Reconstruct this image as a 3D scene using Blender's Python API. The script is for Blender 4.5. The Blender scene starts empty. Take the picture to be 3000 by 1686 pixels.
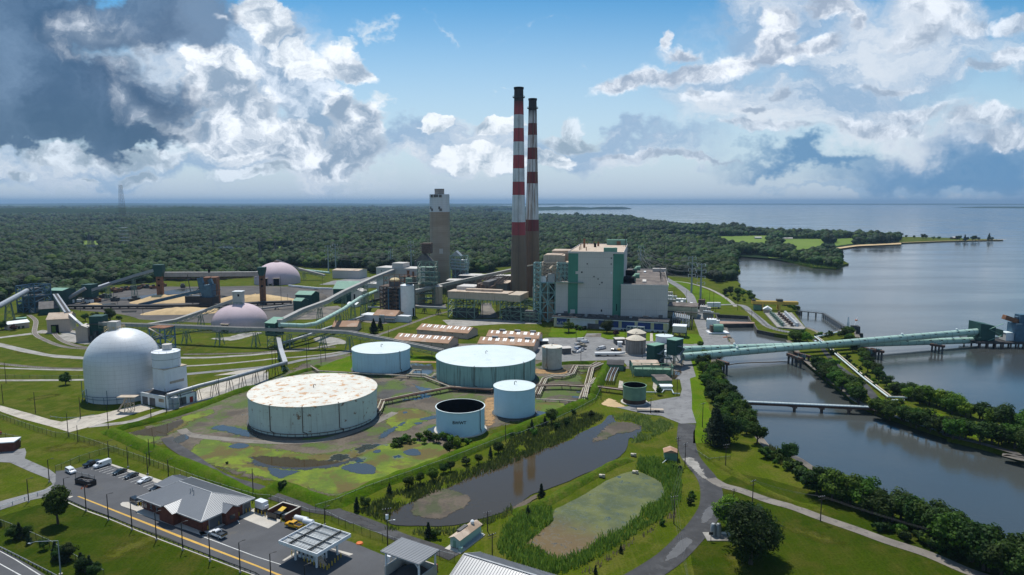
import bpy, math, random
import numpy as np
from mathutils import Vector, Matrix
from mathutils.geometry import tessellate_polygon
from mathutils import noise as mnoise
R=math.radians
random.seed(7)
C=bpy.context.scene.collection
# ---------------------------------------------------------------- camera geometry
CH=96.0; PITCH=R(7.15); FL=2000.0
cP,sP=math.cos(PITCH),math.sin(PITCH)
TI={'d':(0,0,.85867),'p':(1280,720,5.8545),'q':(1060,740,5.8545),'r':(1900,840,4.2933),'s':(1440,240,4.26),
    'k1':(0,0,1.7173),'k2':(1500,0,1.7173),'o':(0,0,1.0)}
for i_,r_ in enumerate('abc'):
    for j_ in range(4): TI[r_+str(j_+1)]=(750*j_,(500,880,1266)[i_],3.4347)
def px(t,x,y):
    o=TI[t]; return (o[0]+x/o[2], o[1]+y/o[2])
def ray(X,Y):
    u=(X-1500)/FL; v=(843-Y)/FL
    return Vector((u, cP+v*sP, -sP+v*cP))
def G(t,x,y,z=0.0):
    """point of the ground plane z seen at a place of the photograph"""
    X,Y=px(t,x,y); d=ray(X,Y); k=(z-CH)/d.z
    return Vector((d.x*k,d.y*k,z))
def proj(x,y,z):
    dz=z-CH; f=y*cP-dz*sP; u=y*sP+dz*cP
    return 1500+FL*x/f, 843-FL*u/f
def HZ(p,t,y,x=1500):
    """height above datum at ground place p that is seen at row y"""
    Y=px(t,x,y)[1]; v=(843-Y)/FL
    # row y plane: dz = (-sP+v*cP)*s ; Y = (cP+v*sP)*s
    s=p[1]/(cP+v*sP)
    return CH+(-sP+v*cP)*s
def GH(t,x,y,p):
    """point above/below p's depth: same distance Y as p, seen at x,y"""
    X,Y=px(t,x,y); d=ray(X,Y); k=p[1]/d.y
    return Vector((d.x*k,p[1],CH+d.z*k))
# ---------------------------------------------------------------- materials
class N:
    def __init__(s,tree): s.t=tree; s.n=tree.nodes; s.l=tree.links
    def new(s,ty,**k):
        n=s.n.new(ty)
        for a,b in k.items(): setattr(n,a,b)
        return n
    def put(s,sock,v):
        if v is None: return
        if isinstance(v,bpy.types.NodeSocket): s.l.new(v,sock)
        else:
            if isinstance(v,(tuple,list)) and len(v)==3 and sock.type=='RGBA': v=(*v,1)
            sock.default_value=v
    def math(s,op,a,b=None,c=None,clamp=False):
        n=s.new('ShaderNodeMath',operation=op,use_clamp=clamp)
        s.put(n.inputs[0],a); s.put(n.inputs[1],b); s.put(n.inputs[2],c); return n.outputs[0]
    def mix(s,f,a,b,mode='MIX'):
        n=s.new('ShaderNodeMix',data_type='RGBA',blend_type=mode)
        s.put(n.inputs[0],f); s.put(n.inputs[6],a); s.put(n.inputs[7],b); return n.outputs[2]
    def noise(s,vec,scale,detail=3,rough=.55,dist=0,out=0):
        n=s.new('ShaderNodeTexNoise'); s.put(n.inputs['Vector'],vec); n.inputs['Scale'].default_value=scale
        n.inputs['Detail'].default_value=detail; n.inputs['Roughness'].default_value=rough; n.inputs['Distortion'].default_value=dist
        return n.outputs[out]
    def ss(s,v,a,b,c=0.,d=1.):
        n=s.new('ShaderNodeMapRange',interpolation_type='SMOOTHSTEP'); s.put(n.inputs[0],v)
        for i,q in enumerate((a,b,c,d)): s.put(n.inputs[1+i],q)
        return n.outputs[0]
    def mapping(s,vec,scale=(1,1,1),rot=(0,0,0),loc=(0,0,0)):
        n=s.new('ShaderNodeMapping'); s.put(n.inputs[0],vec); n.inputs['Scale'].default_value=scale
        n.inputs['Rotation'].default_value=rot; n.inputs['Location'].default_value=loc; return n.outputs[0]
    def xyz(s,vec):
        n=s.new('ShaderNodeSeparateXYZ'); s.put(n.inputs[0],vec); return n.outputs
    def comb(s,a,b,c):
        n=s.new('ShaderNodeCombineXYZ')
        for i,q in enumerate((a,b,c)): s.put(n.inputs[i],q)
        return n.outputs[0]
    def bump(s,h,st=.3,dist=.1):
        n=s.new('ShaderNodeBump'); n.inputs['Strength'].default_value=st; n.inputs['Distance'].default_value=dist
        s.put(n.inputs['Height'],h); return n.outputs[0]
MT={}
def newmat(name):
    m=bpy.data.materials.new(name); m.use_nodes=True
    b=m.node_tree.nodes['Principled BSDF']; MT[name]=m
    nn=N(m.node_tree); tc=nn.new('ShaderNodeTexCoord'); return m,nn,b,tc.outputs['Object']
def mat(name,col,rough=.75,metal=0,var=.18,scale=.35,streak=None,lines=None,bump=0,spec=.4,blot=None,nscale=None):
    """col linear; var noise variation; streak=(col,amount) vertical run marks; lines=(axis,period,width,dark); blot=(col,amount,scale)"""
    m,n,b,co=newmat(name)
    f=n.noise(co,scale,5,.6); f2=n.noise(co,(nscale or scale*9),3)
    lo=tuple(c*(1-var) for c in col); hi=tuple(min(1,c*(1+var)) for c in col)
    c=n.mix(n.ss(f,.3,.7),lo,hi)
    c=n.mix(n.ss(f2,.35,.7,0,var),c,tuple(x*.55 for x in col))
    if streak:
        sv=n.mapping(co,(1.1,1.1,.05)); sf=n.noise(sv,1.0,4,.65)
        c=n.mix(n.ss(sf,.62-.25*streak[1],.85-.2*streak[1],0,min(1,streak[1]*1.4)),c,streak[0])
    if blot:
        bf=n.noise(co,blot[2],6,.68); c=n.mix(n.ss(bf,.66-.3*blot[1],.74-.25*blot[1]),c,blot[0])
    nrm=None
    if lines:
        for (ax,per,wd,dk) in (lines if isinstance(lines,list) else [lines]):
            xs=n.xyz(co)
            if ax=='a':   # round bodies: angle
                v=n.math('MULTIPLY',n.math('ARCTAN2',xs[1],xs[0]),1/per)
            elif ax=='h': v=n.math('MULTIPLY',n.math('ADD',xs[0],xs[1]),1/per)
            else: v=n.math('MULTIPLY',xs['xyz'.index(ax)],1/per)
            fr=n.math('FRACT',n.math('ADD',v,100.37))
            e=n.math('LESS_THAN',fr,wd)
            c=n.mix(n.math('MULTIPLY',e,dk),c,(.02,.02,.02))
    if bump: n.put(b.inputs['Normal'],n.bump(f2,bump,.1))
    n.put(b.inputs['Base Color'],c); b.inputs['Roughness'].default_value=rough; b.inputs['Metallic'].default_value=metal
    b.inputs['Specular IOR Level'].default_value=spec
    return m
# ---------------------------------------------------------------- mesh builder
class MB:
    def __init__(s): s.v=[]; s.f=[]; s.mi=[]; s.cur=0
    def add(s,vs,fs):
        k=len(s.v); s.v+= [tuple(q) for q in vs]; s.f+=[tuple(i+k for i in f) for f in fs]; s.mi+=[s.cur]*len(fs); return s
    def box(s,x0,x1,y0,y1,z0,z1):
        s.add([(x0,y0,z0),(x1,y0,z0),(x1,y1,z0),(x0,y1,z0),(x0,y0,z1),(x1,y0,z1),(x1,y1,z1),(x0,y1,z1)],
              [(0,3,2,1),(4,5,6,7),(0,1,5,4),(1,2,6,5),(2,3,7,6),(3,0,4,7)]); return s
    def bar(s,p,q,w,h=None):
        p,q=Vector(p),Vector(q); h=h or w; d=q-p
        if d.length<1e-6: return s
        d.normalize(); up=Vector((0,0,1)) if abs(d.z)<.95 else Vector((0,1,0))
        a=d.cross(up).normalized(); b=a.cross(d).normalized(); vs=[]
        for e in (p,q):
            for i,j in ((-1,-1),(1,-1),(1,1),(-1,1)): vs.append(e+a*(i*w/2)+b*(j*h/2))
        s.add(vs,[(0,3,2,1),(4,5,6,7),(0,1,5,4),(1,2,6,5),(2,3,7,6),(3,0,4,7)]); return s
    def tube(s,pts,r,n=10,caps=True,rs=None):
        pts=[Vector(p) for p in pts]; k=len(s.v); m=len(pts); up=None
        for i,p in enumerate(pts):
            d=(pts[min(i+1,m-1)]-pts[max(i-1,0)]).normalized()
            u=Vector((0,0,1)) if abs(d.z)<.9 else Vector((0,1,0))
            a=d.cross(u).normalized(); b=a.cross(d).normalized(); rr=rs[i] if rs else r
            for j in range(n):
                t=2*math.pi*j/n; s.v.append(tuple(p+a*(math.cos(t)*rr)+b*(math.sin(t)*rr)))
        for i in range(m-1):
            for j in range(n):
                s.f.append((k+i*n+j,k+i*n+(j+1)%n,k+(i+1)*n+(j+1)%n,k+(i+1)*n+j)); s.mi.append(s.cur)
        if caps:
            s.f.append(tuple(k+j for j in range(n))[::-1]); s.f.append(tuple(k+(m-1)*n+j for j in range(n))); s.mi+=[s.cur]*2
        return s
    def lathe(s,prof,n=48,cx=0,cy=0,close=False):
        k=len(s.v); m=len(prof)
        for r,z in prof:
            for j in range(n):
                t=2*math.pi*j/n; s.v.append((cx+math.cos(t)*r,cy+math.sin(t)*r,z))
        for i in range(m-1):
            for j in range(n):
                s.f.append((k+i*n+j,k+i*n+(j+1)%n,k+(i+1)*n+(j+1)%n,k+(i+1)*n+j)); s.mi.append(s.cur)
        return s
    def prism(s,poly,z0,z1):
        n=len(poly); vs=[(p[0],p[1],z0) for p in poly]+[(p[0],p[1],z1) for p in poly]
        fs=[(i,(i+1)%n,n+(i+1)%n,n+i) for i in range(n)]
        tr=tessellate_polygon([[Vector((p[0],p[1],0)) for p in poly]])
        for t in tr: fs.append(tuple(n+i for i in t)); fs.append(tuple(t)[::-1])
        s.add(vs,fs); return s
    def gable(s,x0,x1,y0,y1,z0,ze,zr,axis='x',ov=0):
        """solid with pitched roof, ridge along axis"""
        if axis=='x':
            ym=(y0+y1)/2; sec=[(y0,z0),(y1,z0),(y1,ze),(ym,zr),(y0,ze)]
            vs=[(x0,a,b) for a,b in sec]+[(x1,a,b) for a,b in sec]
        else:
            xm=(x0+x1)/2; sec=[(x0,z0),(x1,z0),(x1,ze),(xm,zr),(x0,ze)]
            vs=[(a,y0,b) for a,b in sec]+[(a,y1,b) for a,b in sec]
        s.add(vs,[(0,1,2,3,4)[::-1],(5,6,7,8,9)]+[(i,(i+1)%5,5+(i+1)%5,5+i) for i in range(5)]); return s
    def quad(s,a,b,c,d): s.add([a,b,c,d],[(0,1,2,3)]); return s
    def obj(s,name,mats,parent=None,smooth=False,loc=None,rot=0):
        me=bpy.data.meshes.new(name); me.from_pydata(s.v,[],s.f)
        if not isinstance(mats,(list,tuple)): mats=[mats]
        for m in mats: me.materials.append(MT[m] if isinstance(m,str) else m)
        if len(mats)>1: me.polygons.foreach_set('material_index',s.mi)
        if smooth:
            me.polygons.foreach_set('use_smooth',[True]*len(me.polygons))
            try: me.set_sharp_from_angle(angle=R(35))
            except Exception: pass
        me.update(); o=bpy.data.objects.new(name,me); C.objects.link(o)
        if parent: o.parent=parent
        if loc is not None: o.location=loc
        if rot: o.rotation_euler=(0,0,rot)
        return o
def tag(o,label,cat,group=None):
    o['label']=label; o['category']=cat
    if group: o['group']=group
    return o
def E(name,label,cat,loc,rot=0,group=None):
    o=bpy.data.objects.new(name,None); C.objects.link(o); o.location=loc; o.rotation_euler=(0,0,rot); o.empty_display_size=.5
    return tag(o,label,cat,group)
def struct(o,k='structure'): o['kind']=k; return o
def clone(o,loc=None,rot=None,label=None,group=None,scale=None):
    kids=[c for c in o.children]
    r=o.copy(); C.objects.link(r)
    for c in kids:
        d=c.copy(); C.objects.link(d); d.parent=r
        for g in list(c.children):
            e=g.copy(); C.objects.link(e); e.parent=d
    if loc is not None: r.location=loc
    if rot is not None: r.rotation_euler=(0,0,rot)
    if label: r['label']=label
    if group: r['group']=group
    if scale is not None: r.scale=scale if hasattr(scale,'__len__') else (scale,)*3
    return r
ORD='first second third fourth fifth sixth seventh eighth ninth tenth eleventh twelfth thirteenth fourteenth fifteenth sixteenth seventeenth eighteenth nineteenth'.split()
TENS=['','','twenty','thirty','forty','fifty','sixty','seventy','eighty','ninety']
TENTH=['','','twentieth','thirtieth','fortieth','fiftieth','sixtieth','seventieth','eightieth','ninetieth']
def nth(i):
    if i<19: return ORD[i]
    i+=1
    if i>=100: return 'hundred and '+nth(i-101) if i>100 else 'hundredth'
    return TENTH[i//10] if i%10==0 else TENS[i//10]+'-'+ORD[i%10-1]
def cat_rom(P,closed=False,seg=6):
    P=[Vector((p[0],p[1],p[2] if len(p)>2 else 0)) for p in P]; n=len(P); out=[]
    for i in range(n if closed else n-1):
        a,b,c,d=(P[(i-1)%n],P[i],P[(i+1)%n],P[(i+2)%n]) if closed else (P[max(i-1,0)],P[i],P[i+1],P[min(i+2,n-1)])
        for k in range(seg):
            t=k/seg; out.append(.5*((2*b)+(c-a)*t+(2*a-5*b+4*c-d)*t*t+(3*b-a-3*c+d)*t**3))
    if not closed: out.append(P[-1])
    return out
def frac(poly,amp,step):
    """rough edge on a closed outline"""
    out=[]; n=len(poly)
    for i in range(n):
        a,b=Vector(poly[i][:2]),Vector(poly[(i+1)%n][:2]); L=(b-a).length; k=max(1,min(60,int(L/step)))
        nd=Vector((-(b-a).y,(b-a).x)); nd=nd/(L+1e-9)
        for j in range(k):
            p=a.lerp(b,j/k); w=mnoise.fractal(Vector((p.x/step/5,p.y/step/5,3.1)),1,2,5)
            p=p+nd*(w*amp); out.append((p.x,p.y))
    return out
def sheet(name,poly,m,z,kind='structure',amp=0,step=2.,smooth=False,skirt=0):
    P=[tuple(p[:2]) for p in poly]
    if smooth: P=[tuple(q[:2]) for q in cat_rom(P,True,6)]
    if amp: P=frac(P,amp,step)
    tr=tessellate_polygon([[Vector((p[0],p[1],0)) for p in P]])
    b=MB(); fs=[]
    A=sum(P[i][0]*P[(i+1)%len(P)][1]-P[(i+1)%len(P)][0]*P[i][1] for i in range(len(P)))
    for t in tr:
        a,c,d=[P[i] for i in t]
        ar=(c[0]-a[0])*(d[1]-a[1])-(c[1]-a[1])*(d[0]-a[0]); fs.append(tuple(t) if ar>0 else tuple(t)[::-1])
    b.add([(p[0],p[1],z) for p in P],fs)
    if skirt:
        n=len(P); k=len(b.v)
        b.v+=[(p[0],p[1],z-skirt) for p in P]
        for i in range(n):
            j=(i+1)%n; q=(i,k+i,k+j,j); b.f.append(q[::-1] if A<0 else q); b.mi.append(0)
    o=b.obj(name,m)
    if kind: struct(o,kind)
    return o
def softmat(m,A,scale):
    k=m+'_soft%g_%g'%(A,scale)
    if k in MT: return k
    q=MT[m].copy(); q.name=k; MT[k]=q; n=N(q.node_tree); b=q.node_tree.nodes['Principled BSDF']
    at=n.new('ShaderNodeAttribute',attribute_name='sd'); co=n.new('ShaderNodeTexCoord').outputs['Object']
    f=n.noise(co,scale,6,.68); f=n.math('MULTIPLY',n.math('SUBTRACT',f,.5),A*2.6)
    n.put(b.inputs['Alpha'],n.ss(n.math('ADD',at.outputs['Fac'],f),-A*(.45 if 'dry' in m else .14),A*(.8 if 'dry' in m else .24))); return k
def softsheet(name,poly,m,z,A=2.,scale=.25,cell=None,kind='structure'):
    """patch whose border dissolves into the ground below: sd = metres inside the outline"""
    P=np.array([tuple(q[:2]) for q in cat_rom(poly,True,5)]); Q=np.roll(P,-1,0); lo=P.min(0)-A*1.2; hi=P.max(0)+A*1.2
    cell=cell or max(.8,A*.5,float(max(hi-lo))/110); nx,ny=[int((hi-lo)[i]/cell)+2 for i in (0,1)]
    gx,gy=np.meshgrid(lo[0]+np.arange(nx)*cell,lo[1]+np.arange(ny)*cell); X=np.stack([gx.ravel(),gy.ravel()],1)
    d=np.full(len(X),1e9); ins=np.zeros(len(X),bool)
    for a,b in zip(P,Q):
        e=b-a; t=np.clip(((X-a)@e)/(e@e+1e-9),0,1); d=np.minimum(d,np.hypot(*(X-a-t[:,None]*e).T))
        c=((a[1]>X[:,1])!=(b[1]>X[:,1])); 
        if abs(b[1]-a[1])>1e-9: ins^=c&(X[:,0]<(b[0]-a[0])*(X[:,1]-a[1])/(b[1]-a[1])+a[0])
    sd=np.where(ins,d,-d); ok=(sd>-A*1.5-cell).reshape(ny,nx); idx=np.arange(nx*ny).reshape(ny,nx)
    c=ok[:-1,:-1]|ok[1:,:-1]|ok[:-1,1:]|ok[1:,1:]; f=np.stack([idx[:-1,:-1][c],idx[:-1,1:][c],idx[1:,1:][c],idx[1:,:-1][c]],1); us=np.unique(f); mp=np.full(nx*ny,-1); mp[us]=np.arange(len(us))
    me=bpy.data.meshes.new(name); me.from_pydata([(float(X[i,0]),float(X[i,1]),z) for i in us],[],mp[f].tolist()); at=me.attributes.new('sd','FLOAT','POINT'); at.data.foreach_set('value',sd[us].astype(np.float32))
    me.materials.append(MT[softmat(m,A,scale)]); o=bpy.data.objects.new(name,me); C.objects.link(o)
    if kind: struct(o,kind)
    return o
def ribbon(name,pts,w,m,z,kind='structure',seg=6,ws=None,smooth=True,parent=None):
    P=cat_rom(pts,False,seg) if smooth else [Vector((p[0],p[1],0)) for p in pts]
    n=len(P); b=MB()
    for i,p in enumerate(P):
        d=(P[min(i+1,n-1)]-P[max(i-1,0)]); d.z=0; d.normalize(); s=Vector((-d.y,d.x,0))
        ww=(ws[0]+(ws[1]-ws[0])*i/(n-1)) if ws else w
        b.v.append((p.x-s.x*ww/2,p.y-s.y*ww/2,z)); b.v.append((p.x+s.x*ww/2,p.y+s.y*ww/2,z))
    for i in range(n-1): b.f.append((2*i,2*i+2,2*i+3,2*i+1)); b.mi.append(0)
    o=b.obj(name,m,parent)
    if kind: struct(o,kind)
    return o
def L(t,*xy,z=0):
    """list of ground points in one tile"""
    return [G(t,xy[i],xy[i+1],z) for i in range(0,len(xy),2)]
def inpoly(x,y,poly):
    c=False; n=len(poly); j=n-1
    for i in range(n):
        xi,yi=poly[i][0],poly[i][1]; xj,yj=poly[j][0],poly[j][1]
        if (yi>y)!=(yj>y) and x<(xj-xi)*(y-yi)/(yj-yi)+xi: c=not c
        j=i
    return c
# ---------------------------------------------------------------- camera, sun, world
cam=bpy.data.cameras.new('camera'); co_=bpy.data.objects.new('camera',cam); C.objects.link(co_)
co_.location=(0,0,CH); co_.rotation_euler=(math.pi/2-PITCH,0,0)
cam.sensor_width=36; cam.lens=24; cam.clip_end=300000; cam.clip_start=1
bpy.context.scene.camera=co_
SUN_EL,SUN_AZ=R(62),R(-17)   # azimuth from +Y, negative = to the left
sl=bpy.data.lights.new('sun','SUN'); sl.energy=4.4; sl.angle=R(.5); sl.color=(1,.95,.87)
so=bpy.data.objects.new('sun',sl); C.objects.link(so)
sd=Vector((math.sin(SUN_AZ)*math.cos(SUN_EL),math.cos(SUN_AZ)*math.cos(SUN_EL),math.sin(SUN_EL)))
so.rotation_euler=sd.to_track_quat('Z','Y').to_euler(); so.location=(0,0,400)
sc=bpy.context.scene
sc.view_settings.view_transform='Standard'; sc.view_settings.look='None'; sc.view_settings.exposure=.1; sc.view_settings.gamma=1
# ---------------------------------------------------------------- sky with clouds (procedural, by direction)
w=bpy.data.worlds.new('World'); sc.world=w; w.use_nodes=True
nt=w.node_tree; bg=nt.nodes['Background']; n=N(nt)
sky=n.new('ShaderNodeTexSky',sky_type='NISHITA'); sky.sun_disc=False; sky.sun_elevation=SUN_EL; sky.sun_rotation=SUN_AZ
sky.altitude=100; sky.air_density=1.0; sky.dust_density=.6; sky.ozone_density=2.0
BG=.1; bg.inputs[1].default_value=BG
tc=n.new('ShaderNodeTexCoord').outputs['Generated']; s_=n.xyz(tc)
yy=n.math('MAXIMUM',s_[1],.12); u_=n.math('DIVIDE',s_[0],yy); v_=n.math('DIVIDE',s_[2],yy)
uv=n.comb(u_,v_,0)
front=n.ss(s_[1],.12,.35)
def SK(t,x,y):
    X,Y=px(t,x,y); d=ray(X,Y); return d.x/d.y,d.z/d.y
def cl(*c): return tuple(pow(q/255.,2.2)/BG for q in c)
def n2(vec,scale,detail=3,rough=.55,dist=0,out=0):
    o=n.noise(vec,scale,detail,rough,dist,out); o.node.noise_dimensions='2D'; return o
wv=n2(n.mapping(uv,(1,1.4,1)),7.0,5,.62,0,1)       # warp colour
sub=n.new('ShaderNodeVectorMath',operation='SUBTRACT'); n.put(sub.inputs[0],wv); sub.inputs[1].default_value=(.5,.5,.5)
def warped(amp):
    a=n.new('ShaderNodeVectorMath',operation='MULTIPLY_ADD'); n.put(a.inputs[0],sub.outputs[0]); a.inputs[1].default_value=(amp,amp,0); n.put(a.inputs[2],uv); return a.outputs[0]
w1=warped(.075); w2=warped(.16)
def blobs(vec,lst,sm=.35):
    acc=None
    q_=n.new('ShaderNodeVectorMath',operation='MULTIPLY_ADD'); n.put(q_.inputs[0],col); q_.inputs[1].default_value=(1e-8,)*3; n.put(q_.inputs[2],vec); vec=q_.outputs[0]
    for (t,x,y,rx,ry,*an) in lst:
        cu,cv=SK(t,x,y); su=rx/(TI[t][2]*FL); sv=ry/(TI[t][2]*FL)
        m=n.new('ShaderNodeMapping',vector_type='TEXTURE'); n.put(m.inputs[0],vec); m.inputs['Location'].default_value=(cu,cv,0)
        m.inputs['Scale'].default_value=(su,sv,1)
        if an: m.inputs['Rotation'].default_value=(0,0,R(an[0]))
        le=n.new('ShaderNodeVectorMath',operation='LENGTH'); n.put(le.inputs[0],m.outputs[0]); q=le.outputs['Value']
        acc=q if acc is None else n.math('SMOOTH_MIN',acc,q,sm)
    return n.math('SUBTRACT',1.0,acc)
def puff(vec,scale,off=(0,0,0),detail=4,rough=.5):
    m=n.mapping(vec,(1,1.15,1),(0,0,0),off)
    v=n.new('ShaderNodeTexVoronoi',feature='SMOOTH_F1',voronoi_dimensions='2D'); n.put(v.inputs['Vector'],m); v.inputs['Scale'].default_value=scale
    v.inputs['Detail'].default_value=detail; v.inputs['Roughness'].default_value=rough; v.inputs['Smoothness'].default_value=.9; v.inputs['Lacunarity'].default_value=2.1
    try: v.normalize=True
    except Exception: pass
    return n.math('SUBTRACT',1.0,v.outputs['Distance'])
P0=puff(w1,19,detail=4,rough=.55); P1=puff(w1,19,(.10,-.34,0),4,.55)     # second sample a step towards the sun
PD=n.math('SUBTRACT',P0,P1)                      # relief lit from above
F0=n2(w1,12,7,.66); F1=n2(w2,4,5,.6)
FH=n2(n.mapping(w2,(1,3.4,1)),4.5,7,.6)
def dens(bl,pa,fa,a,b):
    d=n.math('ADD',bl,n.math('MULTIPLY',n.math('SUBTRACT',P0,.62),pa))
    d=n.math('ADD',d,n.math('MULTIPLY',n.math('SUBTRACT',F0,.5),fa))
    return d,n.ss(d,a,b)
col=n.mix(1.0,sky.outputs[0],n.mix(n.ss(v_,.08,.42),(.62,1.0,1.1),(.13,.66,.92)),'MULTIPLY')
# pale haze towards the horizon
hz=n.ss(v_,.0,.33,1,0)
col=n.mix(n.math('MULTIPLY',hz,.85),col,cl(204,217,230))
col=n.mix(n.math('MULTIPLY',n.ss(v_,.0,.07,1,0),.9),col,cl(186,201,216))
# thin high wisps
wis=blobs(w2,[('k1',1900,110,190,60),('k1',2200,160,130,50,-20),('k1',1720,200,70,30),('k2',240,240,130,30),('k2',150,140,160,30),('k1',1970,540,60,60),('k2',110,575,100,30,25),('k1',2540,470,40,22)])
col=n.mix(n.math('MULTIPLY',n.ss(n.math('ADD',wis,n.math('MULTIPLY',n.math('SUBTRACT',F0,.5),4.0)),.3,1.5),.75),col,cl(225,235,242))
# broad soft low banks
bank=blobs(w2,[('k1',900,420,760,420),('k1',2300,760,600,130),('k2',500,760,700,120),('k2',1500,560,900,220),('k2',1900,250,900,330),('k2',1300,60,420,260),('k1',300,850,900,140),('k1',1200,850,900,120),('k2',2300,780,700,200)],.3)
bd=n.ss(n.math('ADD',bank,n.math('MULTIPLY',n.math('SUBTRACT',F1,.5),1.6)),-.02,.55)
bc=n.mix(n.ss(FH,.35,.68),cl(148,176,206),cl(218,226,236))
col=n.mix(n.math('MULTIPLY',bd,.88),col,bc)
# dark rain bank low on the right
db=blobs(w2,[('k2',2250,870,800,130),('k2',1500,820,420,60),('k2',2500,830,500,200)],.3)
col=n.mix(n.math('MULTIPLY',n.ss(n.math('ADD',db,n.math('MULTIPLY',n.math('SUBTRACT',FH,.5),.4)),-.3,.7),.9),col,cl(92,138,180))
col=n.mix(n.math('MULTIPLY',n.ss(blobs(w2,[('k2',1900,965,800,32)]),.0,.5),.6),col,cl(148,178,206))
# main towers (bright rims, blue-grey hearts)
def cumulus(c0,lst,pa,fa,body,lit,rim,soft=.16,sm=.35,a=1.0,rel=7.,heart=.55):
    rel*=.30; soft*=1.5; fa*=1.5; heart*=.35
    col=c0; bl=blobs(w1,lst,sm); d,al=dens(bl,pa,fa,.0,soft)
    sh=n.math('ADD',n.math('MULTIPLY',PD,rel),.45)
    sh=n.math('ADD',sh,n.math('MULTIPLY',n.math('SUBTRACT',F0,.5),1.7))
    sh=n.math('ADD',sh,n.math('MULTIPLY',n.math('SUBTRACT',F1,.5),1.0))
    sh=n.math('SUBTRACT',sh,n.math('MULTIPLY',n.ss(d,.25,1.1),heart),None,True)
    body=tuple(q*.80 for q in body); lit=tuple(q*1.16 for q in lit); rim=tuple(q*1.12 for q in rim)
    c=n.mix(n.ss(sh,.08,.88),body,lit)
    c=n.mix(n.ss(d,.0,.5,.35,0),c,rim)
    return n.mix(n.math('MULTIPLY',al,a),col,c)
col=cumulus(col,[('k1',1440,330,160,330,14),('k1',1600,560,170,230),('k1',1720,650,200,190),('k1',1450,700,260,120)],.8,.9,cl(150,180,212),cl(214,224,236),cl(236,241,246),.25,.4,.9)
col=cumulus(col,[('k1',1330,90,130,110),('k1',1380,170,90,60),('k1',1480,275,110,50),('k1',1720,310,110,80),('k1',1790,370,110,70),('k1',1560,350,120,60)],.9,.6,cl(170,192,216),cl(232,238,244),cl(244,247,250),.2,.45,1,6,.3)
col=cumulus(col,[('k1',1130,330,170,80,-15),('k1',1100,450,200,130),('k1',1230,560,190,150),('k1',1150,680,240,120),('k1',1500,690,140,70),('k1',1450,770,220,80),('k1',1780,760,190,90),('k1',1830,640,120,130),('k1',1740,560,90,110),('k1',1650,840,290,50)],1.0,.6,cl(158,182,208),cl(232,238,245),cl(245,248,250),.22,.45,1,7,.35)
col=cumulus(col,[('k1',2420,800,190,70),('k1',2500,640,130,50),('k1',2190,640,90,50),('k2',120,800,160,60)],.9,.6,cl(168,192,214),cl(230,236,242),cl(240,244,248),.14,.35,.95,8,.4)
# low small cumulus rows by the horizon
col=cumulus(col,[('k1',300,790,260,55),('k1',700,800,260,55),('k1',130,890,110,32),('k1',440,905,60,18),('k1',670,895,110,34),('k1',1250,900,200,34),('k1',1400,870,110,26),('k2',300,700,210,50),('k2',310,640,80,60)],.9,.7,cl(160,182,202),cl(214,224,234),cl(222,231,239),.25,.3,.85,7,.4)
# dark storm cloud top left
dk=blobs(w2,[('k1',60,250,640,470),('k1',480,520,600,260),('k1',900,90,420,190,8),('k1',620,60,500,150),('k1',120,640,900,130),('k1',760,680,260,90),('k1',420,160,500,240)],.3)
d2=n.math('ADD',n.math('ADD',dk,n.math('MULTIPLY',n.math('SUBTRACT',F1,.5),.8)),n.math('MULTIPLY',n.math('SUBTRACT',F0,.5),.35))
dc=n.mix(n.ss(F1,.32,.68),cl(66,94,126),cl(112,138,168))
dc=n.mix(n.math('MULTIPLY',n.ss(v_,.10,.17,1,0),.6),dc,cl(58,90,120))
col=n.mix(n.math('MULTIPLY',n.ss(d2,.0,.42),.95),col,dc)
col=cumulus(col,[('k1',420,140,230,110,12),('k1',560,190,180,110),('k1',620,340,140,70),('k1',660,420,110,50),('k1',800,440,80,30),('k1',690,560,150,70,-14),('k1',600,500,80,60),('k1',480,200,260,130,8),('k1',1130,90,60,22,-40)],.6,.8,cl(140,162,188),cl(210,218,229),cl(180,194,212),.75,.6,.9,5,.1)
# bright cumulus of the right half
col=cumulus(col,[('k2',600,410,220,60,10),('k2',900,370,280,70,4),('k2',880,270,110,50),('k2',790,200,30,50),('k2',1150,310,130,80),('k2',1320,190,110,60),('k2',1320,270,140,60),('k2',1540,210,170,50,14),('k2',1330,90,110,60),('k2',1580,50,160,50),('k2',1720,90,60,50)],.9,.8,cl(172,190,214),cl(232,237,244),cl(244,247,250),.34,.45,.95,6,.3)
col=cumulus(col,[('k2', 1000, 490, 160, 34), ('k2', 1400, 490, 60, 36), ('k2', 2000, 560, 260, 50), ('k2', 1850, 640, 330, 60), ('k2', 2400, 600, 220, 50), ('k2', 2500, 690, 260, 60), ('k2', 1300, 660, 320, 32), ('k2', 900, 800, 330, 24, -4), ('k2', 640, 780, 260, 24)],.8,1.0,cl(168,188,212),cl(222,229,238),cl(230,235,242),.40,.35,.85,6,.3)
col=cumulus(col,[('k2', 2050, 180, 200, 60, 16), ('k2', 2320, 130, 200, 50, 10), ('k2', 2150, 60, 150, 80), ('k2', 2380, 360, 170, 50), ('k2', 1950, 440, 190, 36), ('k2', 1270, 575, 90, 28), ('k2', 2570, 120, 120, 60), ('k2', 2550, 300, 140, 60)],.8,1.0,cl(168,188,212),cl(222,229,238),cl(230,235,242),.40,.35,.85,6,.3)
# rest of the sphere, behind the viewer: broken cloud, brightened as fill for the shaded facades
rear=n.mix(n.ss(n.noise(tc,3.5,5,.6),.5,.66),n.mix(1.0,sky.outputs[0],(.75,1,1.1),'MULTIPLY'),cl(205,213,224))
col=n.mix(front,rear,col)
col=n.mix(n.ss(s_[2],-.05,-.01,1,0),col,cl(110,130,140))
nt.links.new(col,bg.inputs[0])

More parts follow.
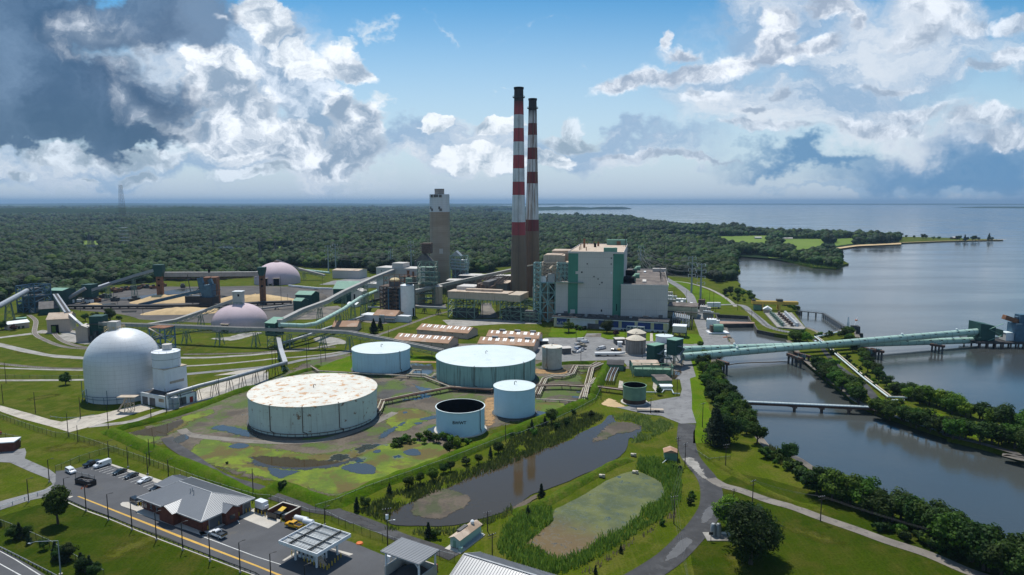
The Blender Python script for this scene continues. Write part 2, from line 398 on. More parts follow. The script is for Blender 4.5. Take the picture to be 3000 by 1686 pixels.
w.cycles.sampling_method='MANUAL'; w.cycles.sample_map_resolution=512
# ---------------------------------------------------------------- materials of the setting
def grassmat(name,a,b,c,dry=.3,s=1.0):
    m,n,bs,co=newmat(name)
    f=n.noise(co,.018*s,6,.62); g=n.noise(co,.12*s,5,.65); h=n.noise(co,1.6,3,.6)
    k=n.mix(n.ss(f,.35,.65),a,b); k=n.mix(n.ss(g,.42,.66,0,min(1,dry*1.6)),k,c)
    k=n.mix(n.ss(h,.3,.75,0,.5),k,tuple(x*.4 for x in a))
    # mowing / wheel streaks
    st=n.noise(n.mapping(co,(.9,.05,1),(0,0,R(35))),1.0,3,.6); k=n.mix(n.ss(st,.5,.72,0,.22),k,tuple(x*1.25 for x in c))
    n.put(bs.inputs['Base Color'],k); bs.inputs['Roughness'].default_value=.9; bs.inputs['Specular IOR Level'].default_value=.03
    n.put(bs.inputs['Normal'],n.bump(n.math('ADD',h,n.math('MULTIPLY',g,2.)),.5,.5)); return m
grassmat('grass',(.052,.080,.0035),(.082,.115,.005),(.12,.118,.022),.5)
grassmat('grass_fore_shaded',(.022,.046,.001),(.042,.068,.002),(.075,.074,.012),.45)  # foreground grass; vignette-like shade is put into its colour
grassmat('grass_bright',(.072,.140,.003),(.105,.180,.005),(.14,.165,.018),.35)
grassmat('berm_grass',(.038,.090,.002),(.070,.135,.004),(.11,.135,.018),.4,2)
grassmat('marsh_grass',(.045,.09,.005),(.075,.12,.009),(.14,.13,.03),.35,3)
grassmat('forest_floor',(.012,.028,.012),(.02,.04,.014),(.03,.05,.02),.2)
grassmat('field',(.12,.20,.03),(.16,.24,.04),(.22,.24,.10),.3,.6)
def wetland(name,cols,wet):
    m,n,bs,co=newmat(name)
    f=n.noise(co,.045,7,.66); g=n.noise(n.mapping(co,(1,1,1),(0,0,0),(31,7,0)),.06,7,.68,.4); h=n.noise(co,.9,4,.6); q=n.noise(n.mapping(co,(1,1,1),(0,0,0),(5,77,0)),.03,6,.6)
    k=n.mix(n.ss(f,.42,.56),cols[0],cols[1]); k=n.mix(n.ss(g,.46,.58,0,.95),k,cols[2]); k=n.mix(n.ss(h,.4,.75,0,.45),k,tuple(x*.45 for x in cols[0]))
    wf=n.ss(q,wet,wet+.03)
    k=n.mix(wf,k,(.03,.035,.03)); n.put(bs.inputs['Base Color'],k)
    n.put(bs.inputs['Roughness'],n.math('SUBTRACT',.92,n.math('MULTIPLY',wf,.86))); n.put(bs.inputs['Normal'],n.bump(n.math('MULTIPLY',h,n.math('SUBTRACT',1.,wf)),.5,.3)); return m
wetland('farm_dirt',((.070,.055,.040),(.125,.10,.072),(.060,.105,.004)),.62)
wetland('farm_dark',((.045,.043,.04),(.07,.066,.06),(.065,.11,.004)),.63)
wetland('moss',((.15,.205,.002),(.075,.125,.003),(.10,.07,.015)),.60)
wetland('mud',((.07,.055,.04),(.11,.085,.06),(.05,.06,.02)),.60)
mat('asphalt',(.20,.20,.20),.9,var=.12,scale=.12,blot=((.14,.14,.142),.5,.25),nscale=3)
mat('asphalt_new',(.075,.077,.083),.88,var=.14,scale=.1,blot=((.09,.088,.085),.25,.12),nscale=3)
mat('asphalt_wet',(.036,.036,.038),.8,var=.3,scale=.25,blot=((.06,.06,.062),.45,.12),nscale=2)
mat('old_concrete',(.43,.39,.33),.9,var=.12,scale=.15,blot=((.30,.27,.22),.45,.18),lines=[('x',6,.03,.5)],nscale=2)
mat('concrete',(.46,.43,.38),.85,var=.1,scale=.2,nscale=2)
mat('gravel',(.30,.285,.26),.95,var=.2,scale=.2,blot=((.20,.19,.17),.5,.12),nscale=3)
mat('yard_dirt',(.17,.15,.125),.95,var=.25,scale=.06,blot=((.075,.07,.066),.6,.05),nscale=1.5)
mat('coal_ground',(.075,.068,.064),.9,var=.3,scale=.05,blot=((.10,.085,.07),.45,.04),nscale=1)
mat('sand',(.50,.36,.19),.95,var=.12,scale=.15,nscale=1,bump=.4)
mat('orange_dirt',(.33,.20,.09),.95,var=.2,scale=.2,blot=((.12,.09,.06),.4,.3))
mat('line_yellow',(.55,.33,.06),.8,var=.1); mat('line_white',(.55,.55,.53),.8,var=.15)
mat('rail_steel',(.16,.12,.09),.6,.4,var=.2)
# water
def watermat(name,deep,rough,bs1,st):
    m,n,b,co=newmat(name)
    cam_=n.mapping(co,(1,1,1))
    a=n.noise(n.mapping(co,(.55,1.3,1),(0,0,R(20))),bs1,4,.6); c=n.noise(n.mapping(co,(.25,1,1),(0,0,R(8))),.012,4,.6)
    k=n.mix(n.ss(n.noise(co,.004,3),.3,.7),deep,tuple(x*1.35 for x in deep)); n.put(b.inputs['Base Color'],k)
    n.put(b.inputs['Roughness'],n.ss(c,.35,.65,rough*.6,rough*1.5)); b.inputs['Specular IOR Level'].default_value=.6; b.inputs['IOR'].default_value=1.5 if name=='river' else 1.4
    n.put(b.inputs['Normal'],n.bump(n.math('ADD',a,n.math('MULTIPLY',n.noise(co,.15,3),1.2)),st,.12)); return m
watermat('river',(.050,.056,.054),.13,.9,.26)
mat('dirt_road',(.20,.18,.155),.95,var=.2,scale=.15,blot=((.13,.12,.105),.5,.3),nscale=2)
mat('asphalt_mid',(.085,.086,.09),.7,var=.2,scale=.2,nscale=2)
watermat('pond',(.05,.037,.02),.03,1.5,.02)
watermat('puddle_m',(.05,.052,.05),.06,1.5,.08)
# ---------------------------------------------------------------- land outlines
WZ=-2.5
def Lw(t,*a): return L(t,*a,z=WZ)
bank_w=([Vector((150,-60,0)),Vector((128,30,0)),Vector((118,110,0))]+Lw('c4',2570,1400,2370,1300,2100,1150,1750,950,1400,850,1200,780,900,640,480,455,270,320,0,220)
  +Lw('b3',2420,1345,2300,1200,2210,1080,2130,930,2080,800,2030,640)+Lw('b3',2100,540,2215,462,2190,410)
  +Lw('r',1010,690,960,556)+L('r',915,480,880,440,845,352,1255,375,1290,440,1325,480)+Lw('r',1370,585,1560,630,1745,660))
bank_e=(Lw('b4',200,440,330,600,430,690,600,835,760,950,880,1060,1040,1140,1240,1210,1500,1300,1800,1400)
  +Lw('c4',1800,95,2150,180,2400,250,2576,310,2900,420)+[Vector((330,120,0)),Vector((420,90,0)),Vector((420,160,0))]
  +Lw('b4',2900,1420,2576,1330,2250,1220,1900,1080,1500,985,1200,850,1080,740,990,640,920,480,890,370,860,310,780,322,560,372,480,345,400,312)
  +Lw('r',1975,555,1830,352,1900,335,1910,292,1790,250,1600,222,1420,205,1340,170,1290,105,1120,20))
coast=(Lw('a3',2300,1165,2240,1110,2225,1060,2300,1030,2280,1000,2250,950,2270,895,2300,865,2450,862,2576,882)
  +Lw('a4',150,908,450,985,680,1002,760,962,812,952,720,900,640,820,700,786,900,757,1300,738,1700,722,2100,712,2365,706,2100,697,1900,689,1500,678,1200,672,900,663,500,655,0,642)
  +Lw('a3',2300,596,1860,588,1500,550,1300,527,1150,488,270,476)+Lw('a2',2576,468,2400,452,2270,440,2290,418,2370,402,2576,404)
  +Lw('a3',300,401,700,393,780,389,760,381,300,378)+Lw('a2',2500,374,2300,368,1990,362,1960,352))
far=[G('o',1300,600.6),Vector((-5000,60000,0)),Vector((-90000,60000,0)),Vector((-90000,-2500,0)),Vector((150,-2500,0))]
main=bank_w+bank_e+coast+far
_m=[tuple(p[:2]) for p in main]
# triangulate: one land sheet with a steep skirt at the water's edge
sheet('ground',_m,'grass',0,skirt=6)
o=MB(); o.quad((-120000,-3000,WZ),(120000,-3000,WZ),(120000,110000,WZ),(-120000,110000,WZ)); struct(o.obj('water','river'))
isl=Lw('a3',815,388,900,391,1050,391,1160,388,1180,383,1100,379,900,379)
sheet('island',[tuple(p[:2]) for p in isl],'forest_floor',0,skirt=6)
# far shore and forested hills on the horizon
def hill(name,pts,h,wd,m,seed,rough=.5):
    """long ridge along pts (world xy); solid back and front"""
    P=cat_rom(pts,False,14); n_=len(P); b=MB(); K=6
    for i,p in enumerate(P):
        t=i/(n_-1); e=min(1,t*6,(1-t)*6); hh=h*(.72+rough*mnoise.fractal(Vector((i*.13,seed,0)),1,2,5))*(e**.5)
        d=(P[min(i+1,n_-1)]-P[max(i-1,0)]); d.z=0; d.normalize(); s=Vector((-d.y,d.x,0))
        for k in range(K+1):
            a=math.pi*k/K; b.v.append((p.x+s.x*math.cos(a)*wd,p.y+s.y*math.cos(a)*wd,-3+hh*math.sin(a)**.8+(mnoise.noise(Vector((i*.9,k*3.,seed)))*h*.06 if 0<k<K else 0)))
    for i in range(n_-1):
        for k in range(K):
            j=i*(K+1)+k; b.f.append((j,j+1,j+K+2,j+K+1)); b.mi.append(0)
    return struct(b.obj(name,m,smooth=True))
grassmat('far_woods',(.010,.026,.010),(.022,.044,.014),(.035,.06,.02),.4,2)
hill('hill',[(-26000,16000),(-15000,20000),(-6000,21000),(-500,22000),(1200,22500)],64,1500,'far_woods',1)
hill('hill',[(-16000,9000),(-9000,12500),(-4000,13500),(-1500,14500),(200,15000)],46,900,'far_woods',4)
hill('hill',[(-6500,3800),(-4200,4500),(-2700,4700),(-1850,4650),(-1500,4600)],78,330,'far_woods',7,.25)
hill('hill',[(-2500,7800),(-1500,8300),(-300,8600),(500,8200)],34,500,'far_woods',9)
hill('hill',[(-1500,24000),(6000,25000),(14000,23000),(24000,17000)],52,900,'far_woods',12,.3)
hill('hill',[(7600,11800),(9500,10300),(12000,8200)],30,500,'far_woods',15)
hill('hill',[tuple(G('a2',2330,392)[:2]),tuple(G('a2',2576,394)[:2]),tuple(G('a3',300,392)[:2]),tuple(G('a3',560,390)[:2]),tuple(G('a3',790,387)[:2])],48,170,'far_woods',17,.2)
hill('hill',[tuple(G('a3',815,386)[:2]),tuple(G('a3',960,387)[:2]),tuple(G('a3',1150,385)[:2])],42,110,'far_woods',19,.2)
# ---------------------------------------------------------------- fields and lawns laid over the ground
def S(name,t,pts,m,z,amp=0,step=2.,smooth=False,kind='structure'):
    P=L(t,*pts)
    if smooth:
        sz=max(max(p.x for p in P)-min(p.x for p in P),max(p.y for p in P)-min(p.y for p in P)); A=max(.7,min(7 if sz>150 else 3.2,sz*.09)); return softsheet(name,P,m,z,A,min(.5,1.1/A),None,kind)
    return sheet(name,[tuple(p[:2]) for p in P],m,z,kind,amp,step,smooth)
FIELDS=[('a1',(803,708,1017,708,1017,765,840,775,815,740)),('a3',(1000,612,1600,612,2040,622,2060,655,1600,650,1180,628)),('a3',(2040,690,2080,665,2576,655,2576,740,2330,735,2100,715,2050,708)),
 ('a4',(0,690,540,690,560,735,480,785,290,800,230,745,0,708)),('a4',(650,690,860,680,880,735,680,762)),('a1',(480,1060,700,1035,920,1020,900,1055,640,1075)),('a2',(90,770,240,765,410,800,420,825,150,820,90,790)),('a4',(0,870,140,880,0,880))]
for i,(t,p) in enumerate(FIELDS): S('field',t,p,'field' if i!=5 else 'yard_dirt',.35,4,12)
S('grass_field','c1',(0,1176,0,930,300,1040,500,1160,1100,1443,1900,1700,2700,1900,2700,1800,2576,1440,2300,1340,860,790,650,690,10,850),'grass_fore_shaded',.02) if False else None
# foreground slope and right hand lawns
S('lawn','c4',(-760,1500,-750,900,-600,560,-300,420,0,480,300,560,1000,780,2000,1200,2576,1460,2576,1700,0,1800),'grass_fore_shaded',.02,1.2,4)
S('lawn','o',(0,1190,150,1130,330,1290,0,1420),'grass_fore_shaded',.02) if False else None
sheet('lawn',[tuple(p[:2]) for p in L('c1',-300,930,-300,2200,2600,2200,2600,1500,2400,1400,1400,1020,860,790,600,672,10,850)],'grass_fore_shaded',.02)
# ---------------------------------------------------------------- roads, yards, tracks
S('road','b1',(0,430,200,478,500,545,892,575,892,600,560,580,250,530,0,470,-400,400,-400,360),'gravel',.06,.3,3)
S('road','b1',(-400,345,0,370,310,330,330,345,0,385,-400,365),'gravel',.06)
ribbon('road',L('b1',-300,808,0,808,500,806,900,802,1200,800),3.6,'gravel',.06)
ribbon('road',L('b1',1780,580,2100,578,2400,560,2576,548)+L('b2',300,515,500,500,800,440),4.5,'gravel',.06)
ribbon('road',L('b1',-300,680,0,683,500,700,900,706),2.6,'gravel',.06)
ribbon('road',L('b1',1850,665,2200,645,2576,610)+L('b2',180,590,450,570,700,545,980,500),3,'gravel',.06)
ribbon('road',L('b1',1850,748,2200,715,2576,682)+L('b2',250,650,480,600,760,560,980,515,1300,460),5,'asphalt',.07)
S('road','b1',(2150,760,2400,710,2576,690,2700,680,2650,745,2480,800,2300,890,2050,990,1900,1040,1860,1000,2000,900,2200,840,2400,745),'old_concrete',.08)
S('road','b1',(1900,1040,2050,990,2300,890,2480,800,2700,720,2700,810,2500,880,2450,900,2200,975,1980,1030,1700,1120,1640,1110),'gravel',.07)
ribbon('road',L('b1',900,1270,1300,1225,1600,1130,1900,1040,2200,960),4,'gravel',.075)
S('road','b1',(-300,940,0,1060,330,1150,510,1205,620,1225,800,1180,1000,1150,1200,1100,1420,1045,1560,1085,1300,1160,1000,1250,700,1330,500,1270,200,1190,0,1120,-300,1010),'old_concrete',.085)
# tank farm floor
farm=L('b1',1200,1390,1560,1330,1750,1150,2000,1040,2576,860)+L('b2',300,790,650,700,960,560,1000,750,1600,560,1830,560)+L('b3',240,620,800,690,740,900,960,650,720,1040,400,1180,0,1300)+L('b2',2300,1420,1950,1480)+L('c2',1900,300,1300,500,820,640,300,520,0,440)+L('c1',2576,570,2200,440,1900,330,1700,130)
S('tank_farm_floor','b1',(1200,1390,1480,1290,1750,1160,2000,1050,2576,880,3226,560,3576,540,3700,470,4150,600,4420,700,5400,600,5700,620,5960,680,5850,760,5880,960,5780,1020,5400,1150,4700,1400,4450,1580,3700,1950,3390,1985,3000,1900,2500,1780,2200,1700,1900,1560,1650,1440),'farm_dirt',.05,1.5,5,True)
S('moss_flat','c2',(-700,260,-500,60,-300,110,0,140,300,190,700,230,1000,160,1400,110,1700,100,2000,180,1900,260,1500,400,1200,520,820,625,500,570,150,480,-200,390,-450,330),'moss',.09,2.5,3,True)
S('moss_flat','b1',(1240,1390,1400,1310,1600,1310,1800,1190,2100,1100,2150,1140,1900,1230,1850,1280,1650,1370,1500,1443,1350,1420),'moss',.09,1.6,2,True)
S('moss_flat','b2',(1300,1180,1500,1100,1640,1100,1780,1180,1600,1260,1500,1320,1380,1300),'moss',.09,1.6,2,True)
S('moss_flat','b3',(250,1040,480,1030,560,1080,420,1130,250,1110),'moss',.09,1,2,True)
S('dirt_flat','b2',(1215,840,1400,820,1560,870,1800,900,1850,920,1700,970,1500,990,1300,1000,1200,960),'farm_dark',.08,1,2,True)
S('dirt_flat','b2',(2300,1010,2400,990,2400,1150,2390,1230,2310,1250),'orange_dirt',.08,1,2,True)
S('dirt_flat','b3',(240,690,300,700,400,705,520,690,560,720,500,745,350,740,240,735),'orange_dirt',.08,.8,2,True)
ribbon('dirt_track',L('b2',-750,1300,-650,1360,-300,1400,100,1430,600,1420,900,1350,1200,1230,1400,1130),4,'dirt_road',.11)
ribbon('dirt_track',L('c1',1680,60,1750,140,1900,240,2100,380,2300,480,2576,560)+L('c2',100,620,300,690,540,770,860,830,1200,950,1440,1060,1800,1180,2000,1260),4.6,'asphalt_wet',.12)
S('dirt_track','c2',(700,790,820,770,900,800,1050,870,1200,940,1100,950,850,890),'asphalt_wet',.13,.6,2,True)
for t,p in [('b2',(1560,640,1700,650,1770,650,1770,740,1620,760,1550,720)),('b2',(1570,835,1640,870,1780,900,1770,930,1660,915,1600,870)),('b2',(1250,1370,1300,1320,1430,1260,1500,1200,1500,1230,1420,1290,1300,1380,1240,1400)),
   ('b2',(1480,1125,1520,1125,1520,1140,1480,1142)),('b2',(1590,1240,1640,1230,1680,1240,1620,1255)),('b2',(1730,1300,1812,1270,1812,1320,1760,1340,1720,1325)),('b2',(1640,1200,1810,1160,1812,1190,1700,1210)),
   ('c2',(120,360,280,385,440,400,330,440,240,470,150,420)),('c2',(860,355,980,320,1100,320,1200,350,1190,420,1050,425,900,390)),('c2',(1480,200,1600,170,1660,230,1540,240)),('c2',(1190,190,1260,180,1240,215,1180,210)),
   ('c1',(2300,150,2400,115,2500,130,2480,160,2380,170)),('b1',(1750,1400,1850,1350,1900,1390,1800,1443)),('b1',(2130,1290,2250,1260,2500,1320,2600,1380,2450,1370,2250,1320)),
   ('b3',(240,1120,380,1130,480,1100,500,1120,400,1160,260,1180)),('b3',(650,918,700,925,690,940,650,935)),('b3',(620,965,700,975,690,990,600,980))]:
    S('puddle',t,p,'puddle_m',.13,.5,1.2,True)
S('pond_water','c2',(-30,250,300,260,700,290,900,300,1000,250,1060,235,1000,290,850,340,700,370,450,385,300,375,0,340),'pond',.125,1,1.5,True)
S('pond_water','b1',(1320,1340,1500,1290,1700,1240,1780,1200,1850,1200,1830,1250,1700,1330,1690,1370,1500,1370),'pond',.125,1,1.5,True)
S('pond_water','b3',(1590,730,1640,715,1700,712,1700,740,1660,780,1610,800),'pond',.165,.3,1,True)
# the long brown pond
pond1=L('c2',1340,920,1360,830,1500,740,1800,620,2100,480,2400,330)+L('b3',500,1440,700,1340,870,1260,960,1170,1030,1170,1060,1230,1300,1270,1240,1400)+L('c3',1190,70,1120,230,900,360,720,430,430,560,200,640,0,780)+L('c2',2400,850,2150,910,1900,950,1700,955,1480,950)
o=sheet('pond_water',[tuple(p[:2]) for p in pond1],'pond',.20,'structure',1.,2.5,True)
S('mudflat','c2',(1570,830,1580,740,1700,640,1850,580,2000,600,2100,640,2160,680,2100,760,1980,820,1880,880,1780,885,1650,860),'mud',.26,1.2,2,True)
S('mudflat','b3',(900,1330,950,1270,1050,1230,1200,1240,1300,1280,1200,1330,1060,1350,950,1400,800,1440,850,1380),'mud',.26,1.2,2,True)
S('mudflat','c3',(0,770,120,700,230,640,260,650,220,690,60,780),'mud',.27,.8,1.5,True)
# algae pond
m,n_,bs,co=newmat('algae')
f=n_.noise(co,.09,6,.62,.5); g=n_.noise(co,.55,6,.72,1.0); ys=n_.xyz(co)
c=n_.mix(n_.ss(f,.38,.62),(.045,.065,.02),(.095,.11,.022))
rx=n_.math('SUBTRACT',n_.math('ADD',ys[1],n_.math('MULTIPLY',ys[0],.55)),G('c3',430,1040).y+.55*G('c3',430,1040).x)
c=n_.mix(n_.ss(n_.math('ADD',rx,n_.math('MULTIPLY',f,12)),2,24,.9,0),c,(.11,.065,.018))
c=n_.mix(n_.ss(g,.56,.66,0,.85),c,(.045,.06,.06))
n_.put(bs.inputs['Base Color'],c); n_.put(bs.inputs['Roughness'],n_.ss(g,.5,.66,.8,.2)); n_.put(bs.inputs['Normal'],n_.bump(g,.2,.1))
pond2=L('c3',1230,400,1400,460,1500,520,1535,620,1500,700,1330,790,1250,880,1130,980,900,1090,740,1190,560,1290,420,1270,300,1190,150,1120,280,1020,410,900,430,790,600,700,800,590,980,480)
sheet('pond_water',[tuple(p[:2]) for p in pond2],'algae',.20,'structure',.5,1.5,True)
# roads right of the ponds
ribbon('road',L('c3',1760,-80,1750,60,1780,220,1850,330,1950,450,2000,560,2010,680,1990,790,1900,940,1780,1080,1600,1260,1400,1400,1200,1520,1000,1640),7.2,'asphalt_wet',.10)
S('road','c3',(1720,270,1790,260,1850,290,1950,450,1930,475,1850,410,1760,320),'gravel',.13,.3,1,True)
S('road','c3',(1960,760,2055,765,2020,850,1940,920,1900,890),'asphalt_mid',.13,.3,1,True)
S('road','c3',(1720,1070,1815,1100,1700,1240,1540,1300,1600,1190),'asphalt_mid',.13,.3,1,True)
ribbon('road',L('c3',2000,470,2120,540,2300,590,2576,690)+L('c4',250,760,520,860,900,990,1200,1100,1600,1230,2000,1400,2300,1500),4.2,'dirt_road',.11)
S('verge','c3',(1190,1443,1450,1280,1700,1060,1850,930,1890,900,1870,960,1740,1100,1540,1270,1300,1430,1240,1470),'yard_dirt',.09,.8,1.5)
S('road','b3',(1740,600,1800,600,1850,770,1790,790,1810,960,1810,1100,1855,1240,1700,1245,1500,1165,1350,1150,1050,1080,1180,1070,1350,1030,1500,1000,1690,970,1710,900,1690,800,1600,790,1700,700),'asphalt',.12)
S('road','b3',(905,1040,985,990,1080,1040,1180,1090,1100,1090,920,1060),'sand',.10,.6,1.5,True)
# plant roads and yards
S('yard','b3',(230,540,240,470,300,380,600,380,720,370,760,340,890,340,890,370,1000,395,1150,400,1150,560,1380,560,1380,610,1720,620,1740,600,1820,600,1800,590,1750,520,1900,470,2000,470,2215,462,2150,300,2000,330,1985,300,1870,70,1830,0,1810,-20,1870,-20,1890,60,1930,220,2000,330,2150,340,2215,462,1720,475,1720,440,1880,440,1925,420,1890,350,1830,320,1740,345,1620,350,1620,400,1450,560,1000,600,500,610),'asphalt',.06) if False else None
S('yard','b3',(230,545,250,440,330,380,730,372,750,335,895,335,895,372,960,395,1150,402,1620,400,1720,440,2215,464,2150,352,2000,350,1900,352,1700,600,1720,700,1200,700,1100,600,500,620,230,600),'asphalt',.06)
S('yard','b3',(1110,680,1300,640,1500,640,1720,600,1800,640,1760,700,1700,720,1600,730,1480,740,1200,700),'yard_dirt',.09,.6,2,True)
ribbon('road',L('a3',1500,1060,1600,1120,1700,1180,1780,1250,1810,1320,1830,1400)+L('b3',1850,60,1890,200,1930,300,1960,420,1830,480,1760,600),9,'asphalt',.075)
ribbon('road',L('b3',1850,50,2050,48,2300,50,2400,120,2500,200,2576,262)+L('b4',120,305,300,335,420,370),6,'asphalt',.08)
ribbon('road',L('a3',1560,1110,1760,1130,1950,1180,2100,1250,2200,1320,2250,1370),3.5,'gravel',.07)
S('lawn','b3',(400,285,550,290,760,300,740,340,700,378,560,382,400,372,365,360),'grass_bright',.10)
S('lawn','b3',(895,330,1150,320,1400,330,1620,330,1620,400,1450,415,1150,402,1000,396,890,372),'grass_bright',.10)
S('lawn','b3',(1720,440,1710,400,1740,345,1820,340,1880,350,1905,375,1925,415,1880,440),'grass_bright',.11,0,1,False)
S('lawn','b3',(1390,335,1415,335,1420,415,1388,415),'old_concrete',.13)
S('lawn','b3',(1800,590,1885,580,1910,700,1945,900,1950,1000,2040,1250,2030,1443,1820,1443,1855,1240,1805,1090,1812,960,1790,790,1850,770),'grass_bright',.10,.6,2)
S('lawn','a3',(1565,1100,1700,1110,1900,1180,2100,1260,2230,1345,2150,1350,1840,1345,1780,1220,1680,1170,1565,1180),'grass_bright',.055,.8,3)
S('lawn','b3',(745,360,900,335,895,372,745,372),'yard_dirt',.12)
# rail bed with tracks
def track(pts,z,label):
    t=E('railway_track',label,'railway track',(pts[0].x,pts[0].y,0)); o=Vector((pts[0].x,pts[0].y,0)); P=[p-o for p in pts]
    bed=ribbon('ballast',P,3.4,'gravel',z,kind=None,parent=t)
    for s in (-.75,.75):
        Q=cat_rom(P,False,6); b=MB(); q=[]
        for i,p in enumerate(Q):
            d=Q[min(i+1,len(Q)-1)]-Q[max(i-1,0)]; d.z=0; d.normalize(); q.append(p+Vector((-d.y*s,d.x*s,z+.12)))
        for i in range(len(q)-1): b.bar(q[i],q[i+1],.16)
        b.obj('rail','rail_steel',t)
    Q=cat_rom(P,False,6); b=MB()
    for i in range(len(Q)-1):
        d=Q[i+1]-Q[i]; k=max(1,int(d.length/1.4)); dn=d.normalized(); s=Vector((-dn.y,dn.x,0))
        for j in range(k):
            p=Q[i].lerp(Q[i+1],j/k)+Vector((0,0,z+.03)); b.bar(p-s*1.3,p+s*1.3,.26,.08)
    k0=len(bed.data.polygons); vs=[tuple(v.co) for v in bed.data.vertices]; fs=[tuple(p.vertices) for p in bed.data.polygons]; o_=len(vs)
    me=bpy.data.meshes.new('ballast'); me.from_pydata(vs+b.v,[],fs+[tuple(i+o_ for i in f) for f in b.f]); me.materials.append(MT['gravel']); me.materials.append(MT['rail_steel']); me.polygons.foreach_set('material_index',[0]*k0+[1]*len(b.f)); bed.data=me
track(L('b1',290,150,360,210,350,330,450,400,650,470,950,495,1400,520),.1,'curved railway track passing left of the beige gabled shed')
track(L('b1',540,325,600,390,700,440,850,475,1000,485),.14,'short railway spur running out of the beige gabled shed')
track(L('b1',-300,600,0,640,300,670,600,688,900,686),.1,'railway track crossing the lawn left of the silver dome')
track(L('b2',1200,360,1500,255,1800,150,2000,100),.1,'railway track running diagonally behind the tan warehouses')
track(L('b1',1850,545,2200,540,2576,530)+L('b2',300,500,600,480,800,470),.12,'railway track behind the silver dome beside the gravel road')
# coal yard behind
S('coal_yard','a1',(640,1320,1000,1270,1200,1215,1600,1170,2150,1170,2576,1160,3326,1180,3376,1250,3226,1340,3326,1400,3000,1500,2600,1560,1400,1500,1200,1443,700,1400),'coal_ground',.05,3,12)
S('puddle','a1',(1150,1290,1500,1250,1800,1190,2030,1180,2020,1210,1700,1260,1400,1300),'puddle_m',.08,2,6)
S('puddle','a1',(1000,1345,1160,1335,1180,1355,1020,1365),'puddle_m',.08,1,4)
S('puddle','b1',(1215,108,1370,105,1375,122,1225,128),'puddle_m',.09,1,3)
S('puddle','a1',(2150,1260,2220,1250,2200,1270,2160,1275),'puddle_m',.09,1,3)
S('yard','a2',(380,1443,500,1400,700,1370,830,1360,900,1400,800,1470,560,1500,300,1500),'yard_dirt',.06,2,6)
S('yard','a2',(780,1110,1100,1070,1230,1090,1220,1180,1000,1190,780,1150,640,1150),'asphalt',.055,2,6)
S('yard','b1',(600,1290-940,640,300,860,330,900,440,760,430,600,395,540,345,350,330,440,300),'gravel',.07,.8,3,True)
S('yard','b1',(2120,385,2300,370,2450,330,2576,325,2640,330,2500,370,2350,405,2200,400),'gravel',.07,.8,3,True)
S('yard','b2',(600,375,740,370,880,400,900,440,760,440,620,420,580,390),'gravel',.07,.6,3,True)
S('yard','b2',(1000,200,1130,170,1300,190,1400,200,1300,240,1150,230),'yard_dirt',.07,.6,3,True)
S('yard','q',(2060,870,2220,870,2240,950,2360,1120,1940,1140,2020,1080),'yard_dirt',.07)
S('yard','q',(920,880,1440,890,1440,940,920,930),'yard_dirt',.07)
S('yard','b3',(-700,200,-100,190,300,225,300,240,-100,240,-400,260,-600,290),'gravel',.07,.5,3)
S('yard','b2',(1900,470,2000,440,2250,440,2230,480,2000,490),'yard_dirt',.07,.6,3)
S('dirt_flat','b3',(1080,810,1120,820,1110,910,1065,905),'old_concrete',.09)
S('dirt_flat','b3',(1430,780,1465,810,1450,930,1415,880),'old_concrete',.09)
# gas depot apron, road and car park
apron=L('c1',150,700,540,580,620,480,560,380,650,410,850,345,1100,325,1640,520,2576,780)+L('c2',0,760,240,890,600,960,960,1130,1300,1250,1850,1500,1850,2200,-750,2200)+L('c1',2560,1440,1700,1090,860,780,620,670,500,610)
S('car_park','c1',(560,395,700,385,850,348,1100,325,1640,520,2100,650,2576,780,2816,900,3536,1110,3876,1250,4400,1500,4400,2300,3600,2300,2600,1560,2550,1430,1700,1075,860,770,620,665,510,600,560,500),'asphalt_new',.10)
S('road','c1',(-300,180,0,205,250,165,265,205,250,270,500,380,620,470,560,620,500,650,300,690,0,790,-300,880,-300,760,0,700,300,620,450,580,530,530,500,480,300,400,100,310,-300,290),'asphalt',.085,0,2)
S('road_line','c1',(775,652,800,650,1800,1040,2576,1340,3326,1640,3310,1660,2576,1357,1790,1058),'line_yellow',.115)
S('road_line','c1',(2030,1050,2050,1055,2576,1255,2826,1335,2826,1341,2576,1262,2040,1060),'line_white',.115)
S('kerb','c1',(1100,325,1115,322,1650,510,1640,522),'concrete',.16)
S('pavement','c1',(1095,330,1115,322,1655,500,1600,525),'concrete',.14)
for k in range(13):
    t=k/12; a=(840+(1610-840)*t, 362+(600-362)*t) if False else None
for (x0,y0,x1,y1) in [(835,360,880,345),(880,367,950,345),(918,380,980,362),(955,391,1090,350),(995,403,1125,362),(1033,415,1160,374),(1072,427,1195,392),(1113,440,1240,400),(1150,452,1280,412),(1190,466,1320,425),(1230,480,1385,432),(1270,495,1395,450),(1312,510,1440,468),(1355,525,1480,480),(1398,540,1530,500),(1440,556,1570,510),(1482,573,1610,530),(1520,590,1570,575)]:
    ribbon('parking_line',L('c1',x0,y0,x1,y1),.2,'line_white',.12,smooth=False)
S('pavement','c1',(1210,730,1235,712,1290,710,1430,760,1430,800,1380,805,1220,750),'concrete',.22)
S('pavement','c1',(1370,800,1430,770,2040,1000,2100,1040,2020,1045,1380,825),'concrete',.2)
S('pavement','c1',(2020,1045,2000,1010,2090,1000,2300,900,2390,870,2400,880,2310,915,2100,1030),'concrete',.2)
S('apron','c1',(2400,860,2516,800,2576,760,2816,905,2700,975,2576,930),'concrete',.125)
S('apron','c2',(0,760,60,750,250,890,240,905,125,972,0,925),'concrete',.13)
S('apron','c2',(260,1300,370,1245,420,1200,700,1140,770,1175,980,1235,960,1250,800,1210,740,1280,620,1430,480,1380),'concrete',.13) if False else None
S('apron','c2',(262,1298,410,1203,425,1222,285,1302),'concrete',.13)
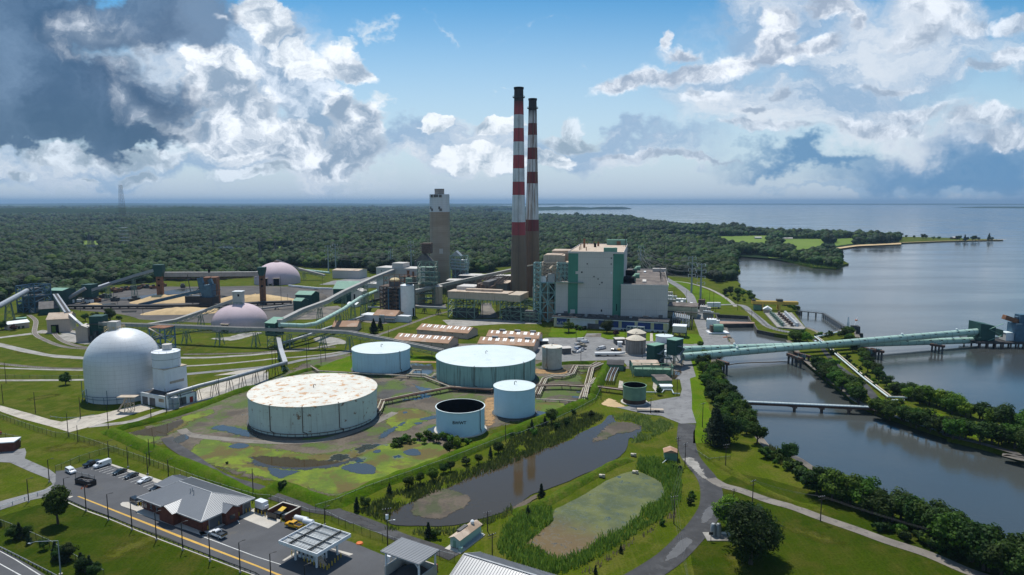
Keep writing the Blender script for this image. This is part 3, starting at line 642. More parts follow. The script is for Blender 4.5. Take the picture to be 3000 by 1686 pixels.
S('apron','c2',(745,1178,775,1178,980,1232,940,1250),'concrete',.13)
S('canopy_slab','c2',(285,1302,420,1222,770,1205,940,1250,620,1435,500,1390),'asphalt_new',.135)
S('road_line','c1',(665,650,705,640,738,652,700,668),'concrete',.12)
S('road_line','c1',(2370,865,2380,862,2415,925,2408,930),'line_white',.13)
# highway bottom left
S('highway','c1',(-300,1000,0,1180,180,1270,460,1443,900,1720,0,2200,-300,2200),'asphalt_new',.06)
S('road_line','c1',(-200,1230,0,1325,210,1440,330,1510,320,1516,200,1447,0,1335,-200,1240),'line_white',.075)
S('road_line','c1',(-200,1105,0,1198,160,1285,440,1460,430,1466,155,1292,0,1206,-200,1112),'line_white',.075)
# big open lawns around the dome
S('lawn','b1',(0,830,590,822,900,818,900,1030,1250,1090,1200,1100,930,1160,620,1215,330,1140,0,1050),'grass',.03)
S('lawn','b2',(600,690,800,610,960,560,980,740,800,745,650,740),'grass_bright',.10,.6,2)
S('lawn','b2',(1545,560,1815,560,1815,612,1550,612),'grass_bright',.12,.4,2)
S('dirt_flat','b2',(1550,612,1815,618,1815,632,1550,628),'orange_dirt',.14,.4,2)
S('lawn','c4',(1400,-186,1600,-190,1900,-80,2300,30,2576,80,2576,100,2100,60,1850,0,1600,-60),'grass_bright',.06,.5,3)
S('road','b4',(1000,900,1040,930,1130,1010,1110,1030,1040,1000,1000,950),'asphalt_wet',.1)
ribbon('road',L('b4',420,370,500,430,640,600,760,700,960,840,1100,1000,1200,1090),3,'asphalt_wet',.07)
ribbon('road',L('b4',1200,1100,1500,1180,1800,1250,2150,1310,2576,1430,2800,1500),2.6,'asphalt_wet',.07)
S('lawn','b4',(620,560,700,600,800,720,1000,900,1240,1050,1200,1060,1000,900,760,720,640,600),'grass_bright',.06,.4,2)
S('lawn','b4',(1400,1080,1600,1100,1900,1200,2300,1300,2576,1370,2576,1420,2300,1350,1950,1270,1600,1180),'grass_bright',.06,.5,2)
S('beach','a4',(630,800,700,775,900,748,1340,728,1340,742,900,762,720,787,640,815),'sand',.12,.8,3)
ribbon('beach',Lw('a4',1300,738,1700,722,2100,712,2390,706),7,'sand',.12)
# inlet basins: concrete walls and walkway
def walls(t_,pts,h,th,label,m='dark_conc',nm='basin_wall',z0=WZ):
    b=MB(); o=pts[0].copy(); o.z=0; P=[p-o for p in pts]
    for i in range(len(P)-1):
        a,c=P[i],P[i+1]; d=(c-a); d.z=0; ln=d.length; d.normalize(); s=Vector((-d.y,d.x,0))*th/2
        q=[a-s-d*th/2,c-s+d*th/2,c+s+d*th/2,a+s-d*th/2]; b.prism([(v.x,v.y) for v in q],z0-1,h+i*.003)
    x=b.obj(nm,m,loc=o); return tag(x,label,'basin wall')
mat('dark_conc',(.075,.07,.062),.85,var=.25,scale=.3,lines=[('h',1.1,.12,.6)])
walls('r',L('r',880,440,845,352,1255,375,1290,440),.25,.8,'dark concrete wall round the small square basin')
walls('r',L('r',1010,700,960,560,915,480,1325,470,1372,548,1550,585,1750,615),.25,.8,'long dark sheet pile wall round the head of the inlet')
b=MB(); q=L('r',868,446,1330,458,1335,474,900,478); o_=q[0].copy(); b.prism([((v-o_).x,(v-o_).y) for v in q],.2,.7)
mat('pink_conc',(.30,.20,.15),.9,var=.2); tag(b.obj('walkway','pink_conc',loc=o_),'rusty pink walkway between the two inlet basins','walkway')

grassmat('grass_dry',(.062,.075,.006),(.088,.098,.010),(.12,.112,.03),.5,2); wc=[]; rg=random.Random(9)
wz=.036
for (tl,x0,x1,y0,y1,n_,r0,r1) in (('c4',-500,-100,850,1400,6,3,8),('c4',200,1200,950,1400,7,4,9),('b1',0,800,860,1050,5,4,8),('b1',1900,2500,300,520,4,5,9),('c1',700,2300,1000,1400,6,3,6),('c1',300,900,60,260,4,4,7),('b1',0,800,500,640,3,5,9),('c3',1600,1800,950,1200,3,2,4),('a3',1650,1800,1250,1330,2,5,9)):
    for k in range(n_):
        c=G(tl,rg.uniform(x0,x1),rg.uniform(y0,y1)); r_=rg.uniform(r0,r1); a0=rg.random()*3; e=rg.uniform(.4,.8)
        if any((c-q).length<(r_+s_)*2.3 for q,s_ in wc): continue
        wc.append((c,r_)); wz=.046
        softsheet('worn_grass',[Vector((c.x+math.cos(i*.785)*r_*1.5*math.cos(a0)-math.sin(i*.785)*r_*e*math.sin(a0),c.y+math.cos(i*.785)*r_*1.5*math.sin(a0)+math.sin(i*.785)*r_*e*math.cos(a0),0)) for i in range(8)],'grass_dry',wz,r_*.7,.3,.7)
for P in (bank_w[3:24],bank_e[:20],bank_e[20:34]): ribbon('shore',P,3.2,'yard_dirt',.045)
# ---------------------------------------------------------------- industrial materials
mat('conc_brown',(.20,.155,.125),.9,var=.1,scale=.05,streak=((.10,.075,.06),.4),lines=[('z',2.2,.08,.25)])
mat('metal_grey',(.53,.50,.465),.75,var=.06,scale=.05,streak=((.25,.21,.18),.25),lines=[('h',1.6,.07,.16),('z',8,.02,.35)])
mat('panel_green',(.06,.22,.155),.7,var=.1,scale=.08,streak=((.03,.12,.08),.3),lines=('h',1.6,.08,.2))
mat('tan_roof',(.50,.40,.31),.9,var=.12,scale=.15,blot=((.33,.24,.17),.45,.12),lines=('h',3,.04,.2))
mat('dark_roof',(.16,.135,.12),.95,var=.3,scale=.12,blot=((.09,.075,.07),.5,.1))
mat('black_roof',(.05,.047,.047),.9,var=.3,scale=.1)
mat('steel_teal',(.20,.33,.32),.7,var=.12); mat('steel_green',(.16,.24,.19),.7,var=.15); mat('steel_dark',(.055,.06,.06),.7,var=.25)
mat('steel_blue',(.05,.12,.18),.7,var=.2); mat('steel_brown',(.13,.09,.07),.85,var=.35,scale=.6)
mat('dark_green',(.012,.065,.055),.7,var=.15,lines=('h',1.2,.1,.25)); mat('roof_green',(.16,.32,.24),.7,var=.1,lines=('h',1,.08,.2))
mat('blue_panel',(.018,.05,.22),.6,var=.15,lines=('x',1.3,.06,.3)); mat('cream',(.55,.52,.36),.8,var=.1); mat('white_panel',(.62,.64,.66),.7,var=.06,lines=('h',1.5,.06,.12))
mat('white_paint',(.72,.74,.75),.6,var=.06,streak=((.4,.36,.3),.2)); mat('glass',(.03,.04,.05),.1,var=.1,spec=.6)
mat('duct_beige',(.46,.385,.30),.85,var=.08,streak=((.20,.15,.11),.5),lines=('h',.9,.08,.14))
mat('duct_dark',(.12,.115,.115),.8,var=.25,streak=((.06,.05,.045),.4),lines=('h',1.4,.1,.25)); mat('rust',(.22,.10,.05),.9,var=.35,scale=.6)
mat('pipe_grey',(.32,.34,.35),.5,.3,var=.12); mat('pipe_cream',(.48,.43,.34),.7,var=.15,blot=((.25,.16,.10),.4,.5)); mat('pipe_rust',(.10,.055,.038),.85,var=.3)
mat('belt_grey',(.33,.32,.30),.75,var=.12,scale=.2,nscale=2,lines=('h',3.2,.06,.3)); mat('belt_dark',(.035,.033,.033),.85,var=.2); mat('tube_green',(.36,.52,.45),.55,var=.08,scale=.1,streak=((.2,.25,.2),.25))
mat('ware_wall',(.52,.41,.34),.85,var=.06,lines=('h',1.2,.06,.12)); mat('ware_roof',(.36,.215,.135),.85,var=.15,scale=.12,blot=((.42,.30,.22),.45,.15),lines=('h',.9,.12,.2)); mat('skylight',(.75,.76,.74),.5,var=.05)
mat('gold',(.62,.47,.24),.6); mat('yellow_steel',(.55,.36,.06),.6,var=.1); mat('black_in',(.008,.008,.01),1,spec=.05); mat('red_paint',(.35,.03,.02),.6); mat('orange',(.65,.16,.03),.7)
mat('dome_pink',(.55,.44,.47),.75,var=.06,scale=.08,streak=((.38,.29,.32),.4)); mat('dome_silver',(.62,.64,.66),.5,.1,var=.05,scale=.08,streak=((.40,.42,.44),.3),lines=[('z',2.1,.05,.25),('a',.1745,.04,.15)])
mat('wood_pole',(.045,.035,.03),.9,var=.3); mat('pole_dark',(.02,.02,.022),.6); mat('pole_steel',(.30,.34,.37),.6,.3,var=.08)
mat('brick',(.13,.043,.028),.9,var=.25,scale=.8,lines=[('z',.6,.06,.2)]); mat('galv',(.33,.34,.355),.45,.35,var=.06)
def bandmat(name,zs,red,white,base,grime):
    m,n,b,co=newmat(name); x=n.xyz(co)
    r=n.new('ShaderNodeValToRGB'); r.color_ramp.interpolation='CONSTANT'; e=r.color_ramp.elements; H=zs[-1]
    cols=[base]+[(red if i%2==0 else white) for i in range(len(zs)-2)]+[(.03,.02,.02)]
    e[0].position=0; e[0].color=(*base,1)
    e[1].position=zs[0]/H; e[1].color=(*red,1)
    for i in range(1,len(zs)-1):
        q=e.new(zs[i]/H); q.color=(*(cols[i+1]),1)
    n.put(r.inputs[0],n.math('DIVIDE',x[2],H))
    c=r.outputs[0]
    s1=n.noise(n.mapping(co,(.7,.7,.018)),1,5,.7); s2=n.noise(n.mapping(co,(1.6,1.6,.03)),1,3,.6); s3=n.noise(co,.07,5,.6)
    c=n.mix(n.math('MULTIPLY',n.ss(s1,.50-.06*grime,.72-.08*grime,0,1),grime*.9),c,(.19,.105,.05)); c=n.mix(n.ss(s2,.45,.8,0,.4),c,(.05,.04,.04)); c=n.mix(n.ss(s3,.4,.75,0,.3),c,(.10,.07,.06))
    # soot at the rim
    c=n.mix(n.ss(n.math('ADD',x[2],n.math('MULTIPLY',s1,18)),H-14,H+2),c,(.025,.018,.018))
    n.put(b.inputs['Base Color'],c); b.inputs['Roughness'].default_value=.85; return m
# ---------------------------------------------------------------- frames and helpers
class Face:
    """vertical facade through two ground places; f() turns a photo place into (along, height)"""
    def __init__(s,A,B): s.A=Vector((A[0],A[1],0)); s.B=Vector((B[0],B[1],0)); s.u=(s.B-s.A).normalized(); s.w=(s.B-s.A).length; s.n=Vector((-s.u.y,s.u.x,0)); s.rot=math.atan2(s.u.y,s.u.x)
    def f(s,t,x,y,back=0):
        d=ray(*px(t,x,y)); A=s.A+s.n*back; k=(A.dot(s.n))/(d.x*s.n.x+d.y*s.n.y)
        P=Vector((d.x*k,d.y*k,CH+d.z*k)); return (P-A).dot(s.u),P.z
    def roof(s,t,x,y,z):
        P=G(t,x,y,z)-s.A; return P.dot(s.u),P.dot(s.n)
def lattice(b,x0,x1,y0,y1,z0,z1,nz,w=.3,nx=1,ny=1,brace=True,dia=.6):
    xs=[x0+(x1-x0)*i/nx for i in range(nx+1)]; ys=[y0+(y1-y0)*i/ny for i in range(ny+1)]; zs=[z0+(z1-z0)*i/nz for i in range(nz+1)]
    for x in xs:
        for y in ys:
            if x in (x0,x1) or y in (y0,y1): b.bar((x,y,z0),(x,y,z1),w)
    for k in range(1,nz+1):
        for y in (y0,y1): b.bar((x0,y,zs[k]),(x1,y,zs[k]),w*.8)
        for x in (x0,x1): b.bar((x,y0,zs[k]),(x,y1,zs[k]),w*.8)
    if brace:
        for k in range(nz):
            for i in range(nx):
                for y in (y0,y1):
                    if (k+i)%2: b.bar((xs[i],y,zs[k]),(xs[i+1],y,zs[k+1]),w*dia)
                    else: b.bar((xs[i+1],y,zs[k]),(xs[i],y,zs[k+1]),w*dia)
            for j in range(ny):
                for x in (x0,x1): b.bar((x,ys[j],zs[k]),(x,ys[j+1],zs[k+1]),w*dia)
    return b
def bx(name,m,par,*a): 
    b=MB(); b.box(*a); return b.obj(name,m,par)
# ---------------------------------------------------------------- two striped chimneys
def chimney(p,htop,rb,rt,zs,name,label,grime,red):
    bandmat(name,zs,red,(.66,.69,.71),(.205,.145,.10),grime)
    t=E('chimney',label,'chimney',(p[0],p[1],0),0,'striped power station chimneys')
    b=MB(); pr=[]
    for i in range(25):
        k=i/24; pr.append((rb+(rt-rb)*(k**.8),htop*k))
    pr+= [(rt-.5,htop),(rt-.6,htop-6)]
    b.lathe(pr,56); b.obj('shaft',name,t,True)
    g=MB(); g.lathe([(rt*1.03,htop-9.5),(rt+1.5,htop-9.5),(rt+1.5,htop-9.2),(rt*1.03,htop-9.2)],40)
    for i in range(20):
        a=2*math.pi*i/20; g.bar((math.cos(a)*(rt+1.4),math.sin(a)*(rt+1.4),htop-9.3),(math.cos(a)*(rt+1.4),math.sin(a)*(rt+1.4),htop-8),.15)
    g.lathe([(rt+1.35,htop-8.1),(rt+1.5,htop-8.1),(rt+1.5,htop-7.9),(rt+1.35,htop-7.9)],40); g.obj('gallery','steel_dark',t)
    c=MB(); c.lathe([(rt+.35,htop-1.6),(rt+.5,htop+.3),(rt-.9,htop+.3),(rt-.9,htop-4)],40); c.obj('cap','black_in',t,True)
    l=MB()
    for s in (-.3,.3): l.bar((s,-rb-.15,2),(s,-rt-.25,htop-9),.12)
    for k in range(0,60): 
        z=3+k*(htop-12)/60; q=rb+(rt-rb)*((z/htop)**.8); l.bar((-.3,-q-.2,z),(.3,-q-.2,z),.08)
    l.obj('ladder','steel_dark',t); return t
p=G('p',1400,905); st1=p
rows1=[1424,1256,1093,925,760,590,424,254]
H1=HZ(p,'s',75)
z_=[HZ(p,'a3',652),HZ(p,'a3',520)]+[HZ(p,'s',r) for r in rows1]+[H1]
b_=px('a3',0,652)
chimney(p,H1,GH('p',1545,905,p).x-p.x,(GH('s',406,75,p).x-GH('s',292,75,p).x)/2,[z_[0],z_[1]]+z_[2:-1]+[H1],'chimney_paint','nearer and taller red and white striped chimney with clean bands',.35,(.36,.05,.06))
# second one stands 75 m further back
P2=G('o',1561,866); H2=HZ(P2,'s',215)
rows2=[1424,1272,1127,975,827,675,523,372]
z2=[HZ(P2,'a3',615),HZ(P2,'a3',496)]+[HZ(P2,'s',r) for r in rows2[1:]]+[H2]
x2=GH('a3',208,615,P2).x; P2=Vector(((x2+GH('s',507,215,P2).x)/2,P2.y,0))
chimney(P2,H2,9.0,(GH('s',556,215,P2).x-GH('s',457,215,P2).x)/2,z2,'chimney_paint_rusty','rust stained striped chimney partly hidden behind the nearer one',1.0,(.17,.018,.028))
# ---------------------------------------------------------------- wide chimney of the scrubber
p=G('o',1291,842); t=E('scrubber_chimney','wide brown concrete chimney with white top and short grey flue','chimney',(p.x,p.y,0)); H=HZ(p,'a2',240)
r=(GH('a2',1952,300,p).x-GH('a2',1750,300,p).x)/2; z1=HZ(p,'a2',417)
m,n_,bs,co=newmat('scrubber_shaft'); x=n_.xyz(co); f=n_.noise(n_.mapping(co,(.4,.4,.02)),1,4); g=n_.math('FRACT',n_.math('MULTIPLY',x[2],.42))
c=n_.mix(n_.math('GREATER_THAN',x[2],z1),n_.mix(n_.ss(n_.noise(n_.mapping(co,(.02,.02,.09)),1,3),.35,.65),(.30,.235,.18),(.38,.31,.245)),(.60,.62,.66)); c=n_.mix(n_.math('MULTIPLY',n_.math('LESS_THAN',g,.1),.22),c,(.1,.08,.07)); c=n_.mix(n_.ss(f,.5,.8,0,.3),c,(.15,.12,.10)); n_.put(bs.inputs['Base Color'],c); bs.inputs['Roughness'].default_value=.9
b=MB(); b.lathe([(r*1.02,0),(r,H*.5),(r*.985,H),(r*.9,H),(r*.9,H-2)],56); b.lathe([(r*.9,H-.6),(.01,H-.6)],40); b.obj('shaft','scrubber_shaft',t,True)
z2_=HZ(p,'a2',185); rr=r*.48; mat('flue',(.22,.205,.19),.8,var=.1,lines=('z',2.4,.12,.4)); b=MB(); b.lathe([(rr,H-.6),(rr,z2_),(rr-.6,z2_),(rr-.6,z2_-4)],40); b.lathe([(rr-.6,z2_-4),(.01,z2_-4)],30); b.obj('flue','flue',t,True)
for (xx,yy,w_) in [(1782,258,3),(1821,256,5),(1865,258,3),(1768,376,1.6),(1855,376,2),(1783,395,2.4),(1868,395,2.8),(1873,795,4)]:
    q=GH('a2',xx,yy,p); dx=q.x-p.x; a=-math.sqrt(max(.1,(r+.05)**2-dx*dx)); bx('vent','duct_dark' if yy<700 else 'metal_grey',t,dx-w_/2,dx+w_/2,a-.35,a+.8,q.z-(1.5 if yy<700 else 4),q.z+1.5)
# ductwork and absorbers round its foot
def thing_at(name,label,cat,p,rot=0,group=None): return E(name,label,cat,(p[0],p[1],0),rot,group)
t=thing_at('scrubber_duct','brown and grey stepped gas duct hugging the wide chimney on its left side','duct',G('o',1270,850),R(-10))
b=MB(); b.box(-17,3,-13,-5,20,33); b.gable(-15,1,-14,-3,33,33.2,41,'y'); b.obj('duct_body','duct_dark',t)
b=MB(); b.box(-9,1,-12,-4,41,52); 
for k in range(5): b.box(-11,-.5,-13,-3,41+k*2.4,41.7+k*2.4)
b.obj('louvre','steel_brown',t); b=MB(); lattice(b,-18,8,-15,-2,0,20,4,.55,4,1); b.obj('leg_frame','steel_green',t); b=MB(); b.box(-14,4,-13,-5,2,19.5); b.obj('hopper','duct_dark',t)
t=thing_at('scrubber_duct','grey stacked pipe duct on the right side of the wide chimney','duct',G('o',1330,850),R(-10))
b=MB()
for k in range(4): b.tube([(-2,-3,24+k*3.2),(12,-3,23+k*3.2),(14,4,23+k*3.2)],1.3,8)
b.gable(-3,9,-2,7,37,37.2,43,'y'); b.obj('pipe','pipe_grey',t); b=MB(); lattice(b,-3,15,-5,6,0,38,5,.45,3,1); b.obj('leg_frame','steel_teal',t); b=MB(); b.box(-1,12,-3,5,2,22); b.obj('duct_body','duct_dark',t)
def cyl(name,label,cat,t,xl,xr,ybase,ytop,m,roof=None,cone=0,group=None,body='wall'):
    c=G(t,(xl+xr)/2,ybase); 
    for _ in range(4):
        q=GH(t,xr,ybase,c); r=(GH(t,xr,ybase,c).x-GH(t,xl,ybase,c).x)/2; f=G(t,(xl+xr)/2,ybase); c=Vector((GH(t,(xl+xr)/2,(ybase+ytop)/2,Vector((0,f.y+r,0))).x,f.y+r,0))
    fr=Vector((c.x,c.y-r,0)); h=HZ(fr,t,ytop); e=E(name,label,cat,c,0,group)
    b=MB(); b.lathe([(r,0),(r,h)],72); b.obj(body,m,e,True)
    if roof:
        b=MB(); b.lathe([(r+.12,h-.25),(r+.15,h+.02),(r*.55,h+cone*.7+.05),(.02,h+cone+.06)],72); b.obj('roof',roof,e,True)
    return e,c,r,h
cyl('absorber_tank','grey concrete absorber vessel left of the green stair tower','tank','q',905,1085,880,545,'duct_beige','metal_grey',1)
cyl('absorber_tank','grey concrete absorber vessel directly below the wide chimney','tank','q',1200,1385,890,590,'duct_beige','metal_grey',1)
t=thing_at('stair_tower','green lattice stair tower between the two absorber vessels','tower',G('q',1140,880),R(-10)); b=MB(); lattice(b,-8,8,-6,6,0,40,8,.5,2,1); b.obj('frame','steel_green',t)
b=MB(); [b.box(-7.5,7.5,-5.5,5.5,5*k,5*k+.2) for k in range(1,8)]; b.obj('platform','steel_green',t)
# white limestone silo and the brown vessel frame beside it
e,c,r,h=cyl('limestone_silo','tall white panelled silo with dark ring seams','silo','q',668,906,1105,575,'white_paint','duct_beige',1.2)
mat('silo_white',(.66,.70,.74),.6,var=.05,lines=[('z',4.35,.06,.55),('a',.131,.05,.3)]); e.children[0].data.materials[0]=MT['silo_white']
b=MB(); b.box(-1,4,-3,2,h,h+6); b.obj('dust_filter','steel_green',e); b=MB(); b.tube([(1,-6,h+2),(9,-3,h+2)],.8,8); b.tube([(r+.1,0,0),(r+.1,0,h+4)],.5,6); b.obj('pipe','steel_dark',e); bx('door','black_in',e,r*.72,r*.95,-r*.62,-r*.3,0,7)
t=thing_at('vessel_frame','rusty brown open steel frame tower holding a vessel with a golden dome','tower',G('q',530,1075),R(-10)); zz=HZ(G('q',530,1075),'q',590)
b=MB(); lattice(b,-11,11,0,16,0,zz,7,.7,3,2); b.obj('frame','steel_brown',t); b=MB(); [b.box(-10.6,10.6,.4,15.6,zz*k/7-.15,zz*k/7+.15) for k in range(1,8)]; b.obj('platform','steel_brown',t)
b=MB(); [b.tube([(x_,8,2),(x_,8,zz-3)],3.0,16) for x_ in (-6,0,6.4)]; b.obj('vessel','duct_dark',t); b=MB(); b.bar((-3.2,-.6,2),(-3.2,-.6,zz-2),.9); b.bar((6.5,-.6,2),(6.5,-.6,zz-2),.9); b.obj('column','steel_blue',t)
b=MB(); b.lathe([(5,zz),(5,zz+4)],24,0,7); b.obj('drum','duct_dark',t); b=MB(); b.lathe([(4.4,zz+4),(4.2,zz+5.4),(3,zz+6.6),(.02,zz+7.2)],24,0,7); b.obj('dome','gold',t,True); b=MB(); lattice(b,-8,11,2,15,zz,zz+9,2,.35,4,1,False); b.obj('railing','rust',t)
t=thing_at('vent_frame','small open rooftop frame with two brown vents behind the white silo','tower',G('q',800,860),R(-10)); b=MB(); lattice(b,-7,7,0,10,0,HZ(G('q',800,860),'q',425),6,.5,1,1); b.obj('frame','steel_dark',t); z_9=HZ(G('q',800,860),'q',425); b=MB(); b.box(-7.4,7.4,-.4,10.4,z_9,z_9+.5); b.obj('platform','steel_brown',t); b=MB(); b.lathe([(1.2,z_9),(1.2,z_9+5),(1.8,z_9+6)],14,-1,4); b.lathe([(1,z_9),(1,z_9+5)],14,4,4); b.obj('vent','rust',t)
# grey crusher house
F=Face(G('q',258,800),G('q',925,835)); t=thing_at('crusher_house','tall pale grey metal building with a raised square head','building',F.A,F.rot)
x1,z1=F.f('q',925,285); a0,zt=F.f('q',508,190); a1,_=F.f('q',695,190); b=MB(); b.box(0,x1,0,20,0,z1); b.obj('wall','metal_grey',t); b=MB(); b.box(a0,a1,1,15,z1+.02,zt); b.obj('tower','metal_grey',t); 
b=MB(); b.box(-.2,x1+.2,-.2,20.2,z1+.01,z1+.3); b.box(a0-.2,a1+.2,.8,15.2,zt,zt+.3); b.obj('roof','metal_grey',t)
a2_,z2_=F.f('q',380,680); bx('annex','metal_grey',t,-.5,a2_,-5,-.02,0,z2_); bx('vent','black_in',t,F.f('q',330,320)[0],F.f('q',340,320)[0]+.5,-.06,.1,F.f('q',330,325)[1],F.f('q',330,310)[1])
# white office with tan roof
F=Face(G('q',205,1180),G('q',570,1200)); t=thing_at('control_house','low white building with a weathered tan hipped roof','building',F.A,F.rot)
w_=F.w; b=MB(); b.box(0,w_,0,16,0,5); b.box(-13,0,2,14,0,4.5); b.obj('wall','white_panel',t); b=MB(); b.gable(-.6,w_+.6,-.6,16.6,5,5.1,8.5,'x'); b.obj('roof','ware_roof',t)
bx('window','glass',t,5,9,-.08,.1,1.5,3); b=MB(); b.tube([(w_*.42,-3,0),(w_*.42,-3,6)],1.3,14); b.obj('water_tank','pipe_grey',t); b=MB(); b.tube([(w_*.52,-3,0),(w_*.52,-3,6)],1.3,14); b.obj('water_tank','pipe_grey',t)
b=MB(); b.box(w_*.6,w_+1,-3.5,-.3,3,3.3); b.bar((w_*.62,-3.3,0),(w_*.62,-3.3,3),.2); b.bar((w_*.98,-3.3,0),(w_*.98,-3.3,3),.2); b.obj('porch','steel_dark',t); bx('annex','white_panel',t,w_+.05,w_+11,2,8,0,5)
# ---------------------------------------------------------------- main power house
FM=Face(G('b3',448,131,8),G('b3',1563,166,8))
t=thing_at('boiler_house','huge pale grey boiler house with two green vertical bands and brown roof clutter','power station building',FM.A,FM.rot)
f=FM.f; x0,ZT=f('a3',568,825); x1,_=f('a3',1122,825); xt=f('a3',1097,1300)[0]
D=FM.roof('a3',1157,747,ZT)[1]; xL=f('a3',440,1150)[0]; zL=f('a3',440,1122)[1]
bx('wall','metal_grey',t,x0,x1,0,D,0,ZT)
b=MB(); b.box(x0-.3,x1+.3,-.3,0,ZT-.6,ZT+.9); b.box(x0-.3,x0,0,D,ZT-.6,ZT+.9); b.box(x1,x1+.3,0,D,ZT-.6,ZT+.9); b.box(x0-.3,x1+.3,D,D+.3,ZT-.6,ZT+.9); b.obj('parapet','metal_grey',t)
bx('roof','tan_roof',t,x0+.01,x1-.01,.01,D-.01,ZT,ZT+.25)
xa=f('a3',665,1000)[0]; xb=f('a3',1017,1000)[0]
bx('green_band','panel_green',t,x0-.02,xa,-.06,.0,6,ZT-.6); bx('green_band','panel_green',t,xb,x1+.02,-.06,0,6,ZT-.6); bx('green_band','panel_green',t,x1,x1+.06,0,D*.2,6,ZT-.6)
bx('lower_wing','metal_grey',t,xL,x0-.03,.3,D*.5,0,zL)
b=MB(); b.box(xL-2,f('a3',720,1140)[0],-2.5,-.1,zL-.4,zL+.1); b.bar((xL-2,-2.5,zL+1.2),(f('a3',720,1140)[0],-2.5,zL+1.2),.1); b.obj('catwalk','steel_green',t)
for (xx,yy,w_,h_,mm) in [(703,1024,1.8,2,'black_in'),(655,1028,4,3.6,'metal_grey'),(1023,850,1.2,1.4,'black_in'),(757,940,1.6,1.8,'duct_dark'),(1000,883,2,2,'duct_dark'),(998,942,1.5,2,'duct_dark'),(825,1068,1.8,1.8,'duct_dark'),(866,1092,1.6,1.8,'duct_dark'),(905,1128,2,2,'duct_dark'),(882,1148,1,1.2,'black_in'),(610,1418,6,5,'metal_grey'),(900,1410,1.6,3,'black_in'),(540,1425,5,2,'duct_dark'),(1052,1378,1,9,'black_in'),(1000,1030,1.6,2.6,'white_panel'),(763,1425,4,5,'metal_grey')]:
    w_*=.6; h_*=.6; a,z=f('a3',xx,yy); bx('vent',mm,t,a-w_/2,a+w_/2,-.14,.02 if mm!='metal_grey' else .03,z-h_/2,z+h_/2)
# roof details
for (xx,yy,w_,h_) in [(727,780,2.6,10),(836,775,3,4.5),(868,765,2.4,5),(692,800,.8,6),(678,805,.8,4),(748,810,.9,4),(757,748,.8,3),(1058,755,.9,5),(1068,755,.9,5),(1078,755,.9,5),(1088,755,.9,5),(1028,795,.6,2),(1040,795,.6,2),(1052,795,.6,2),(825,748,1,4)]:
    w_*=.7; h_*=.75; a,q=FM.roof('a3',xx,yy,ZT); b=MB(); b.tube([(a,q,ZT+.2),(a,q,ZT+.2+h_)],w_/2,10); b.obj('roof_vent','black_in' if w_>2 else 'rust',t)
a,q=FM.roof('a3',1055,752,ZT); bx('roof_shed','roof_green',t,a-9,a+9,q-3,q+3,ZT+.25,ZT+5)
a,q=FM.roof('a3',1005,824,ZT); bx('roof_shed','roof_green',t,a-6,f('a3',1057,824)[0],.3,4,ZT+.25,ZT+4)
for (xx,yy,yt) in [(665,745,600),(676,745,590),(822,745,560),(1138,745,600),(1140,775,640),(690,745,640)]:
    a,q=FM.roof('a3',xx,yy,ZT); pt=FM.A+FM.u*a+FM.n*q; zt_=HZ(pt,'a3',yt); b=MB(); b.bar((a,q,ZT),(a,q,zt_),.45)
    for k in range(4): b.bar((a+(k%2-.5)*4*(1-k*.15),q,ZT+.2),(a,q,ZT+(zt_-ZT)*.6),.08)
    b.obj('antenna_mast','steel_dark',t)
# turbine block in front right
x2,Z2=f('a3',1563,1160); x2=FM.w; Z2=f('a3',1330,1157)[1]; DT=FM.roof('a3',1400,1000,Z2)[1]; t2=thing_at('turbine_hall','lower pale grey turbine hall with a brown gravel roof','power station building',FM.A,FM.rot)
bx('wall','metal_grey',t2,xt,x2,-3,DT,0,Z2)
b=MB(); b.box(xt-.2,x2+.2,-3.2,-2.9,Z2-.4,Z2+1); b.box(x2-.1,x2+.2,-2.9,DT,Z2-.4,Z2+1); b.box(x1+.3,x2+.2,DT,DT+.3,Z2-.4,Z2+1); b.obj('parapet','metal_grey',t2)
bx('roof','dark_roof',t2,xt+.1,x2-.1,-2.9,DT-.1,Z2,Z2+.2)
def rf(tt,F,z,tl,xx,yy,w_,d_,h_,m,nm='roof_unit'):
    a,q=F.roof(tl,xx,yy,z); return bx(nm,m,tt,a-w_/2,a+w_/2,q-d_/2,q+d_/2,z+.15,z+.15+h_)
for xx,yy in ((1262,1030),(1250,1112)):
    a,q=FM.roof('a3',xx,yy,Z2); b=MB(); b.tube([(a-2.5,q,Z2),(a-2.2,q,Z2+2.5),(a-.5,q,Z2+4.2),(a+2.6,q,Z2+4.3)],2.2,12); b.obj('roof_cowl','roof_green',t2,True)
rf(t2,FM,Z2,'a3',1172,1055,12,12,4,'black_in'); rf(t2,FM,Z2,'a3',1157,1125,12,14,4,'black_in'); rf(t2,FM,Z2,'a3',1337,1028,2,10,1,'white_panel'); rf(t2,FM,Z2,'a3',1332,1120,3,16,1,'metal_grey'); rf(t2,FM,Z2,'a3',1480,1020,12,5,3,'metal_grey'); rf(t2,FM,Z2,'a3',1440,1018,3,3,2,'white_panel')
b=MB(); a,q=FM.roof('a3',1535,1110,Z2); lattice(b,a-3,a+2,q-8,q+40,Z2,Z2+7,1,.25,1,6); b.obj('gantry','steel_dark',t2); a,q=FM.roof('a3',1528,1000,Z2); b=MB(); b.bar((a,q,Z2),(a,q,Z2+26),.5); [b.bar((a-3,q,Z2+k),(a+3,q,Z2+k),.2) for k in (12,16,20)]; b.obj('antenna_mast','steel_dark',t2)
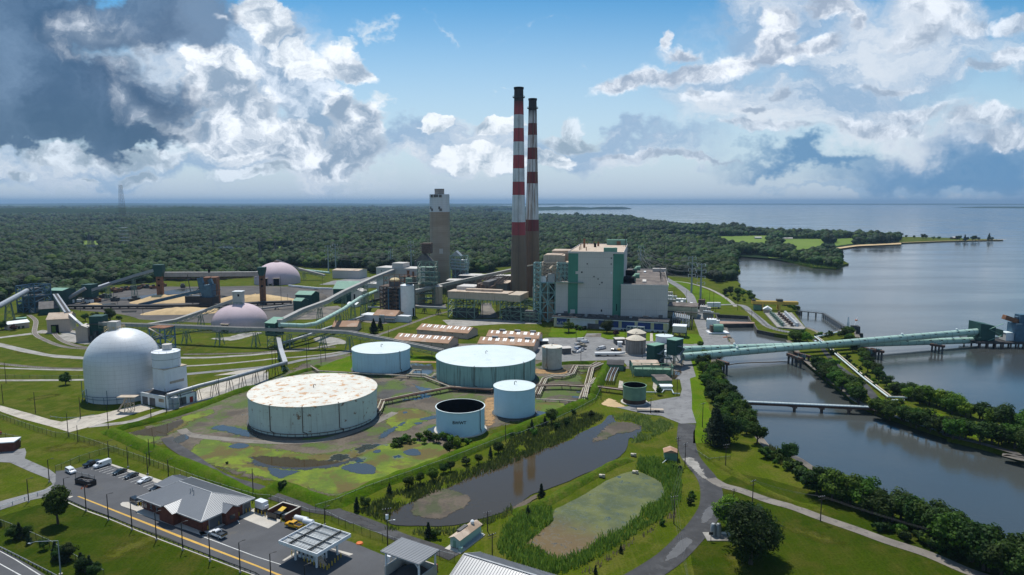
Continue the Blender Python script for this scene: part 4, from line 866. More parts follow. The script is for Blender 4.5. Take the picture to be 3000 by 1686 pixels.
# boiler back annex with tan roofs, left of the tall block
FB=14; xl,zb=f('a3',300,935,FB); t3=thing_at('precipitator_house','beige stepped duct house with two tan roofs left of the boiler house','power station building',FM.A,FM.rot)
xr=x0-.4; bx('wall','duct_dark',t3,xl,xr,FB,FB+30,zL*.9,zb); b=MB(); b.box(xl-.4,xr,FB-.5,FB+30.5,zb,zb+.8); b.obj('roof','tan_roof',t3)
a0,z0_=f('a3',312,905,FB); a1=f('a3',530,905,FB)[0]; b=MB(); b.prism([(a0,FB+2),(a1,FB+2),(a1-2,FB+20),(a0+2,FB+20)],zb+.8,z0_+4); b.obj('upper_house','duct_beige',t3); b=MB(); b.box(a0+1,a1-3,FB+3,FB+19,z0_+4,z0_+4.5); b.obj('roof','tan_roof',t3)
a0,z0_=f('a3',405,835,FB+22); bx('upper_house','duct_beige',t3,a0,xr,FB+21,FB+42,zb,z0_+2); bx('roof','tan_roof',t3,a0-.3,xr,FB+20.7,FB+42.3,z0_+2,z0_+2.5)
b=MB()
for k in range(5): b.bar((xr-14+k*2.2,FB-8,zb-2-k*5),(xr-8+k*2.2,FB-4,zb-9-k*5),3.4)
b.obj('slanted_duct','duct_beige',t3); b=MB(); b.box(xl,xr,FB+4,FB+28,0,zL*.9); b.obj('lower_wall','duct_beige',t3)
# teal steel frames
t4=thing_at('steel_frame','teal open steel frame of crossed braces beside the boiler house','steel frame',FM.A,FM.rot)
a0,zt=f('p',1662,300,2); a1=f('p',1770,300,2)[0]; b=MB(); lattice(b,a0,a1,2,10,0,zt,12,.8,1,1); b.obj('stair_frame','steel_teal',t4)
a2_,zt2=f('p',2030,645,2); b=MB(); lattice(b,a1+.5,a2_,2,12,0,zt2,4,.85,2,1,True,.8); b.obj('lower_frame','steel_teal',t4)
a3_,zt3=f('p',2040,300,4); b=MB(); lattice(b,a1+1,a3_,5,14,zt2+.5,zt3,6,.5,2,1); b.obj('upper_frame','duct_beige',t4); 
b=MB(); lattice(b,a3_+1,xr,3,10,zL+1,zt3,4,.5,3,1); b.obj('upper_frame','steel_teal',t4)
b=MB(); b.box(a1,a3_+16,2,14,zt2,zt2+.4); b.obj('platform','steel_teal',t4)
q0,qz=f('p',1780,625,3); q1=f('p',1870,625,3)[0]; bx('container','white_panel',t4,q0,q1,3,8,zt2+.4,zt2+5); q0=f('p',1898,625,3)[0]; q1=f('p',2020,625,3)[0]; bx('container','pipe_grey',t4,q0,q1,3,8,zt2+.4,zt2+7)
b=MB(); b.bar(f('p',1550,350,6)[:1]+(6,f('p',1550,350,6)[1]),(a0,6,f('p',1660,325,6)[1]),.9); b.obj('boom','pipe_cream',t4)
b=MB(); b.box(a1+2,a2_-2,7,30,0,zt2*.55); b.box(a1+1,a1+6,13,30,0,zt2); b.obj('hopper','duct_beige',t4); b=MB(); b.box(a1+1,xr,15,45,0,zt3-2); b.obj('boiler_casing','duct_dark',t4)
b=MB(); b.tube([(a2_-8,5,3),(a2_-8,5,zt2*.5)],.9,8); b.obj('pipe','rust',t4)
# long beige flue duct on green legs
FD=Face(G('p',190,1232),G('p',1435,1300)); t=thing_at('flue_duct','long beige box duct raised on green crossed steel legs','duct',FD.A,FD.rot); f2=FD.f
zt=f2('p',190,792)[1]; zb_=f2('p',190,905)[1]; xe=f2('p',1215,815)[0]; DD=FD.roof('p',265,752,zt)[1]
bx('duct_body','duct_beige',t,0,xe,0,DD,zb_,zt); b=MB(); b.box(-.3,xe+.2,-.3,DD+.3,zt+.01,zt+.5); b.obj('roof','tan_roof',t)
xe2=f2('p',1435,815)[0]; ze=f2('p',1430,965)[1]; b=MB(); b.box(xe+.02,xe2,-1,DD+8,ze,zt-.3); b.obj('end_box','duct_beige',t); bx('roof_duct','tan_roof',t,f2('p',440,770)[0],xe-8,DD*.45,DD*.8,zt+.5,zt+2.2)
a0,zz=f2('p',360,690,DD); a1=f2('p',660,690,DD)[0]; bx('fan_house','metal_grey',t,a0,a1,DD-3,DD+14,zb_,zz)
b=MB(); [b.box(a1+.4+k*2.8,a1+2.6+k*2.8,DD+2,DD+14,zb_,zz+2-k*.4) for k in range(5)]; b.obj('cooler','steel_brown',t)
a4,z4=f2('p',900,570,DD+30); bx('fan_house','duct_dark',t,f2('p',770,650,DD)[0],f2('p',880,650,DD)[0],DD+2,DD+42,zb_,zz+4)
b=MB(); [b.bar((a1-2+k*3,DD+12,zz+1),(a1+k*3,DD+30,zz+6),.35) for k in range(8)]; [b.bar((a1-6,DD+12+k*4,zz+2+k*.6),(a1+22,DD+12+k*4,zz+2+k*.6),.4) for k in range(5)]; b.obj('roof_frame','steel_brown',t)
xs=[f2('p',x_,1240)[0] for x_ in (195,340,510,645)]; b=MB()
for i in range(3): lattice(b,xs[i],xs[i+1],0,DD,0,zb_,3,.7,1,1)
b.obj('leg_frame','steel_green',t); xs=[f2('p',x_,1260)[0] for x_ in (1085,1185,1270,1435)]; b=MB()
for i in range(3): lattice(b,xs[i],xs[i+1],0,DD+4,0,(zb_ if i<2 else ze),4,.65,1,1)
b.obj('leg_frame','steel_green',t); b=MB(); lattice(b,f2('p',645,1240)[0],f2('p',1085,1240)[0],0,DD,zb_-3.6,zb_-.2,1,.5,8,1); b.obj('truss','steel_green',t)
b=MB(); [b.bar((f2('p',x_,1200)[0],DD*.6,0),(f2('p',x_,1200)[0],DD*.6,zb_),.4) for x_ in (955,975,1000,1030,720)]; b.obj('column','steel_brown',t)
b=MB(); b.box(f2('p',255,1240)[0],f2('p',620,1240)[0],2,DD-2,0,zb_*.42); b.box(f2('p',1100,1240)[0],f2('p',1425,1240)[0],3,DD,0,zb_*.55); b.obj('mill_and_shade_box','steel_dark',t)  # right box is a dark filler added to deepen the shade under the duct
# green pipe racks at the foot of the chimneys
t=thing_at('pipe_rack','low green pipe rack with grey tank in front of the chimneys','pipe rack',G('p',1450,1310),FD.rot); b=MB(); lattice(b,0,14,0,10,0,HZ(G('p',1450,1310),'p',1145),3,.5,2,1); lattice(b,-1,17,11,20,0,HZ(G('p',1450,1310),'p',960),4,.5,2,1); b.obj('frame','steel_green',t); b=MB(); b.lathe([(3.5,16),(3.5,27),(.1,28)],20,9,14); b.obj('tank','duct_beige',t,True)
b=MB(); b.box(2,12,2,8,1,9); b.obj('machine','duct_dark',t)
# long grey ducts behind
def plain(name,label,cat,tl,xl,yl,xr,yr,ytop,depth,m,mr,zbase=0,legs=None,group=None,parap=0):
    F=Face(G(tl,xl,yl),G(tl,xr,yr)); t=thing_at(name,label,cat,F.A,F.rot,group); w_,z_=F.w,F.f(tl,xl,ytop)[1]
    bx('wall',m,t,0,w_,0,depth,zbase,z_); bx('roof',mr,t,-.25,w_+.25,-.25,depth+.25,z_+.01,z_+.35)
    if legs: b=MB(); lattice(b,0,w_,0,depth,0,zbase,1,.5,max(2,int(w_/9)),1); b.obj('leg_frame',legs,t)
    return t,F,w_,z_
plain('gas_duct','long grey gas duct behind the beige duct, right of the scrubber','duct','q',1950,700,2560,710,400,14,'duct_dark','metal_grey',14,'steel_green')
plain('duct_house','low grey flat house with dark edges right of the scrubber chimney','building','q',1660,690,1965,700,400,22,'duct_dark','metal_grey')
plain('duct_house','small grey house with pale roof right beside the absorber vessel','building','q',1450,760,1750,765,485,16,'duct_dark','metal_grey')
plain('duct_house','tan roofed grey box building left of the tall chimney foot','building','q',2345,800,2500,805,530,26,'duct_dark','tan_roof')
# blue and white administration building
FA=Face(G('b3',420,264),G('b3',1560,328)); t=thing_at('administration_building','long low building with blue, white and cream panels under a dark flat roof','building',FA.A,FA.rot); f3=FA.f
za=f3('b3',412,172)[1]; wa=FA.w; bx('wall','cream',t,0,wa,0,17,0,za); b=MB(); b.box(-1.2,wa+1,-1.6,17,za,za+1.0); b.obj('roof','black_roof',t); bx('roof_edge','white_panel',t,-1.2,wa+1,-1.75,-1.62,za-.1,za+.45)
for (xa_,xb_,m_) in [(450,552,'blue_panel'),(556,580,'glass'),(583,838,'white_panel'),(870,1072,'blue_panel'),(1104,1235,'blue_panel'),(1266,1396,'blue_panel'),(1430,1522,'blue_panel')]:
    a=f3('b3',xa_,230)[0]; c=f3('b3',xb_,230)[0]; bx('white_panel' if m_=='white_panel' else ('window' if m_=='glass' else 'blue_panel'),m_,t,a,c,-.08,.02,1.8 if m_=='blue_panel' else 0,za-.05)
bx('plinth','white_panel',t,f3('b3',870,300)[0],wa,-.1,.03,0,1.75)
a=f3('b3',1162,300)[0]; c=f3('b3',1337,300)[0]; b=MB(); b.box(a,c,-4,-.2,3.6,4.1); [b.bar((a+(c-a)*k/5,-3.8,0),(a+(c-a)*k/5,-3.8,3.6),.4) for k in range(6)]; b.obj('porch','white_panel',t)
for xx in (477,527,1455): a,z=f3('b3',xx,220); b=MB(); b.bar((a-1.3,-.15,z+.8),(a-1.3,-.15,z-.8),.35); b.bar((a-1.3,-.15,z-.8),(a+1.3,-.15,z-.8),.35); b.bar((a+1.3,-.15,z+.8),(a+1.3,-.15,z-.8),.35); b.obj('emblem','white_panel',t)
for xx in (784,818,855): a=f3('b3',xx,300)[0]; bx('loading_door','duct_dark',t,a-1.8,a+1.6,-.6,-.05,0,3.8)
for k in range(14): rf(t,FA,za+1,'b3',480+k*78+(k*37)%40,158+k*1.6+(k*13)%12,2+(k%3),2,1+(k%2),'duct_dark' if k%3 else 'pipe_grey')
# cluttered yard right of the turbine hall
t=thing_at('switch_house','tan low building with brown roof and pipes right of the turbine hall','building',G('r',235,380),FA.rot); b=MB(); b.box(0,24,0,22,0,9); b.obj('wall','cream',t); bx('roof','dark_roof',t,-.3,24.3,-.3,22.3,9,9.5); b=MB(); [b.box(1+k*4,3+k*4,24,30,0,8+k%3) for k in range(5)]; b.obj('transformer','white_paint',t); bx('platform','steel_dark',t,-2,42,-5,-1,5,5.4)
t=thing_at('pipe_bundle','bundle of pale blue pipes on a rack beside the blue building','pipe rack',G('r',245,540),FA.rot); b=MB(); [b.tube([(2+k*1.5,24,9-k*.2),(3+k*1.5,6,9-k*.2),(3+k*1.5,3,2)],.55,8) for k in range(9)]; b.obj('pipe','pipe_grey',t); b=MB(); lattice(b,1,17,4,22,0,8,2,.3,3,3); b.obj('rack','steel_dark',t)
plain('filter_house','small grey house on dark legs with a white roof by the yard road','building','r',300,640,465,650,500,9,'metal_grey','white_paint',3.5,'steel_dark')
def dist_pts(n,t,x0,x1,y0,y1,seed):
    rr=random.Random(seed); return [G(t,rr.uniform(x0,x1),rr.uniform(y0,y1)) for _ in range(n)]
# transformers and equipment along the road
def equip(p,rot,w_,d_,h_,m1,m2,label,nm='transformer'):
    t=thing_at(nm,label,'transformer' if nm=='transformer' else 'equipment',p,rot,None)
    bx('cabinet',m1,t,-w_/2,w_/2,-d_/2,d_/2,.3,h_); bx('base','concrete',t,-w_/2-.5,w_/2+.5,-d_/2-.5,d_/2+.5,0,.3)
    b=MB(); [b.tube([(-w_/3+k*w_/3,0,h_),(-w_/3+k*w_/3,0,h_+1.6)],.22,8) for k in range(3)]; b.obj('bushing',m2,t)
    b=MB(); [b.box(-w_/2-.35,-w_/2-.02,-d_/2+.3+k*.8,-d_/2+.5+k*.8,.8,h_-.5) for k in range(int(d_/.8))]; b.obj('radiator',m1,t); return t
TR=[('r',670,250,6,5,8,'steel_brown','rust','brown transformer, farthest in the row along the plant road'),('r',690,325,6,6,7,'metal_grey','white_paint','grey transformer after the brown one along the plant road'),('r',745,330,5,5,6,'metal_grey','white_paint','pale transformer on the water side of the row, near its far end'),
('r',735,400,6,6,8,'pipe_grey','steel_dark','grey transformer in the middle of the row along the plant road'),('r',775,400,5,5,7,'pipe_grey','rust','grey transformer beside the small square basin corner'),('r',790,525,7,7,9,'white_paint','rust','white transformer with pinkish top near the basin walkway'),('r',850,500,5,5,6,'white_paint','steel_dark','small white cabinet beside the white pinkish transformer'),
('r',410,215,9,6,6,'white_paint','steel_dark','white cabinet behind the tan switch house'),('r',470,270,7,6,5,'white_paint','steel_dark','white cabinet at the road edge by the switch house'),('r',470,330,6,8,5,'pipe_grey','steel_dark','pale cabinet in front of the road edge cabinet'),('r',300,200,8,5,4,'pipe_grey','steel_dark','grey cooler behind the turbine hall corner'),('r',265,105,6,4,4,'metal_grey','steel_dark','isolated grey cabinet on the grass behind the turbine hall'),('r',260,150,6,4,4,'white_paint','steel_dark','isolated white cabinet on the grass behind the turbine hall'),('r',400,420,9,6,6,'steel_brown','white_paint','brown pump set beside the pipe bundle'),('r',350,470,6,5,5,'duct_dark','white_paint','dark pump set in front of the pipe bundle'),('r',330,140,4,3,2.4,'white_paint','steel_dark','tiny white box on the grass behind the switch house')]
for a in TR: equip(G(a[0],a[1],a[2]),FA.rot,a[3],a[4],a[5]*.8,a[6],a[7],a[8])
t=thing_at('horizontal_vessel','ribbed green horizontal vessel on a white slab by the inlet','vessel',G('r',860,590),0); b=MB(); b.box(-7,8,-4,5,0,1.2); b.obj('slab','white_paint',t); b=MB(); b.tube([(-3,0,4),(4,0,4)],3,20); b.obj('drum','roof_green',t,True); b=MB(); b.box(-5,-3.4,-2,2,1.2,6); b.obj('end_frame','steel_brown',t)
t=thing_at('trailer','white box trailer on dark legs by the plant road junction','trailer',G('r',818,275),0); bx('body','white_paint',t,-6,6,-1.5,1.5,1.4,5.5); bx('leg','steel_dark',t,-5,-4,-1,1,0,1.4); bx('leg','steel_dark',t,4,5,-1,1,0,1.4)
# yellow gantry crane
A=G('r',1432,300); B=G('r',1640,305); u=(B-A); t=thing_at('gantry_crane','yellow gantry crane with two legs over the intake','crane',A,math.atan2(u.y,u.x)); L_=u.length; h=HZ(A,'r',185)
b=MB(); b.box(-9,L_+16,-1,1,h-2.6,h); b.box(-9,L_+16,3,5,h-2.6,h); b.obj('girder','yellow_steel',t)
for x_ in (0,L_): b=MB(); b.bar((x_,-3,0),(x_,0,h-2.6),1.6); b.bar((x_,7,0),(x_,4,h-2.6),1.6); b.bar((x_,-3,.6),(x_,7,.6),1); b.obj('leg','yellow_steel',t)
b=MB(); b.box(L_-2,L_+3,-.5,4.5,h,h+2); b.box(-9,-6,0,4,h,h+1.4); b.obj('trolley','steel_dark',t)
plain('intake_shed','teal shed with brown roof left of the gantry crane','shed','r',1315,290,1420,300,228,9,'roof_green','dark_roof')
F=Face(G('r',1445,330),G('r',1545,335)); t=thing_at('intake_shed','small grey shed with white pitched roof under the gantry crane','shed',F.A,F.rot); b=MB(); b.box(0,F.w,0,7,0,3); b.obj('wall','ware_wall',t); b=MB(); b.gable(-.5,F.w+.5,-.5,7.5,3,3.1,5.4,'y'); b.obj('roof','white_paint',t)
# intake deck with pumps
q=L('r',1460,345,1800,340,1975,535,1940,552,1620,525); o_=q[0].copy(); b=MB(); b.prism([((v-o_).x,(v-o_).y) for v in q],.15,.9); tag(b.obj('intake_deck','gravel',loc=o_),'grey concrete intake deck carrying rows of pumps','deck')
for r_,(xa_,ya_,xb_,yb_,nn,mm,lab) in enumerate([(1535,350,1680,500,9,'steel_green','green vertical pump'),(1720,355,1860,500,10,'white_paint','white horizontal filter drum'),(1640,360,1800,500,7,'steel_brown','brown valve block')]):
    base=None
    for k in range(nn):
        p=G('r',xa_+(xb_-xa_)*k/(nn-1),ya_+(yb_-ya_)*k/(nn-1),.9); lb=f'{nth(k)} {lab} from the crane end of its row on the intake deck'
        if base is None:
            base=E('intake_pump',lb,'pump',p,0,lab+'s on the intake deck'); b=MB(); b.lathe([(1.5,0),(1.5,.5),(.8,.6),(.8,2.4),(1.1,2.5),(1.1,3),(.1,3.3)],14); b.obj('motor',mm,base,True); b=MB(); b.tube([(0,0,1),(3.2,-.5,1)],.5,8); b.obj('pipe','pipe_grey',base)
        else: clone(base,p,label=lb)
# corral walkway
def walkway(pts,w_,z,label,posts=True,m='steel_dark'):
    o=pts[0].copy(); o.z=0; t=E('walkway',label,'jetty',o); P=[p-o for p in pts]; b=MB()
    for i in range(len(P)-1): b.bar(P[i]+Vector((0,0,z-P[i].z)),P[i+1]+Vector((0,0,z-P[i+1].z)),w_,.5)
    b.obj('deck',m,t); b=MB(); r=MB()
    for i in range(len(P)-1):
        L_=(P[i+1]-P[i]).length; k=max(1,int(L_/6)); d=(P[i+1]-P[i]); d.z=0; d.normalize(); s=Vector((-d.y,d.x,0))*w_/2
        for j in range(k+1):
            p=P[i].lerp(P[i+1],j/k); p.z=0
            for sg in (-1,1): b.bar(p+s*sg+Vector((0,0,-5)),p+s*sg+Vector((0,0,z)),.45); r.bar(p+s*sg+Vector((0,0,z)),p+s*sg+Vector((0,0,z+1.3)),.12)
        for sg in (-1,1): a=P[i].copy(); c=P[i+1].copy(); a.z=c.z=z+1.3; r.bar(a+s*sg,c+s*sg,.1)
    b.obj('piles',m,t); r.obj('railing','pole_steel',t); return t
walkway(L('b4',300,128,330,125,560,148,740,262,800,310),2.4,1.2,'dark timber walkway curving round the intake pool')
walkway(L('r',1700,245,1760,225,1880,262),2.2,1.0,'short dark jetty behind the gantry crane')
t=thing_at('river_light','small white navigation mast with orange floats on the walkway end','mast',G('b4',800,300)); b=MB(); b.lathe([(1.3,0),(1,6),(.5,10)],10); b.bar((6,3,1),(10,6,9),.3); b.obj('mast','white_paint',t); b=MB(); b.box(-3,0,-2,1,0,3); b.box(3,8,-1,2,0,3.4); b.obj('base','steel_dark',t); b=MB(); b.box(8.2,9.6,4.6,6,6.2,7); b.obj('marker','orange',t)
for k,(xx,yy) in enumerate(((903,372),(935,388))): p=G('b4',xx,yy,WZ); b=MB(); [b.tube([(math.cos(a)*1.6,math.sin(a)*1.6,-3),(math.cos(a)*.8,math.sin(a)*.8,8-4*k)],.5,7) for a in (0,1.05,2.1,3.14,4.2,5.2)]; tag(b.obj('dolphin_piles','steel_dark',loc=p),['tall','short'][k]+' cluster of dark timber piles off the embankment','mooring piles')
# ---------------------------------------------------------------- storage tanks
mat('tank_rusty',(.56,.63,.56),.8,var=.06,scale=.15,streak=((.20,.16,.10),.38),blot=((.22,.13,.07),.22,.35),lines=[('z',2.6,.02,.2)])
mat('roof_rusty',(.64,.62,.55),.85,var=.08,scale=.1,blot=((.48,.27,.13),.46,.3),nscale=.9)
mat('tank_blue',(.46,.66,.74),.7,var=.05,scale=.1,streak=((.14,.18,.18),.36),lines=[('a',.12,.05,.15)])
mat('tank_bluegreen',(.26,.42,.38),.75,var=.08,scale=.1,streak=((.07,.09,.075),.6),lines=[('a',.12,.05,.12)])
mat('tank_clean',(.48,.68,.77),.65,var=.04,scale=.1,streak=((.2,.26,.28),.2))
mat('roof_white',(.58,.66,.67),.6,var=.05,scale=.1,blot=((.50,.58,.58),.35,.12)); mat('tank_beige',(.46,.46,.40),.8,var=.08,streak=((.22,.16,.10),.45),blot=((.25,.15,.08),.2,.4)); mat('tank_green',(.14,.25,.17),.8,var=.12,streak=((.09,.05,.03),.35))
mat('tank_rust_base',(.075,.045,.03),.9,var=.3); mat('cone_roof',(.56,.50,.40),.85,var=.08,lines=[('a',.262,.07,.3)]); mat('conc_stained',(.25,.22,.195),.9,var=.1,streak=((.10,.08,.065),.6))
def tank(label,tx,xl,xr,tb,yb,tt,yt,wall,roof,drops=(),ring=False,stair=False,open_=False,vent=True,cone=.6,curb=None,xm=None,rust=0):
    """xl,xr silhouette (tile,x) ; yb front foot row; yt front rim row"""
    XL=px(xl[0],xl[1],0)[0]; XR=px(xr[0],xr[1],0)[0]; YB=px(tb,0,yb)[1]; XM=(XL+XR)/2
    fr=G('o',XM,YB); r=(XR-XL)/2/FL*fr.y
    for _ in range(6):
        cy=fr.y+r; fdist=cy*cP+CH*sP*.92; r=(XR-XL)/2/FL*fdist*.992; cx=(XM-1500)/FL*fdist; 
    c=Vector((cx,fr.y+r,0)); h=HZ(Vector((cx,fr.y,0)),tt,yt)
    e=E('storage_tank' if not open_ else 'open_tank',label,'tank',c)
    b=MB(); b.lathe([(r,0),(r,h)],96)
    if open_: b.lathe([(r-.12,h),(r-.12,.3),(.05,.3)],96)
    b.obj('wall',wall,e,True)
    b=MB(); b.lathe([(r+.02,h-.25),(r+.28,h-.2),(r+.28,h+.06),(r-.15,h+.08)],96); b.obj('rim',curb or roof or wall,e)
    if open_:
        b=MB(); b.lathe([(r-.14,h-.05),(r-.14,.35),(.02,.35)],96); b.obj('lining','black_in',e,True)
    else:
        b=MB(); b.lathe([(r+.05,h+.02),(r*.66,h+cone*.45+.03),(r*.33,h+cone*.8),(.02,h+cone)],96); b.obj('roof',roof,e,True)
        if vent: b=MB(); b.tube([(0,0,h+cone-.2),(0,0,h+cone+1.3),(.6,0,h+cone+1.6),(.9,0,h+cone+1.0)],.16,7); b.obj('vent_pipe','steel_dark',e)
    for (tl,x_) in drops:
        X=px(tl,x_,0)[0]; s=max(-.98,min(.98,((X-1500)/FL*(fr.y+r*.1)*1.03-cx)/r)); a=math.asin(s); p=Vector((math.sin(a)*(r+.18),-math.cos(a)*(r+.18),0)); q=Vector((math.sin(a+.06)*(r+.18),-math.cos(a+.06)*(r+.18),0))
        b=MB(); b.bar((p.x,p.y,h-.1),(p.x,p.y,2.2),.22); b.bar((p.x,p.y,2.2),(q.x,q.y,1.6),.22); b.bar((q.x,q.y,1.6),(q.x,q.y,.5),.22); b.bar((p.x,p.y,h),(p.x*.97,p.y*.97,h+.2),.3); b.obj('drop_pipe','pipe_rust',e)
    if ring:
        b=MB(); a0,a1,K=ring
        pts=[(math.sin(a0+(a1-a0)*k/K)*(r+.9),-math.cos(a0+(a1-a0)*k/K)*(r+.9),1.6) for k in range(K+1)]
        b.tube(pts,.13,6)
        for p in pts[::2]: b.bar((p[0],p[1],0),(p[0],p[1],1.6),.14)
        b.obj('ring_pipe','pipe_rust',e)
    if rust: b=MB(); b.lathe([(r+.02,0),(r+.03,rust)],96); b.obj('rust_band','tank_rust_base',e,True)
    b=MB(); b.lathe([(r+1.0,.02),(r+.95,.3),(r,.32)],64); b.obj('footing','steel_dark' if not curb else 'concrete',e)
    if stair:
        b=MB(); a0,a1=stair; K=24; pv=None
        for k in range(K+1):
            a=a0+(a1-a0)*k/K; p=(math.sin(a)*(r+.5),-math.cos(a)*(r+.5),h*k/K)
            if pv: b.bar(pv,p,.5,.12); b.bar((pv[0],pv[1],pv[2]+1),(p[0],p[1],p[2]+1),.07)
            pv=p
        b.obj('stair','steel_dark',e)
    return e,c,r,h
tank('biggest tank, its pale flat roof streaked with rust, nearest the marsh','b2',('b1',2535),('b2',1211),'b2',1383,'b2',1076,'tank_rusty','roof_rusty',[('b2',140),('b2',482),('b2',815)],ring=(-1.0,1.25,40),cone=.5)
tank('pale blue tank with white roof behind the rusty one','b2',('b2',972),('b2',1550),'b2',756,'b2',540,'tank_blue','roof_white',[('b2',1445)],cone=.5)
tank('wide green-stained tank with white roof, in the middle of the farm','b2',('b2',1812),('b3',238),'b2',905,'b2',672,'tank_bluegreen','roof_white',[('b2',2200),('b3',122)],cone=.9)
tank('plain light blue tank with white roof right of the open tank','b2',('b2',2393),('b3',233),'b3',1198,'b3',914,'tank_clean','roof_white',cone=.4)
e,c,r,h=tank('light blue tank without a roof, lettered BWWT, black inside','b2',('b2',1811),('b2',2302),'b2',1385,'b2',1138,'tank_clean',None,[('b2',2248)],open_=True,curb='roof_white')
cu=bpy.data.curves.new('lettering','FONT'); cu.body='BWWT'; cu.size=1.75; cu.extrude=.02; cu.align_x='CENTER'; cu.offset=.04
to=bpy.data.objects.new('lettering',cu); C.objects.link(to)
bpy.context.view_layer.update(); me=bpy.data.meshes.new_from_object(to); bpy.data.objects.remove(to)
for v in me.vertices:
    x,y,z=v.co; a=x/r+.03; rr=r+.06+z; v.co=(math.sin(a)*rr,-math.cos(a)*rr,h*.55+y)
me.materials.append(MT['pole_dark']); to=bpy.data.objects.new('lettering',me); C.objects.link(to); to.parent=e
tank('slim stained tank with a cream roof on orange soil','b3',('b3',302),('b3',502),'b3',706,'b3',486,'tank_beige','roof_rusty',[('b3',350)],cone=.4)
tank('small green tank without a roof, rusty at the foot','b3',('b3',1119),('b3',1349),'b3',1060,'b3',884,'tank_green',None,open_=True,curb='tank_green',rust=2.2)
tank('far one of the two stained concrete tanks with cone roofs','b3',('b3',1156),('b3',1348),'b3',500,'b3',343,'conc_stained','cone_roof',cone=2.6,curb='steel_brown')
tank('near one of the two stained concrete tanks with cone roofs','b3',('b3',1142),('b3',1346),'b3',556,'b3',410,'conc_stained','cone_roof',cone=2.8,curb='steel_brown')
tank('squat white tank behind the green towers','b3',('b3',1450),('b3',1620),'b3',440,'b3',372,'white_paint','roof_white',cone=.5)
tank('small white tank half hidden between the two green towers','b3',('b3',1525),('b3',1600),'b3',590,'b3',520,'white_paint','roof_white',cone=.3)
# ---------------------------------------------------------------- big silver storage dome
def domething(name,label,tx,xl,xr,yb,ytop,m,cyl_h,group=None):
    XL=px(tx,xl,0)[0] if not isinstance(xl,tuple) else px(xl[0],xl[1],0)[0]; XR=px(tx,xr,0)[0] if not isinstance(xr,tuple) else px(xr[0],xr[1],0)[0]; XM=(XL+XR)/2; YB=px(tx,0,yb)[1]
    fr=G('o',XM,YB); r=(XR-XL)/2/FL*fr.y; cx=0
    for _ in range(6): cy=fr.y+r; fd=cy*cP+(CH-cyl_h)*sP; r=(XR-XL)/2/FL*fd*.985; cx=(XM-1500)/FL*fd
    c=Vector((cx,fr.y+r,0)); H=HZ(c,tx,ytop)
    e=E(name,label,'dome',c,0,group); pr=[(r,0),(r,cyl_h)]
    for i in range(1,22): a=math.pi/2*i/21; pr.append((max(.02,r*math.cos(a)),cyl_h+(H-cyl_h)*math.sin(a)))
    b=MB(); b.lathe(pr,96); b.obj('shell',m,e,True); return e,c,r,H
e,c,r,H=domething('storage_dome','big silver metal storage dome standing on a tall round wall','b1',890,1596,1050,284,'dome_silver',16.5)
b=MB(); K=60
for zz in (3.6,2.4):
    pts=[(math.cos(2*math.pi*k/K)*(r+1.1),math.sin(2*math.pi*k/K)*(r+1.1),zz) for k in range(K+1)]; b.tube(pts,.13,5)
for k in range(0,K,3): a=2*math.pi*k/K; b.bar((math.cos(a)*(r+1.1),math.sin(a)*(r+1.1),0),(math.cos(a)*(r+1.1),math.sin(a)*(r+1.1),3.6),.16)
for dx in (-1,-.6,.1): a=math.pi*1.5+dx*.9; b.bar((math.cos(a)*(r+1.2),math.sin(a)*(r+1.2),0),(math.cos(a)*(r+1.2),math.sin(a)*(r+1.2),7 if dx>-1 else 10),.2)
b.obj('ring_pipe','steel_blue',e); bx('top_box','metal_grey',e,-5.5,-1,-2,2,H-1,H+3.6); b=MB(); lattice(b,-6.6,.2,-3,3,H-1.2,H+1.2,1,.2,3,1); b.obj('top_rail','gold',e)
domeC,domeR,domeH=c,r,H
# white tower with the small round tank beside the dome
F=Face(G('b1',1668,920,5.5),G('b1',1888,862,5.5)); p0=F.A
t=E('silo_tower','white block tower carrying a white round tank beside the silver dome','building',p0,F.rot); g0=F.f('b1',1668,920)
zt=F.f('b1',1668,703)[1]; w_=F.w; A2=G('b1',1515,688,zt); v=A2-p0; dpt=v.dot(F.n); bx('wall','white_paint',t,0,w_,0,max(9,dpt),0,zt); bx('roof','duct_beige',t,-.2,w_+.2,-.2,max(9,dpt)+.2,zt,zt+.3)
a,z=F.f('b1',1708,850); a1,z1=F.f('b1',1850,790); b=MB(); vs=[F.f('b1',1708,845),F.f('b1',1852,810),F.f('b1',1852,785),F.f('b1',1708,820)]; b.quad(*[(q[0],-.06,q[1]) for q in vs]); b.obj('tan_stripe','duct_beige',t)
rr=w_*.54; zr=GH('b1',1685,545,p0+F.n*5).z; cx,cy=w_*.5,rr+.3; b=MB(); b.lathe([(rr,zt+.3),(rr,zr)],48,cx,cy); b.lathe([(rr+.1,zr),(rr+.1,zr+.3),(.02,zr+.9)],48,cx,cy); b.obj('round_tank','silo_white',t,True); b=MB(); b.lathe([(2.2,zr+.3),(2.2,zr+3.4),(.02,zr+3.6)],20,cx+1.5,cy+1); b.obj('filter_drum','metal_grey',t)
b=MB(); b.lathe([(rr+.15,zr+1.3),(rr+.25,zr+1.3),(rr+.25,zr+1.4)],48,cx,cy); [b.bar((cx+math.cos(k*.52)*(rr+.2),cy+math.sin(k*.52)*(rr+.2),zr),(cx+math.cos(k*.52)*(rr+.2),cy+math.sin(k*.52)*(rr+.2),zr+1.4),.08) for k in range(12)]; b.obj('railing','pole_steel',t)
F2=Face(G('b1',1420,1040),G('b1',1690,1092)); t2=E('silo_annex','low white annex with grey shutters at the foot of the block tower','building',F2.A,F2.rot); z2=F2.f('b1',1420,932)[1]; z2=min(z2,6.5); bx('wall','white_paint',t2,0,F2.w,0,13,0,z2); bx('roof','black_roof',t2,.3,F2.w-.3,.3,12.7,z2,z2+.05)
